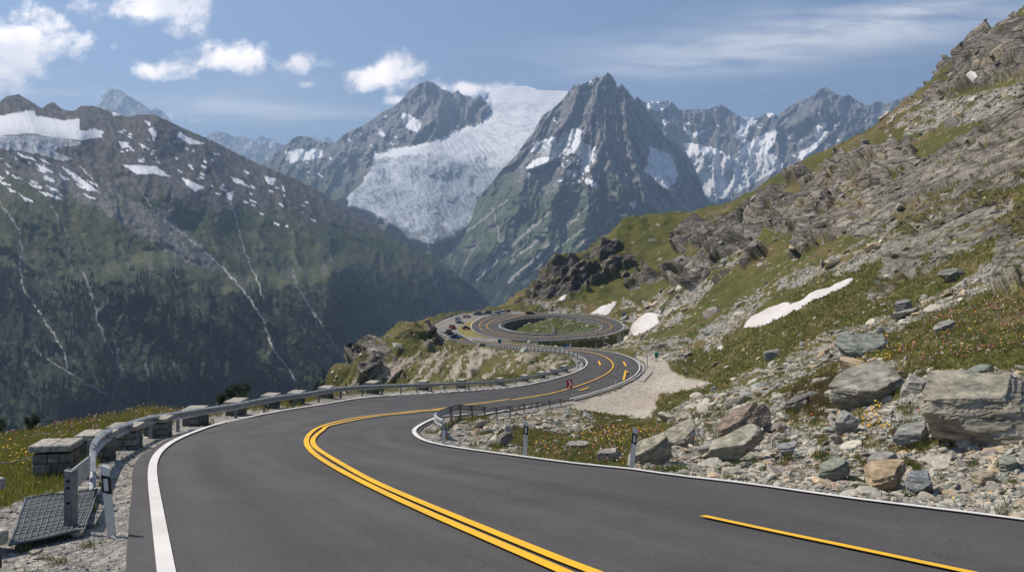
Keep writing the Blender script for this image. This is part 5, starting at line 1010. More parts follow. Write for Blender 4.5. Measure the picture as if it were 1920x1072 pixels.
# ---- single boulders, each one placed and shaped after the photograph
M_bould = terrain_mat('layered_boulder', 2.2, 4.0, .38, .10, 1.0, .10, stretch=(.7, 1, 2.4))
I5, F5 = ico(5)
def boulder(px, py, w, h, lab, colr, tilt=(0, 0, 0), depth=.75, seed=0, flat=None, ymin=10, group=None, nplanes=7, lay=.045):
    p = hit(px, py, ymin); Y = p[1]; W_ = w * .92 * Y / F; H_ = h * .82 * Y / F; r = np.random.RandomState(seed)
    v = rockshape(I5, r, nplanes, True, .02); v = v / (v.max(0) - v.min(0)) * np.array([W_, W_ * depth, H_])
    q = v / W_ * 2.0; n = fbm3(q[:, 0] * 1.3 + seed, q[:, 1] * 1.3, q[:, 2] * 6.5, 5, .6); f1, e1, c1 = voro2(q[:, 0] * 2.2 + q[:, 1] + seed, q[:, 2] * 7 + q[:, 1] * .6, 3)
    st = np.round(q[:, 2] * 9 + n * 1.2) / 9; ln = np.linalg.norm(v, axis=1, keepdims=True)
    v = v + v / ln * (W_ * lay * (n * .9 + (c1 - .5) * .55 - (1 - ss(0, .1, e1)) * .22))[:, None]; v[:, :2] *= (1 + .10 * lay / .05 * noise2(st * 7 + seed, st * 0 + 3))[:, None]
    n2_ = fbm3(q[:, 0] * 3, q[:, 1] * 3, q[:, 2] * 9 + seed, 4, .6)
    cc = lerp3(C(*colr), C(*colr) * .55, .45 + n2_ * 1.5); cc = lerp3(cc, C(.17, .18, .14), ss(.15, .6, n) * .5)
    from mathutils import Euler
    R = np.array(Euler([math.radians(a) for a in tilt]).to_matrix()); v = v @ R.T
    lo_ = v[:, 2].min(); c0 = np.array([p[0], p[1] + W_ * depth * .28, p[2] - lo_ - H_ * .33])
    o = mesh_np('boulder', v, F5, M_bould, smooth=False, colors=np.c_[cc, np.ones(len(v))]); o.location = c0
    tag(o, lab, 'boulder', group or 'single boulders on the right hand slope'); return o
BO = [(1872,818,262,118,'huge overhanging slab of layered grey rock at the right edge above the gravel bank',(.37,.335,.265),(16,-13,12),.9,1),
 (1632,762,150,66,'long pointed grey slab jutting left out of the earth bank',(.35,.33,.27),(18,-20,8),.7,2),
 (1400,818,122,52,'reddish brown flat slab tilted down to the left above the flower strip',(.33,.255,.20),(10,-30,12),.5,3),
 (1228,868,92,52,'large pale yellowish boulder right of the white marker post',(.40,.375,.29),(10,-32,0),.7,4),
 (1282,838,86,50,'pale yellowish block leaning behind the roadside boulder',(.40,.37,.29),(8,-30,20),.7,5),
 (1385,862,120,40,'long light slab half sunk in the flowering bank below the brown slab',(.42,.39,.31),(12,-27,10),.5,6),
 (1618,668,112,34,'flat greenish slab bedded in the upper flower meadow',(.27,.285,.245),(16,-6,6),.9,7),
 (1562,898,70,36,'greenish grey block at the foot of the bank beside the gravel',(.30,.31,.255),(10,-20,-8),.7,8),
 (1668,916,104,50,'ochre and white boulder resting on the road shoulder',(.48,.37,.24),(10,-22,8),.7,9),
 (1736,922,66,42,'blue grey block beside the ochre boulder',(.27,.28,.28),(6,-10,25),.8,10),
 (1588,808,58,40,'white upright slab under the pointed grey slab',(.42,.41,.37),(14,-25,10),.6,11),
 (1712,828,76,38,'light grey slab under the yellow flowers',(.35,.345,.32),(12,-26,14),.7,12),
 (1722,742,66,48,'white rounded block behind the pointed grey slab',(.42,.40,.35),(10,-18,30),.7,13),
 (1846,905,46,26,'small ochre block at the right end of the gravel bank',(.42,.35,.25),(0,-8,12),.8,14),
 (1900,888,52,40,'greenish block cut by the right edge of the picture',(.30,.31,.25),(4,-12,0),.8,15),
 (944,834,36,24,'dark tilted rock at the foot of the gravel slope inside the bend',(.25,.235,.205),(8,-34,10),.7,16),
 (1082,838,46,13,'flat whitish rock lying in the grass of the inner bend',(.40,.375,.32),(5,0,0),.7,17),
 (1143,861,50,20,'low pale rock left of the marker post at the road edge',(.38,.35,.31),(5,-8,0),.7,18),
 (1450,672,34,20,'small rounded grey rock on the green slope below the long snow field',(.33,.32,.30),(5,-14,0),.8,19),
 (1697,585,36,30,'single grey block on the turf left of the scree below the crag',(.27,.27,.26),(5,-15,0),.8,20),
 (1775,620,42,15,'narrow slab lying among the red and pink flowers',(.33,.32,.28),(10,-20,0),.6,21),
 (1790,523,52,20,'dark slab above the scree at the foot of the right crag',(.25,.25,.22),(10,-20,0),.7,22),
 (1502,770,58,30,'dark overhung block at the left end of the earth bank',(.25,.23,.20),(12,-20,0),.7,23),
 (1480,850,44,24,'rounded grey stone in the turf below the earth bank',(.34,.34,.33),(5,-14,0),.8,24),
 (1660,876,60,26,'light block between the ochre boulder and the white slab',(.38,.36,.32),(8,-20,0),.7,25),
 (1330,852,46,28,'light block in the turf right of the leaning pale block',(.38,.37,.33),(8,-20,0),.7,26)]
for a in BO: boulder(*a[:6], tilt=a[6], depth=a[7], seed=a[8] * 7 + 1)
# ---- turf
M_blade = None
m, nt, b = mat_new('grass_blades'); at = nt.nodes.new('ShaderNodeVertexColor'); at.layer_name = 'Col'; nt.links.new(at.outputs['Color'], b.inputs['Base Color']); b.inputs['Roughness'].default_value = .7; b.inputs['Specular IOR Level'].default_value = .2; M_blade = m
tr_ = nt.nodes.new('ShaderNodeBsdfTranslucent'); nt.links.new(at.outputs['Color'], tr_.inputs[0]); ms_ = nt.nodes.new('ShaderNodeMixShader'); ms_.inputs[0].default_value = .45; nt.links.new(b.outputs[0], ms_.inputs[1]); nt.links.new(tr_.outputs[0], ms_.inputs[2]); nt.links.new(ms_.outputs[0], nt.nodes['Material Output'].inputs[0])
m, nt, b = mat_new('petals'); at = nt.nodes.new('ShaderNodeVertexColor'); at.layer_name = 'Col'; nt.links.new(at.outputs['Color'], b.inputs['Base Color']); b.inputs['Roughness'].default_value = .6; M_petal = m
def pick(mask, n, rs, weight=None):
    ii, jj = np.nonzero(mask); ar = (F / Yg[ii, jj]) ** 2 * np.linalg.norm(np.cross(du[ii, jj], dv[ii, jj]), axis=1)
    vis = np.abs((NR[ii, jj] * P3[ii, jj]).sum(1)) / np.linalg.norm(P3[ii, jj], axis=1) + .10; w = ar * vis
    if weight is not None: w = w * weight[ii, jj]
    k = rs.choice(len(ii), n, p=w / w.sum()); i, j = ii[k], jj[k]
    return i, j, Xd[i, j] + (rs.rand(n)[:, None] - .5) * du[i, j] + (rs.rand(n)[:, None] - .5) * dv[i, j]
def blades(name, label, mask, n, hpx, hmax, rs, c1, c2, dry=.25, weight=None, per=3):
    i, j, P = pick(mask, n, rs, weight); P = np.repeat(P, per, 0); m = len(P)
    h = np.clip(hpx * P[:, 1] / F * np.exp(rs.normal(size=m) * .35), .02, hmax * np.exp(rs.normal(size=m) * .2)); P = P + np.c_[rs.normal(size=(m, 2)) * h[:, None] * .45, np.zeros(m)]
    a = rs.uniform(0, 6.28, m); w = np.maximum(h * .055, P[:, 1] * .00042); ln = rs.uniform(.15, .65, m) * h; b = rs.uniform(0, 6.28, m)
    s = np.c_[np.cos(a), np.sin(a), a * 0] * w[:, None]; l = np.c_[np.cos(b), np.sin(b), b * 0] * ln[:, None]; up = np.c_[h * 0, h * 0, h]
    V = np.stack([P - s, P + s, P + s * .6 + l * .35 + up * .6, P - s * .6 + l * .35 + up * .6, P + l + up], 1)
    k = np.arange(m)[:, None] * 5; f = np.concatenate([k + [0, 1, 2], k + [0, 2, 3], k + [3, 2, 4]])
    t = rs.rand(m, 1); c = C(*c1) * (1 - t) + C(*c2) * t; c = np.where(rs.rand(m, 1) < dry, C(.20, .155, .07) * rs.uniform(.7, 1.2, (m, 1)), c)
    o = mesh_np(name, V.reshape(-1, 3), f, M_blade, smooth=False, colors=np.repeat(c, 5, 0)); return tag(o, label, None, None, 'stuff')
rs = np.random.RandomState(5)
lm = grass_mask & (GXX < 640) & (Yg < 60); blades('grass', 'long meadow grass on the left brow', lm, 30000, 12, .26, rs, (.13, .155, .025), (.25, .25, .05), .18)
rm = (grass_mask | (scree_grass)) & (GXX > 700) & (Yg < 50); blades('grass', 'turf of the near right hand slope', rm, 30000, 7, .20, rs, (.11, .13, .022), (.22, .21, .05), .25)
mm = grass_mask & (Yg >= 45) & (Yg < 130) & (GXX > 900); blades('grass', 'short turf further up the slope', mm, 16000, 4.5, .5, rs, (.10, .12, .022), (.18, .17, .045), .3)
tufts = (gravel | scree | patch) & (Yg < 40) & (dAll > .15) & (m_m > .5); blades('grass', 'tufts of grass growing in gravel and rubble', tufts, 3500, 11, .2, rs, (.07, .11, .02), (.14, .18, .04), .15, per=4)
BANK = inpoly(wx, wy, [(1480,760),(1500,725),(1560,706),(1640,700),(1700,702),(1760,720),(1760,740),(1690,735),(1600,748),(1540,790)])
blades('brown_turf_edge', 'brown overhanging turf edge along the earth bank', BANK, 5000, 7, .20, rs, (.10, .065, .03), (.16, .12, .06), .5, per=4)
def flowers(name, label, mask, n, pal, rs, hpx=9, r_px=1.5, weight=None, hmax=.3, rmax=.045):
    i, j, P = pick(mask, n, rs, weight); h = np.clip(hpx * P[:, 1] / F * rs.uniform(.5, 1.3, n), .03, hmax); r = np.clip(r_px * P[:, 1] / F * rs.uniform(.6, 1.4, n), .008, rmax)
    c0 = P + np.c_[rs.normal(size=(n, 2)) * .04, h]; k = 6; a = np.arange(k) * 2 * math.pi / k
    t1 = rs.uniform(0, 6.28, n); tl = rs.uniform(0, .9, n); R = rotm(t1, rs.uniform(0, 6.28, n), tl)
    ring = np.stack([np.cos(a), np.sin(a), a * 0 + .35], -1) * np.where(np.arange(k) % 2, .75, 1.0)[:, None]; tpl = np.r_[[[0, 0, 0]], ring, [[0, 0, -.5]]]
    V = np.einsum('nij,kj->nki', R, tpl) * r[:, None, None] + c0[:, None]
    kk = np.arange(n)[:, None] * 8; f = np.concatenate([kk + [0, 1 + q, 1 + (q + 1) % k] for q in range(k)] + [kk + [7, 1 + (q + 1) % k, 1 + q] for q in range(k)])
    pal = np.array(pal); ci = pal[rs.randint(0, len(pal), n)] * rs.uniform(.8, 1.1, (n, 1))
    # thin stems
    V2 = np.stack([c0 - [.004, 0, 0], c0 + [.004, 0, 0], P], 1); f2 = np.arange(n)[:, None] * 3 + [0, 1, 2] + n * 8
    cc = np.r_[np.repeat(np.clip(ci, 0, .95), 8, 0), np.tile([[.07, .10, .02]], (n * 3, 1))]
    o = mesh_np(name, np.r_[V.reshape(-1, 3), V2.reshape(-1, 3)], np.r_[f, f2], M_petal, smooth=False, colors=cc); return tag(o, label, None, None, 'stuff')
PINK = [(.72,.20,.32),(.80,.34,.42),(.62,.12,.30),(.78,.42,.45),(.80,.18,.12),(.72,.65,.62)]; YEL = [(.85,.55,.03),(.85,.62,.06),(.85,.45,.03)]; MIX = PINK + YEL + [(.75,.73,.68),(.35,.2,.55),(.8,.25,.05),(.75,.72,.66)]
rs = np.random.RandomState(8)
flowers('wildflowers', 'pink and white flowers along the brow of the left meadow', lm, 1500, PINK, rs, 13, 1.5, weight=.15 + ss(845, 790, PYg))
flowers('wildflowers', 'mixed flowers through the left meadow', lm, 700, MIX, rs, 12, 1.5)
flowers('wildflowers', 'yellow flower patch beside the wire in the left meadow', lm & inpoly(wx, wy, [(5,835),(60,845),(75,870),(20,885)]), 160, YEL, rs, 12, 2.0)
flowers('wildflowers', 'red and pink flowers in the upper right meadow', grass_mask & inpoly(GXX, PYg, [(1640,640),(1760,590),(1960,540),(1960,660),(1700,690)]), 1100, PINK + MIX, rs, 9, 1.5)
flowers('wildflowers', 'yellow flowers below the flat greenish slab', (grass_mask | scree) & inpoly(GXX, PYg, [(1590,680),(1660,655),(1700,640),(1720,650),(1660,690),(1600,700)]), 160, YEL, rs, 9, 1.8)
flowers('wildflowers', 'yellow arnica flowers above the light slab', inpoly(GXX, PYg, [(1600,785),(1650,765),(1665,790),(1630,805)]) & (Yg < 40), 70, YEL, rs, 10, 2.6)
flowers('wildflowers', 'mixed flowers in the grass of the inner bend and along the bank', (grass_mask | scree_grass) & inpoly(GXX, PYg, [(1000,820),(1100,800),(1250,800),(1520,800),(1700,840),(1500,900),(1200,880),(1000,855)]) & (Yg < 60), 900, MIX, rs, 7, 1.4)
flowers('wildflowers', 'yellow flower drifts in the grass of the inner bend', grass_mask & inpoly(GXX, PYg, [(1085,815),(1180,800),(1290,790),(1240,822),(1120,835)]) & (Yg < 70), 260, YEL, rs, 6, 1.4)
flowers('wildflowers', 'single flowers between the boulders on the right', (grass_mask | scree) & (GXX > 1480) & (PYg > 700) & (Yg < 30), 300, MIX, rs, 9, 2.0)
print('scatter', time.time() - T0)
# ================================================================ ROADSIDE
M_steel = simple_mat('galvanised_steel', (.27, .27, .265), .45, .45, scale=5, bump=.15, bdist=.004, spec=.5, col2=(.50, .52, .53))
M_steeld = simple_mat('weathered_steel_post', (.17, .175, .18), .6, .5, scale=9, col2=(.30, .30, .30))
M_mason = terrain_mat('granite_masonry', 9, 26, .35, .25, .9, .02)
M_dark = simple_mat('black_plastic', (.015, .015, .016), .5); M_wht = simple_mat('white_post_plastic', (.72, .72, .70), .45, scale=6, col2=(.58, .57, .54)); M_refl = simple_mat('reflector', (.55, .57, .58), .25, spec=.6)
M_red = simple_mat('red_sign_face', (.42, .012, .02), .4); M_blue = simple_mat('blue_sign_face', (.02, .13, .42), .4); M_signw = simple_mat('white_sign_face', (.78, .78, .76), .4); M_green = simple_mat('green_metal', (.01, .17, .10), .5); M_conc = simple_mat('pale_concrete', (.40, .37, .33), .9, scale=1.5, col2=(.28, .26, .235), bump=.3)
M_wallm = simple_mat('dark_stone_with_shade', (.075, .072, .068), .95, scale=.9, col2=(.17, .165, .15), bump=.9, bdist=.12, detail=10)  # dark tone also carries the shade on the ring bowl's left inner wall
M_cable = simple_mat('wire_rope', (.30, .30, .30), .5, .5)
PROF = [(0, .76), (.03, .745), (.085, .71), (.085, .665), (.005, .62), (.005, .575), (.085, .53), (.085, .485), (.03, .45), (0, .435), (-.008, .44), (.02, .452), (.073, .49), (.073, .525), (-.007, .572), (-.007, .624), (.073, .67), (.073, .704), (.02, .738), (-.008, .755)]
def pathz(P2, dz=0.0):
    z = base_z(P2[:, 0], P2[:, 1]) - .03 + dz
    for _ in range(6): z[1:-1] = .25 * z[:-2] + .5 * z[1:-1] + .25 * z[2:]
    return np.c_[P2, z]
def resample(P, step):
    s = np.r_[0, np.cumsum(np.linalg.norm(np.diff(P[:, :2], axis=0), axis=1))]; q = np.arange(0, s[-1], step); return np.stack([np.interp(q, s, P[:, k]) for k in range(P.shape[1])], -1), s[-1]
def guardrail(path, lab, grp, post_step=4.0, side=1, postpts=None, zoff=None, scale=1.0, cat='guardrail', end=None):
    """side=+1: the corrugated face looks to the right of travel"""
    P, _ = resample(path, .5 if len(path) < 400 else .8)
    o0 = P[0]; t = empty('guardrail', tuple(o0)); tag(t, lab, cat, grp)
    def loc(o): o.parent = t; o.location = -Vector(o0); return o
    Pz = P.copy()
    if end: k = np.arange(len(P)); Pz[:, 2] -= end * (1 - ss(0, 5, k))
    prof = [(a * side * scale, b * scale) for a, b in PROF]
    loc(MB().sweep(Pz, prof, closed=True).build('rail', M_steel, smooth=False))
    pp = resample(path, post_step)[0] if postpts is None else postpts
    g = np.gradient(P[:, :2], axis=0)
    me0 = None
    for q in pp:
        i = np.argmin(np.hypot(P[:, 0] - q[0], P[:, 1] - q[1])); a = math.atan2(g[i, 1], g[i, 0])
        if me0 is None:
            m = MB(); m.box((0, 0, .16), (.055, .012, 1.2)); 
            for sx in (-1, 1): m.box((sx * .027, .0, .16), (.010, .11, 1.18))
            m.box((0, .05 * -side, .60), (.10, .07, .26), bev=.008)
            o = m.build('post', M_steeld); me0 = o.data
        else: o = bpy.data.objects.new('post', me0); SC.collection.objects.link(o)
        o.parent = t; o.location = Vector((q[0], q[1], q[2])) - Vector(o0) + Vector((0, 0, 0)); o.rotation_euler = (0, 0, a)
        n = np.array([-math.sin(a), math.cos(a)]) * .075 * side; o.location.x += n[0]; o.location.y += n[1]; o.scale = (scale, scale, scale)
    return t
# the long rail outside the near bend
G = 'steel guardrails along the road'
k0 = 8 * 7 + 2; pr = offset(ELd, -.78); pr1 = pr[k0:8 * 27]
end_ = np.array([[-7.60, 13.45]]); near = gsm(smooth_line(np.r_[end_, pr1[9::4]], 500), 12)
GR1 = pathz(near); r1 = guardrail(GR1, 'long galvanised guardrail sweeping round the near left bend in front of the stone blocks', G, 4.0, 1, postpts=resample(GR1, 4.0)[0][1:], end=.28, scale=1.14)
for k in range(5, 62, 8):
    seg = GR1[::1]; P_, _ = resample(GR1, .5); q = P_[k:k + 2].copy(); 
    o = MB().sweep(np.array([q[0], q[0] + (q[1] - q[0]) * .35]), [(a * 1.14 + (.004 if a >= 0 else -.004), b * 1.14 + (.003 if b > .6 else -.003)) for a, b in PROF], closed=True).build('joint', M_steeld, r1); o.location = -Vector(GR1[0])
# end post and plate at the near end
pe = hit(131, 992, 8); e0 = GR1[0]
et = empty('guardrail_end_post', tuple(pe)); tag(et, 'lone heavy steel post with a bolted plate at the near end of the long guardrail', 'steel post')
ang_e = math.atan2(e0[1] - pe[1], e0[0] - pe[0])
m = MB(); m.box((0, 0, .38), (.012, .15, .98)); m.box((.03, .075, .38), (.07, .010, .98)); m.box((.03, -.075, .38), (.07, .010, .98)); m.box((-.02, 0, .38), (.03, .17, .97), bev=.006); o = m.build('post', M_steeld, et); o.rotation_euler = (0, 0, 1.2)
for z in (.62, .72, .40): o = MB().tube([(-.03, -.012, z), (-.055, -.02, z)], .022, 8).build('bolt', M_dark, et); o.rotation_euler = (0, 0, 1.2)
d = np.array([e0[0] - pe[0], e0[1] - pe[1], 0]); L_ = np.linalg.norm(d); d /= L_
m = MB(); m.box((L_ * .5 + .04, 0, .66), (L_ * .88, .014, .33), bev=.004); m.box((L_ * .5, .012, .82), (L_ * .86, .03, .014)); o = m.build('plate', M_steel, et); o.rotation_euler = (math.radians(0), math.atan2(-(e0[2] - pe[2]) , L_), ang_e)
# back-leg rail, parking rail
pk_edge = np.array([W(x, RINGP(y)) for x, y in [(806,619.5),(803,617),(804,614),(813,609),(830,599.3),(847,593),(869,587.8),(897,585.3),(922,584.2)]])
pr2 = offset(ELd, -.9)[8 * 27 + 4:8 * 41]
bk = gsm(smooth_line(np.r_[pr2[::6], pk_edge[:1]], 260), 4); GR2 = pathz(bk)
guardrail(GR2, 'pale guardrail with dark posts along the outer side of the road behind the sandy bank', G, 4.4, 1, scale=1.25)
GR3 = pathz(gsm(smooth_line(pk_edge[1:], 160), 3)); guardrail(GR3, 'guardrail round the outer edge of the viewpoint car park', G, 4.0, 1, scale=1.25)
# inner rail of the near hairpin
pin = offset(ERd, .62)[int(8 * 12.1):int(8 * 22.6)]; GR4 = pathz(gsm(pin, 2)); px4 = to_px(GR4)[:, 0]
pts4 = [GR4[np.argmin(np.abs(px4 - x) + (0 if i else 0))] for i, x in enumerate([843,862,883,905.6,930,955,981,1006.7,1029.7,1049])]
pts4 = [GR4[2]] + pts4
guardrail(GR4, 'short guardrail seen from behind on the inside of the near hairpin', G, side=-1, postpts=pts4)
rin = np.r_[rpi, rpi[:1]]; c_ = RI.mean(0); rin2 = c_ + (rin - c_) * (1 - .75 / np.linalg.norm(rin - c_, axis=1, keepdims=True))
guardrail(pathz(rin2[::-1]), 'closed guardrail round the grassy bowl inside the ring road', G, 4.2, -1 if False else 1, scale=1.15)
# ---- masonry blocks
def block(px, py, lab, w=1.0, d=.78, h=.88, seed=0, rz=None, ymin=6.0, pos=None):
    p = hit(px, py, ymin) if pos is None else np.array(pos); r = random.Random(seed)
    i = np.argmin(np.hypot(ELd[:, 0] - p[0], ELd[:, 1] - p[1])); g = ELd[min(i + 2, len(ELd) - 1)] - ELd[max(i - 2, 0)]; a = math.atan2(g[1], g[0]) if rz is None else rz
    if rz is None: a = a * .5 + math.pi / 4 * (1 if g[0] > 0 else 1) * 0 + (math.pi / 2 if p[1] < 30 else math.pi / 2 * .5) * .5
    t = empty('stone_block', tuple(p), a - math.pi / 2 * (1 if False else 0)); tag(t, lab, 'stone block', 'masonry blocks behind the guardrail')
    m = MB(); hc = (h - .16) / 3; cols = []
    for k in range(3):
        z = -.12 + hc * k + hc / 2 + .0; z = k * hc + hc / 2 - .06; nb = 2 if k % 2 else 3
        for sy in (-1, 1):
            xs = [-w / 2] + sorted(-w / 2 + w * (q + 1) / nb + r.uniform(-.06, .06) for q in range(nb - 1)) + [w / 2]
            for q in range(nb):
                x0, x1 = xs[q], xs[q + 1]; jx = r.uniform(-.012, .012)
                m.box(((x0 + x1) / 2, sy * (d / 4) + jx, z), (x1 - x0 - .022, d / 2 - .012 + r.uniform(-.01, .012), hc - .020), bev=.022); cols += [r.uniform(.55, 1.2)] * 32
    m.box((0, 0, h * .4 - .1), (w - .06, d - .06, h * .9)); cols += [.45] * 8
    o = m.build('masonry', M_mason, t); at = o.data.color_attributes.new('Col', 'FLOAT_COLOR', 'POINT')
    c = np.ones((len(cols), 4), np.float32); c[:, :3] = np.array(cols)[:, None] * np.array([.20, .19, .165]); at.data.foreach_set('color', c.ravel())
    m = MB(); xm = r.uniform(-.1, .1); cc = []
    for x0, x1 in ((-w / 2 - .05, xm), (xm, w / 2 + .05)): m.box(((x0 + x1) / 2, r.uniform(-.01, .01), h - .10), (x1 - x0 - .008, d + .09, .15), bev=.02); cc += [r.uniform(.85, 1.1)] * 32
    o = m.build('cap_stone', M_mason, t); at = o.data.color_attributes.new('Col', 'FLOAT_COLOR', 'POINT'); c = np.ones((len(cc), 4), np.float32); c[:, :3] = np.array(cc)[:, None] * np.array([.38, .355, .30]); at.data.foreach_set('color', c.ravel())
    return t
BL = [(105,922,'large masonry block standing just left of the lone steel post, nearest whole one',0.80,.62,.84),(190,872,'second masonry block from the near end, half behind the guardrail bend',.80,.62,.82),(240,838,'third masonry block from the near end with a slab top over the meadow edge',.86,.62,.82),(300,812,'fourth masonry block from the near end',.88,.65,.82),(372,793,'fifth masonry block from the near end, showing below the rail as well',1.1,.8,.88),
 (452,776,'pale faced masonry block in front of the dwarf pine bush',1.2,.8,.9),(528,764,'masonry block right of the dwarf pine bush',1.0,.8,.9),(586,757,'masonry block below the pair of small conifers',1.05,.8,.9),(656,749,'masonry block left of the small spruce at the spur foot',.95,.8,.85),(738,742,'block behind the rail at the foot of the streaked sandy bank, leftmost there',.9,.8,.85),
 (818,735,'block behind the rail below the middle of the sandy bank',.95,.8,.85),(884,729,'block behind the rail, second below the sandy bank right of the middle',.85,.8,.8),(946,722.5,'block behind the rail, third below the sandy bank right of the middle',.85,.8,.8),(994,715,'block behind the rail, fourth from the far hairpin',.85,.8,.8),(1026,708.5,'block behind the rail, third from the far hairpin',.85,.8,.8),(1050,702.5,'block behind the rail, second from the far hairpin',.85,.8,.8),(1068,696.5,'last block behind the rail inside the far hairpin',.85,.8,.8)]
BLK = []
for i, (x, y, lab, w, d, h) in enumerate(BL):
    # keep each block a pace outside the rail line at its distance
    p = hit(x, y, 10 if y > 760 else 45); i_ = np.argmin(np.hypot(ELd[:, 0] - p[0], ELd[:, 1] - p[1])); g = ELd[min(i_ + 3, len(ELd) - 1)] - ELd[max(i_ - 3, 0)]; g = g / np.linalg.norm(g); nl = np.array([-g[1], g[0]]); o_ = (p[:2] - ELd[i_]) @ nl
    q = ELd[i_] + g * ((p[:2] - ELd[i_]) @ g) + nl * np.clip(o_, 1.75, 2.3); a = math.atan2(g[1], g[0]); a = a if i > 3 else (a - math.pi / 2) * .35
    if i < 5: q = np.array(W([106,182,236,296,365][i], [17.0,20.3,23.8,28.8,36][i]))
    z = base_z(*q[:, None])[0] - .05; BLK.append(block(x, y, lab, w * (1.25 if i > 8 else 1), d, h * (1.2 if i > 8 else 1), i * 5 + 2, rz=a, pos=(q[0], q[1], z)))
block(0, 0, 'masonry block cut by the left edge of the picture beside the dark mat', 1.0, .8, .92, 91, rz=-.35, pos=(-7.42, 9.75, hit(-30, 1035, 7)[2] - .1))
block(0, 0, 'lowest masonry block, in the bottom left corner with only its greenish cap corner showing', 1.0, .8, .92, 93, rz=-.3, pos=(-6.2, 8.0, hit(-40, 1110, 6)[2] - .45))
# wire rope strung along the meadow side of the blocks
def cable(a, b, lab, sag=.12):
    a = np.array(a); b = np.array(b); pts = [a + (b - a) * t - np.array([0, 0, sag * 4 * t * (1 - t)]) for t in np.linspace(0, 1, 14)]
    tag(MB().tube(pts, .011, 6).build('wire_rope', M_cable, smooth=True), lab, 'wire rope', 'wire ropes between the stone blocks')
b0 = np.array(BLK[0].location); b1 = np.array(BLK[1].location)
cable(hit(-60, 905, 8) + [0, 0, .45], b0 + [-.5, .1, .48], 'wire rope running from the left edge of the picture to the largest block', .1); cable(b0 + [.1, .42, .50], b1 + [-.5, 0, .45], 'wire rope between the first and second whole stone blocks', .04)
# ---- woven ground mat by the near end of the rail
mp_ = [(22,1024),(30,985),(42,950),(60,938),(100,930),(140,925),(178,921),(181,926),(168,945),(160,965),(156,985),(135,1004),(100,1010),(60,1018)]
mg = [hit(x, y, 7) for x, y in mp_]
def grid_patch(c00, c10, c11, c01, n, m, lift):
    out = np.zeros((n, m, 3))
    for i in range(n):
        for j in range(m):
            s, t = i / (n - 1), j / (m - 1); p = (1 - s) * (1 - t) * c00 + s * (1 - t) * c10 + s * t * c11 + (1 - s) * t * c01; out[i, j, :2] = p[:2]
    out[..., 2] = base_z(out[..., 0], out[..., 1]) + lift + .03 * noise2(out[..., 0] * 1.5, out[..., 1] * 1.5); return out
gp = grid_patch(hit(18, 1030, 7), hit(158, 1000, 7), hit(184, 922, 7), hit(48, 940, 7), 26, 26, .05)
mt = empty('ground_mat', tuple(gp[0, 0])); tag(mt, 'dark woven plastic ground mat lying on the gravel by the lone steel post', 'ground mat')
id_ = np.arange(676).reshape(26, 26); f = np.stack([id_[:-1, :-1], id_[1:, :-1], id_[1:, 1:], id_[:-1, 1:]], -1).reshape(-1, 4)
M_mat = simple_mat('woven_mat', (.035, .042, .050), .8, scale=60, col2=(.14, .15, .16), bump=.8, bdist=.01)
o = mesh_np('fabric', gp.reshape(-1, 3) - gp[0, 0], f, M_mat, mt)
m = MB()
for i in range(0, 26, 2): m.tube(gp[i] + [0, 0, .008], .008, 5)
for j in range(0, 26, 2): m.tube(gp[:, j] + [0, 0, .006], .005, 5)
for e in (gp[0], gp[-1], gp[:, 0], gp[:, -1]): m.tube(e + [0, 0, .01], .016, 6)
o = m.build('ribs', simple_mat('mat_ribs', (.13, .14, .15), .6), mt); o.location = -Vector(gp[0, 0])
# stones lying by the post
for (x, y, w, h, l, s) in [(140,1003,30,12,'pale flat stone wedged on the mat at the foot of the lone steel post',41),(155,985,18,9,'small pale stone right of the lone steel post foot',42),(62,1040,26,9,'grey stone on the gravel below the mat',43)]:
    boulder(x, y, w, h, l, (.38, .35, .29), tilt=(4, -8, 10), seed=s, ymin=7, group='stones by the steel post', lay=.03)
# ---- white marker posts
def marker(px, py, lab, h=1.0, lean=0.0, rz=0.0, ymin=6.0, pos=None, w=.12):
    p = hit(px, py, ymin) if pos is None else pos
    t = empty('marker_post', tuple(p), rz); tag(t, lab, 'marker post', 'white roadside marker posts'); t.rotation_euler = (0, lean, rz); z0 = -.1
    m = MB(); v = []; f = []
    for z, dz in ((z0, 0), (h * .62, 0)):
        v += [(-w / 2, -.03, z), (w / 2, -.03, z), (w / 2 * .6, .03, z), (-w / 2 * .6, .03, z)]
    m.add(v, [(0, 1, 5, 4), (1, 2, 6, 5), (2, 3, 7, 6), (3, 0, 4, 7)])
    v = [(-w / 2, -.03, h * .86), (w / 2, -.03, h * .82), (w / 2 * .6, .03, h * .82), (-w / 2 * .6, .03, h * .86), (-w / 2, -.03, h), (w / 2, -.03, h * .95), (w / 2 * .6, .03, h * .95), (-w / 2 * .6, .03, h)]
    m.add(v, [(0, 1, 5, 4), (1, 2, 6, 5), (2, 3, 7, 6), (3, 0, 4, 7), (4, 5, 6, 7)]); m.build('post', M_wht, t)
    W2 = w * 1.04; v = [(-W2 / 2, -.032, h * .62), (W2 / 2, -.032, h * .58), (W2 / 2 * .6, .032, h * .58), (-W2 / 2 * .6, .032, h * .62), (-W2 / 2, -.032, h * .87), (W2 / 2, -.032, h * .83), (W2 / 2 * .6, .032, h * .83), (-W2 / 2 * .6, .032, h * .87)]
    MB().add(v, [(0, 1, 5, 4), (1, 2, 6, 5), (2, 3, 7, 6), (3, 0, 4, 7), (4, 5, 6, 7), (3, 2, 1, 0)]).build('black_band', M_dark, t)
    MB().box((0, -.036, h * .725), (w * .5, .008, h * .17)).build('reflector', M_refl, t); return t
marker(211, 1003, 'white marker post with black band at the near left, beside the lone steel post', 1.0, -.10)
marker(832, 829, 'short marker post standing behind the first post of the inner guardrail', .75, w=.10, ymin=15)
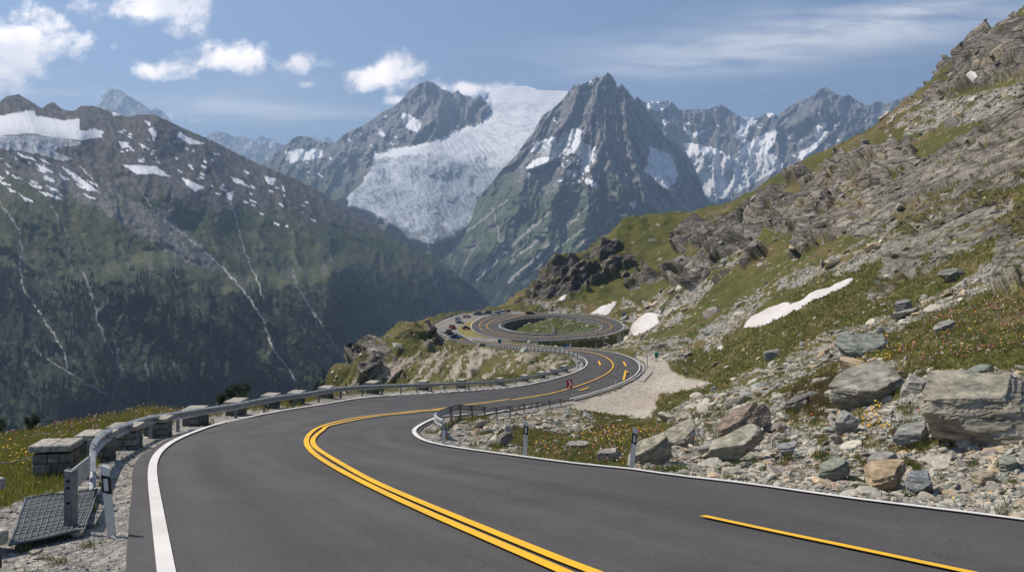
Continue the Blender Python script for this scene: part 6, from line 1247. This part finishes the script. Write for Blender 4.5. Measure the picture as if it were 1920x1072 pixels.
marker(984, 853, 'white marker post with black band at the inner road edge left of the bigger one', 1.0, .04, ymin=12)
marker(1184, 878, 'tall white marker post with black band in front of the pale boulder', 1.02, .09, ymin=11)
for x, y, Y, l, h in [(1117,741,106,'thin white marker post right of the red chevron sign',1.6),(1154,731,110,'thin white marker post on the outer kerb, second right of the chevron sign',1.6),(1182,715,115,'thin white marker post on the outer kerb, third right of the chevron sign',1.5),(1203,703,118,'thin white marker post at the widest point of the far hairpin',1.3),(1213.5,692,124,'tall white post on the gravel lay-by outside the far hairpin',1.6),(1191,669,133,'thin marker post at the top of the far hairpin, right one',1.3),(1161,662,142,'thin marker post beside the grey road cut, left of the hairpin top',1.2),(1141,660,149,'thin marker post under the grassy strip by the grey road cut',1.2),(1117,657,163,'white marker post at the right end of the dark retaining wall',1.5),(1070,652.5,185,'white marker post in front of the middle of the dark retaining wall',1.5),(1032,649.5,203,'white marker post in front of the left part of the dark retaining wall',1.5)]:
    X = (x - CX) / F * Y; marker(x, y, l, h, pos=(X, Y, float(base_z([X], [Y])[0])), w=.16)
# ---- signs
def pole_sign(name, px, Y, lab, cat, h, pole_r=.04, rz=0.0, z=None):
    X = (px - CX) / F * Y; zz = float(base_z([X], [Y])[0]) if z is None else z; t = empty(name, (X, Y, zz), rz); tag(t, lab, cat); MB().tube([(0, 0, -.3), (0, 0, h)], pole_r, 8).build('pole', M_steeld, t, smooth=True); return t
Yc = 98.0; t = pole_sign('chevron_sign', 1067.5, Yc, 'red curve warning sign with a white chevron pointing right on a thin pole', 'road sign', 2.35, .035, rz=.25)
MB().box((0, -.05, 1.88), (.78, .03, 1.12), bev=.01).build('plate', M_red, t)
v = [(-.20, 2.34), (.02, 2.34), (.27, 1.88), (.02, 1.42), (-.20, 1.42), (.05, 1.88)]; MB().add([(x, -.072, z) for x, z in v] + [(x, -.066, z) for x, z in v], [(0, 5, 2, 1), (5, 4, 3, 2), (6, 7, 8, 11), (11, 8, 9, 10)]).build('chevron', M_signw, t)
t = pole_sign('blue_sign', 1062, 152, 'small blue and white board on the rail where the back road meets the hairpin', 'road sign', 1.6, .03); MB().box((0, -.03, 1.35), (1.15, .04, .5)).build('plate', M_blue, t); MB().box((.28, -.056, 1.28), (.42, .01, .22)).build('white_panel', M_signw, t)
t = pole_sign('green_sign', 937, 235, 'green board on a post behind the rail of the back road', 'road sign', 2.2, .06); MB().box((0, -.05, 1.5), (1.15, .06, 1.15), bev=.02).build('plate', M_green, t); MB().box((.30, -.086, 1.5), (.42, .01, .5)).build('blue_panel', M_blue, t)
p = hit(1231, 671, 128); t = empty('waste_bin', tuple(p)); tag(t, 'dark green waste bin at the foot of the grey road cut beyond the lay-by', 'bin'); MB().box((0, 0, .45), (.62, .5, .75), taper=1.08, bev=.04).build('body', M_green, t); MB().box((0, 0, .90), (.72, .6, .14), bev=.05).build('lid', M_green, t)
t = pole_sign('information_board', 1171, 345, 'dark blue two panel board at the right end of the ring road', 'road sign', 2.7, .07); MB().box((-.43, -.08, 1.95), (.78, .06, 1.75)).build('panel', M_blue, t); MB().box((.43, -.08, 1.95), (.78, .06, 1.75)).build('panel', simple_mat('navy_sign_face', (.012, .05, .20), .4), t)
t = pole_sign('warning_triangle', 1145, 372, 'small red triangular warning sign standing before the pointed snow patch', 'road sign', 3.0, .06); MB().add([(-.75, -.07, 2.1), (.75, -.07, 2.1), (0, -.07, 3.4), (-.75, -.02, 2.1), (.75, -.02, 2.1), (0, -.02, 3.4)], [(0, 1, 2), (3, 5, 4), (0, 3, 4, 1), (1, 4, 5, 2), (2, 5, 3, 0)]).build('plate', M_red, t); MB().add([(-.3, -.08, 2.32), (.3, -.08, 2.32), (0, -.08, 2.9), (-.3, -.075, 2.32), (.3, -.075, 2.32), (0, -.075, 2.9)], [(0, 1, 2), (3, 5, 4)]).build('white_panel', M_signw, t)
t = pole_sign('direction_board', 1126, 372, 'low brown board on two short posts at the far edge of the ring road', 'road sign', .6, .05); MB().box((0, -.05, .5), (3.2, .08, .35)).build('plate', simple_mat('brown_board', (.10, .07, .04), .8), t)
X = W(1178, 117)[0]; t = empty('traffic_cone', (X, 117, float(base_z([X], [117.])[0]) + .04)); tag(t, 'small orange and white cone standing on the far hairpin by the kerb', 'cone'); M_or = simple_mat('orange_plastic', (.70, .16, .02), .5)
MB().tube([(0, 0, .03), (0, 0, .3), (0, 0, .62)], [.20, .12, .05], 12).build('cone', M_or, t, smooth=True); MB().box((0, 0, .02), (.46, .46, .045), bev=.01).build('foot', M_dark, t); MB().tube([(0, 0, .26), (0, 0, .42)], [.142, .105], 12, cap=False).build('white_band', M_signw, t, smooth=True)
for (px, py) in [(1165, 607), (1160, 621)]: pass
# ---- walls and kerbs
selw = ROd[(ROd[:, 1] < c_[1] - 6) & (ROd[:, 0] > 0.2)]; selw = selw[np.argsort(np.unwrap(np.arctan2(selw[:, 1] - c_[1], selw[:, 0] - c_[0])))]
wo = c_ + (selw - c_) * (1 + .55 / np.linalg.norm(selw - c_, axis=1, keepdims=True)); wp = pathz(gsm(wo, 3)); t = empty('retaining_wall', tuple(wp[0])); tag(t, 'dark curved stone retaining wall carrying the near side of the ring road', 'retaining wall')
o = MB().sweep(wp, [(-.3, .1), (.35, .1), (.75, -5.6), (-.3, -5.6)], closed=True).build('wall', M_wallm, t); o.location = -Vector(wp[0]); o = MB().sweep(wp, [(-.36, .42), (.45, .42), (.45, .103), (-.36, .103)], closed=True).build('coping', M_conc, t); o.location = -Vector(wp[0])
seli = rpi[(rpi[:, 0] < c_[0] + 2) & (rpi[:, 1] > c_[1] - 22)]
wi = c_ + (seli - c_) * (1 - 1.45 / np.linalg.norm(seli - c_, axis=1, keepdims=True)); wp = pathz(wi); t = empty('bowl_wall', tuple(wp[0])); tag(t, 'dark shaded stone wall on the left side of the bowl inside the ring road', 'retaining wall'); o = MB().sweep(wp, [(-.3, .12), (.3, .12), (.3, -5), (-.3, -5)], closed=True).build('wall', M_wallm, t); o.location = -Vector(wp[0])
kp = pathz(offset(ERd, .22)[int(8 * 22.8):int(8 * 28.6)]); tag(MB().sweep(kp, [(-.12, .17), (.14, .17), (.16, -.9), (-.12, -.9)], closed=True).build('kerb_wall', M_conc), 'low concrete kerb wall along the outside of the far hairpin above the lay-by', 'kerb')
kp = pathz(offset(ERd, .22)[int(8 * 28.6):int(8 * 31)]); tag(MB().sweep(kp, [(-.12, .12), (.3, .12), (.3, -.6), (-.12, -.6)], closed=True).build('kerb_wall', M_conc), 'pale kerb at the top of the far hairpin beside the lay-by', 'kerb')
pc = [hit(x, y, 90) for x, y in [(1207,716),(1197,714),(1214,695),(1224,697)]]; pc = np.array([[p[0], p[1], float(base_z([p[0]], [p[1]])[0])] for p in pc])
tag(MB().add(np.r_[pc + [0, 0, .10], pc - [0, 0, .3]], [(0, 1, 2, 3), (0, 4, 5, 1), (1, 5, 6, 2), (2, 6, 7, 3), (3, 7, 4, 0)]).build('concrete_pad', M_conc), 'pale concrete slab set in the lay-by beside the tall white post', 'concrete slab')
# ring marker stakes
for i, (x, y) in enumerate([(1100,634),(1121,631.5),(1151,624),(1062,637),(1035,638.5),(1008,639.5),(989,640),(930,632),(1006,640)][:8]):
    Y = RINGP(y); X = (x - CX) / F * Y; o = MB().tube([(0, 0, -.2), (0, 0, 1.7)], .09, 6).build('marker_stake', M_dark); o.location = (X, Y - .2, -61.7 + .0857 * Y + .1); tag(o, 'dark stake at the near edge of the ring road, ' + ['third', 'second', 'first', 'fourth', 'fifth', 'sixth', 'seventh', 'leftmost one'][i] + (' from the right' if i < 7 else ' by the grass island'), 'stake', 'dark stakes along the ring road')
# ---- cars
M_glass = simple_mat('car_glass', (.02, .025, .03), .08, spec=.6); M_tyre = simple_mat('tyre', (.015, .015, .015), .8); M_rim = simple_mat('wheel_rim', (.35, .36, .37), .35, .8); M_lampr = simple_mat('tail_lamp', (.35, .01, .01), .3); M_lampf = simple_mat('head_lamp', (.7, .7, .68), .2)
def carpaint(n, c): return simple_mat(n, c, .28, .2, var=.03, spec=.5)
def car(px, py, lab, cat, paint_, hdg, kind='car', L=4.4, Wd=1.8, H=1.45, parked=True, roofm=None):
    Y = RINGP(py); X = (px - CX) / F * Y; z = -61.7 + .0857 * Y + .06; t = empty({'car': 'parked_car' if parked else 'car', 'van': 'camper_van', 'pickup': 'pickup_truck', 'open': 'open_car'}[kind], (X, Y, z), hdg); t.rotation_euler = (.0857 * math.cos(hdg), .0857 * math.sin(hdg) * 1, hdg); tag(t, lab, cat, 'cars at the viewpoint')
    hw = Wd / 2
    if kind == 'van': low = [(-L/2,.35),(-L/2,1.1),(-L/2+.1,1.2),(L/2-.7,1.2),(L/2-.1,1.0),(L/2,.75),(L/2,.35)]; cab = [(-L/2+.02,1.2),(-L/2+.08,H),(L/2-1.3,H),(L/2-.65,1.2)]
    elif kind == 'pickup': low = [(-L/2,.45),(-L/2,1.0),(-.3,1.02),(L/2-1.1,1.05),(L/2-.15,.95),(L/2,.7),(L/2,.4)]; cab = [(-.45,1.03),(-.25,H),(.75,H),(1.25,1.04)]
    elif kind == 'open': low = [(-L/2,.4),(-L/2+.05,.85),(-.9,.9),(.5,.88),(L/2-.2,.75),(L/2,.5),(L/2,.35)]; cab = [(.3,.88),(.05,1.15),(.12,1.15),(.55,.88)]
    else: low = [(-L/2,.35),(-L/2+.03,.85),(-L/2+.25,.95),(.9,.92),(L/2-.35,.78),(L/2,.6),(L/2,.32)]; cab = [(-L/2+.3,.95),(-L/2+.85,H),(.25,H),(1.05,.92)]
    def ext(pr, hw0, hw1, zmid):
        m = MB(); n = len(pr); v = []
        for s in (-1, 1):
            for x, z_ in pr: k = hw0 if z_ <= zmid else hw1; v.append((x, s * k, z_))
        f = [tuple(range(n)), tuple(range(2 * n - 1, n - 1, -1))] + [((i + 1) % n, i, n + i, n + (i + 1) % n) for i in range(n)]
        return m.add(v, f)
    b = ext(low, hw, hw * .94, .8).build('body', paint_, t); bv = b.modifiers.new('bevel', 'BEVEL'); bv.width = .06; bv.segments = 2
    cmat = paint_ if roofm is None else roofm
    ext(cab, hw * .93, hw * .78, 1.1).build('cabin', cmat if kind == 'van' else M_glass, t)
    zt = max(q[1] for q in cab); x0 = cab[1][0]; x1 = cab[2][0]
    if kind != 'open': MB().box(((x0 + x1) / 2, 0, zt + .02), (abs(x1 - x0) + .08, Wd * .78, .05), bev=.02).build('roof', cmat, t)
    if kind == 'van': MB().box((L/2 - 1.0, 0, 1.45), (.5, Wd * .95, .4)).build('windscreen', M_glass, t); MB().box((-L/2 - .005, 0, 1.55), (.02, Wd * .5, .4)).build('rear_window', M_glass, t)
    for sx in (-1, 1):
        for sy in (-1, 1):
            w = MB().tube([(sx * L * .31, sy * (hw - .2), .33), (sx * L * .31, sy * (hw + .01), .33)], .33, 14).build('wheel', M_tyre, t, smooth=False); MB().tube([(sx * L * .31, sy * (hw + .0), .33), (sx * L * .31, sy * (hw + .02), .33)], .19, 10).build('rim', M_rim, w)
    for s in (-1, 1):
        MB().box((-L/2 - .01, s * hw * .75, .78), (.05, .28, .16)).build('tail_light', M_lampr, t); MB().box((L/2 - .06, s * hw * .72, .66), (.12, .3, .14)).build('headlight', M_lampf, t)
    return t
PB_ = carpaint('black_car_paint', (.012, .013, .016)); PG = carpaint('graphite_car_paint', (.03, .036, .042)); PS = carpaint('silver_car_paint', (.42, .44, .44)); PW = carpaint('white_car_paint', (.75, .76, .75)); PR = carpaint('red_car_paint', (.30, .015, .02)); PN = carpaint('navy_car_paint', (.02, .05, .16)); PDR = carpaint('dark_red_car_paint', (.12, .012, .012))
car(859, 604.5, 'silver grey boxy camper van seen from behind in the car park', 'van', PS, 1.45, 'van', 5.0, 2.2, 2.5)
car(848, 616, 'red car with a blue side and pale roof left of the grass island', 'car', PR, 1.2, 'car', 3.9, 1.9, 1.7, roofm=PS)
car(842, 626, 'black car in front of the red one near the lower car park edge', 'car', PB_, 1.25, 'car', 4.4, 1.9, 1.8)
car(855, 634.5, 'dark blue pickup driving along the rail below the car park', 'pickup', PN, 2.75, 'pickup', 4.9, 1.9, 1.7, parked=False)
car(874, 617, 'small dark purple car parked on the dry grass island', 'car', carpaint('plum_car_paint', (.05, .02, .05)), .2, 'car', 3.6, 1.7, 1.45)
car(875, 595, 'low dark red open car in the upper car park', 'open car', PDR, .1, 'open', 3.9, 1.8, 1.3)
car(896, 590.3, 'black estate car, leftmost of the row by the rail', 'car', PB_, 3.0, 'car', 4.6, 1.85, 1.5)
car(914, 589.3, 'graphite van like car, second of the row by the rail', 'car', PG, 2.9, 'car', 4.6, 1.95, 1.9)
car(931, 589.3, 'silver car with a pale green tint, third of the row by the rail', 'car', carpaint('pale_green_silver_paint', (.34, .38, .36)), 3.0, 'car', 4.6, 1.85, 1.55)
car(941.5, 587.2, 'white car behind the silver one at the right of the row', 'car', PW, 2.9, 'car', 4.0, 1.8, 1.7)
car(951.5, 585.8, 'small red car at the right end of the row, by the cliff foot', 'car', PR, 2.8, 'car', 3.4, 1.75, 1.5)
car(993.5, 589.2, 'dark car with red tail driving on the far side of the ring road', 'car', carpaint('oxblood_car_paint', (.05, .012, .016)), .05, 'car', 4.6, 1.85, 1.5, parked=False)
car(812, 618, 'black car tucked into the corner of the car park rail', 'car', PG, .9, 'car', 3.6, 1.75, 1.5)
# ---- trees
M_bark = simple_mat('bark', (.07, .05, .035), .9, scale=8, var=.4, bump=.5, bdist=.02)
M_need, nt, b = mat_new('needles'); at = nt.nodes.new('ShaderNodeVertexColor'); at.layer_name = 'Col'; nt.links.new(at.outputs['Color'], b.inputs['Base Color']); b.inputs['Roughness'].default_value = .7
def conifer(p, h, lab, seed, wd=.42, cat='conifer', grp='small conifers below the road'):
    r = np.random.RandomState(seed); t = empty('spruce_tree', tuple(p)); tag(t, lab, cat, grp); MB().tube([(0, 0, -.3), (0, 0, h * .5), (0, 0, h)], [h * .022, h * .014, .01], 7).build('trunk', M_bark, t, smooth=True)
    V = []; Fc = []; Cl = []; n = 0
    lv = int(18 + h * 1.5)
    for i in range(lv):
        z = h * (.08 + .90 * i / lv); R = h * wd * .5 * (1 - i / lv) ** .85 * r.uniform(.8, 1.1) + h * .012; nb = max(5, int(13 * (1 - i / lv)) + 4)
        for k in range(nb):
            a = r.uniform(0, 6.28); L_ = R * r.uniform(.65, 1.12); d = np.array([math.cos(a), math.sin(a), -.28 - .25 * r.rand()]); s = np.array([-math.sin(a), math.cos(a), 0]); 
            for q in range(5):
                t0 = .15 + .17 * q; c0 = np.array([0, 0, z]) + d * L_ * t0; w = L_ * .22 * (1.1 - t0 * .7) + .02; e = c0 + d * L_ * .26 + np.array([0, 0, -.04 * L_]); j = r.normal(size=3) * w * .25
                V += [c0 - s * w + j, c0 + s * w + j, e + s * w * .5 + j, e - s * w * .5 + j + [0, 0, -.05 * L_]]; Fc.append((n, n + 1, n + 2, n + 3)); n += 4
                cv = C(.022, .038, .014) * r.uniform(.6, 1.7); Cl += [cv] * 4
    mesh_np('crown', np.array(V), np.array(Fc), M_need, t, smooth=False, colors=np.array(Cl)); return t
def at_(px, Y, dz=0): X = (px - CX) / F * Y; return (X, Y, float(base_z([X], [Y])[0]) + dz)
def tree_top(px, topy, basey, Y): 
    return ((px - CX) / F * Y, Y, -(basey - HY) / F * Y), (basey - topy) / F * Y
TR = [(606,680,728,178,'tallest dark spruce rising above the guardrail at the foot of the green spur'),(594,698,732,176,'smaller spruce leaning into the left of the tallest one'),(558,714,742,95,'left one of the close pair of small dark conifers'),(569,710,742,96,'right one of the close pair of small dark conifers'),(647,709,735,150,'small spruce left of the spur foot just above the guardrail'),(675,702,735,152,'spruce standing at the dark rock of the spur foot'),(737,606,618,282,'tiny conifer on the skyline of the spur'),(1054,484,492,446,'lone tiny conifer on the skyline above the dark cliff'),(700,640,652,246,'tiny conifer among the dark rocks of the spur')]
for i, (x, ty, by, Y, l) in enumerate(TR):
    X = (x - CX) / F * Y; zb = float(base_z([X], [Y])[0]) if i not in (7,) else -(by - HY) / F * Y; zt = -(ty - HY) / F * Y
    conifer((X, Y, zb), max(zt - zb, 1.5), l, i * 3 + 1, wd=.5 if i in (0, 1) else .55)
def pine_bush(px, py, topy, wpx, lab, seed, ymin=10, Y=None):
    p = hit(px, py, ymin) if Y is None else np.array(at_(px, Y)); Y = p[1]; h = -(topy - HY) / F * Y - p[2]; w = wpx / F * Y; r = np.random.RandomState(seed)
    t = empty('dwarf_pine', tuple(p)); tag(t, lab, 'dwarf pine', 'dwarf pines on the brow'); mb = MB(); V = []; Fc = []; Cl = []; n = 0
    for b in range(9):
        a = r.uniform(0, 6.28); e = np.array([math.cos(a) * w * .5 * r.uniform(.3, 1), math.sin(a) * w * .4 * r.uniform(.2, 1), h * r.uniform(.45, .92)]); m_ = e * .5 + [0, 0, -h * .08]; mb.tube([(0, 0, -.2), m_, e], [.05, .035, .015], 5)
        for k in range(26):
            tt = r.uniform(.35, 1.05); q = (m_ * (1 - tt) + e * tt) if tt < 1 else e; c0 = q + r.normal(size=3) * [w * .09, w * .09, h * .06]
            for _ in range(9):
                d = r.normal(size=3); d[2] = abs(d[2]) * .8 + .25; d /= np.linalg.norm(d); L_ = h * .10 * r.uniform(.7, 1.3); s = np.cross(d, r.normal(size=3)); s /= np.linalg.norm(s); s *= L_ * .16
                V += [c0 - s, c0 + s, c0 + d * L_]; Fc.append((n, n + 1, n + 2)); n += 3; cv = C(.05, .075, .020) * r.uniform(.5, 1.8); Cl += [cv] * 3
    mb.build('branches', M_bark, t, smooth=True); mesh_np('foliage', np.array(V), np.array(Fc), M_need, t, smooth=False, colors=np.array(Cl))
pine_bush(450, 0, 717, 52, 'olive green dwarf pine bush behind the pale faced masonry block', 3, Y=50)
pine_bush(414, 0, 733, 26, 'low left companion of the olive green dwarf pine bush', 4, Y=48)
pine_bush(60, 0, 776, 26, 'small spiky dwarf pine on the skyline of the left meadow', 5, Y=33)
pine_bush(-8, 0, 782, 44, 'dark dwarf pine cut by the left edge of the picture', 6, Y=31)
# ---- the forest on the dark valley side
fx, fy = LS['PX'], LS['PY']; rr = np.random.RandomState(21); st_d = np.min([polydist(fx, fy, l_, 14.0) - w_ for l_, w_, a_ in L_STR], axis=0); dens = (st_d > 1.5) & ((fbm2(fx / 60, fy / 60, 4, 71, .6) > .04) & (fy > 515 + 80 * fbm2(fx / 40, fy / 40, 5, 31, .6) + .05 * fx) & (fy < 860) & (fx < 900))
ii, jj = np.nonzero(dens); k = rr.randint(0, len(ii), 7000); P = np.stack([LS['X'][ii[k], jj[k]], LS['Y'][ii[k], jj[k]], LS['Z'][ii[k], jj[k]]], -1) + rr.normal(size=(7000, 3)) * [3, 3, 0]; n = len(P); hh = rr.uniform(8, 19, n) * rr.uniform(.7, 1.1, n)
a = np.arange(5) * 2 * math.pi / 5; base = np.stack([np.cos(a), np.sin(a), a * 0], -1); V = np.empty((n, 6, 3)); V[:, :5] = P[:, None] + base[None] * (hh * .17)[:, None, None]; V[:, 5] = P + np.c_[hh * 0, hh * 0, hh]
kk = np.arange(n)[:, None] * 6; f = np.concatenate([kk + [q, (q + 1) % 5, 5] for q in range(5)]); cc = np.repeat(C(.022, .038, .018)[None] * rr.uniform(.6, 2.0, (n, 1)), 6, 0)
tag(mesh_np('forest', V.reshape(-1, 3), f, M_need, smooth=False, colors=cc), 'spruce forest on the shaded lower valley side', None, None, 'stuff')
print('objects', time.time() - T0)
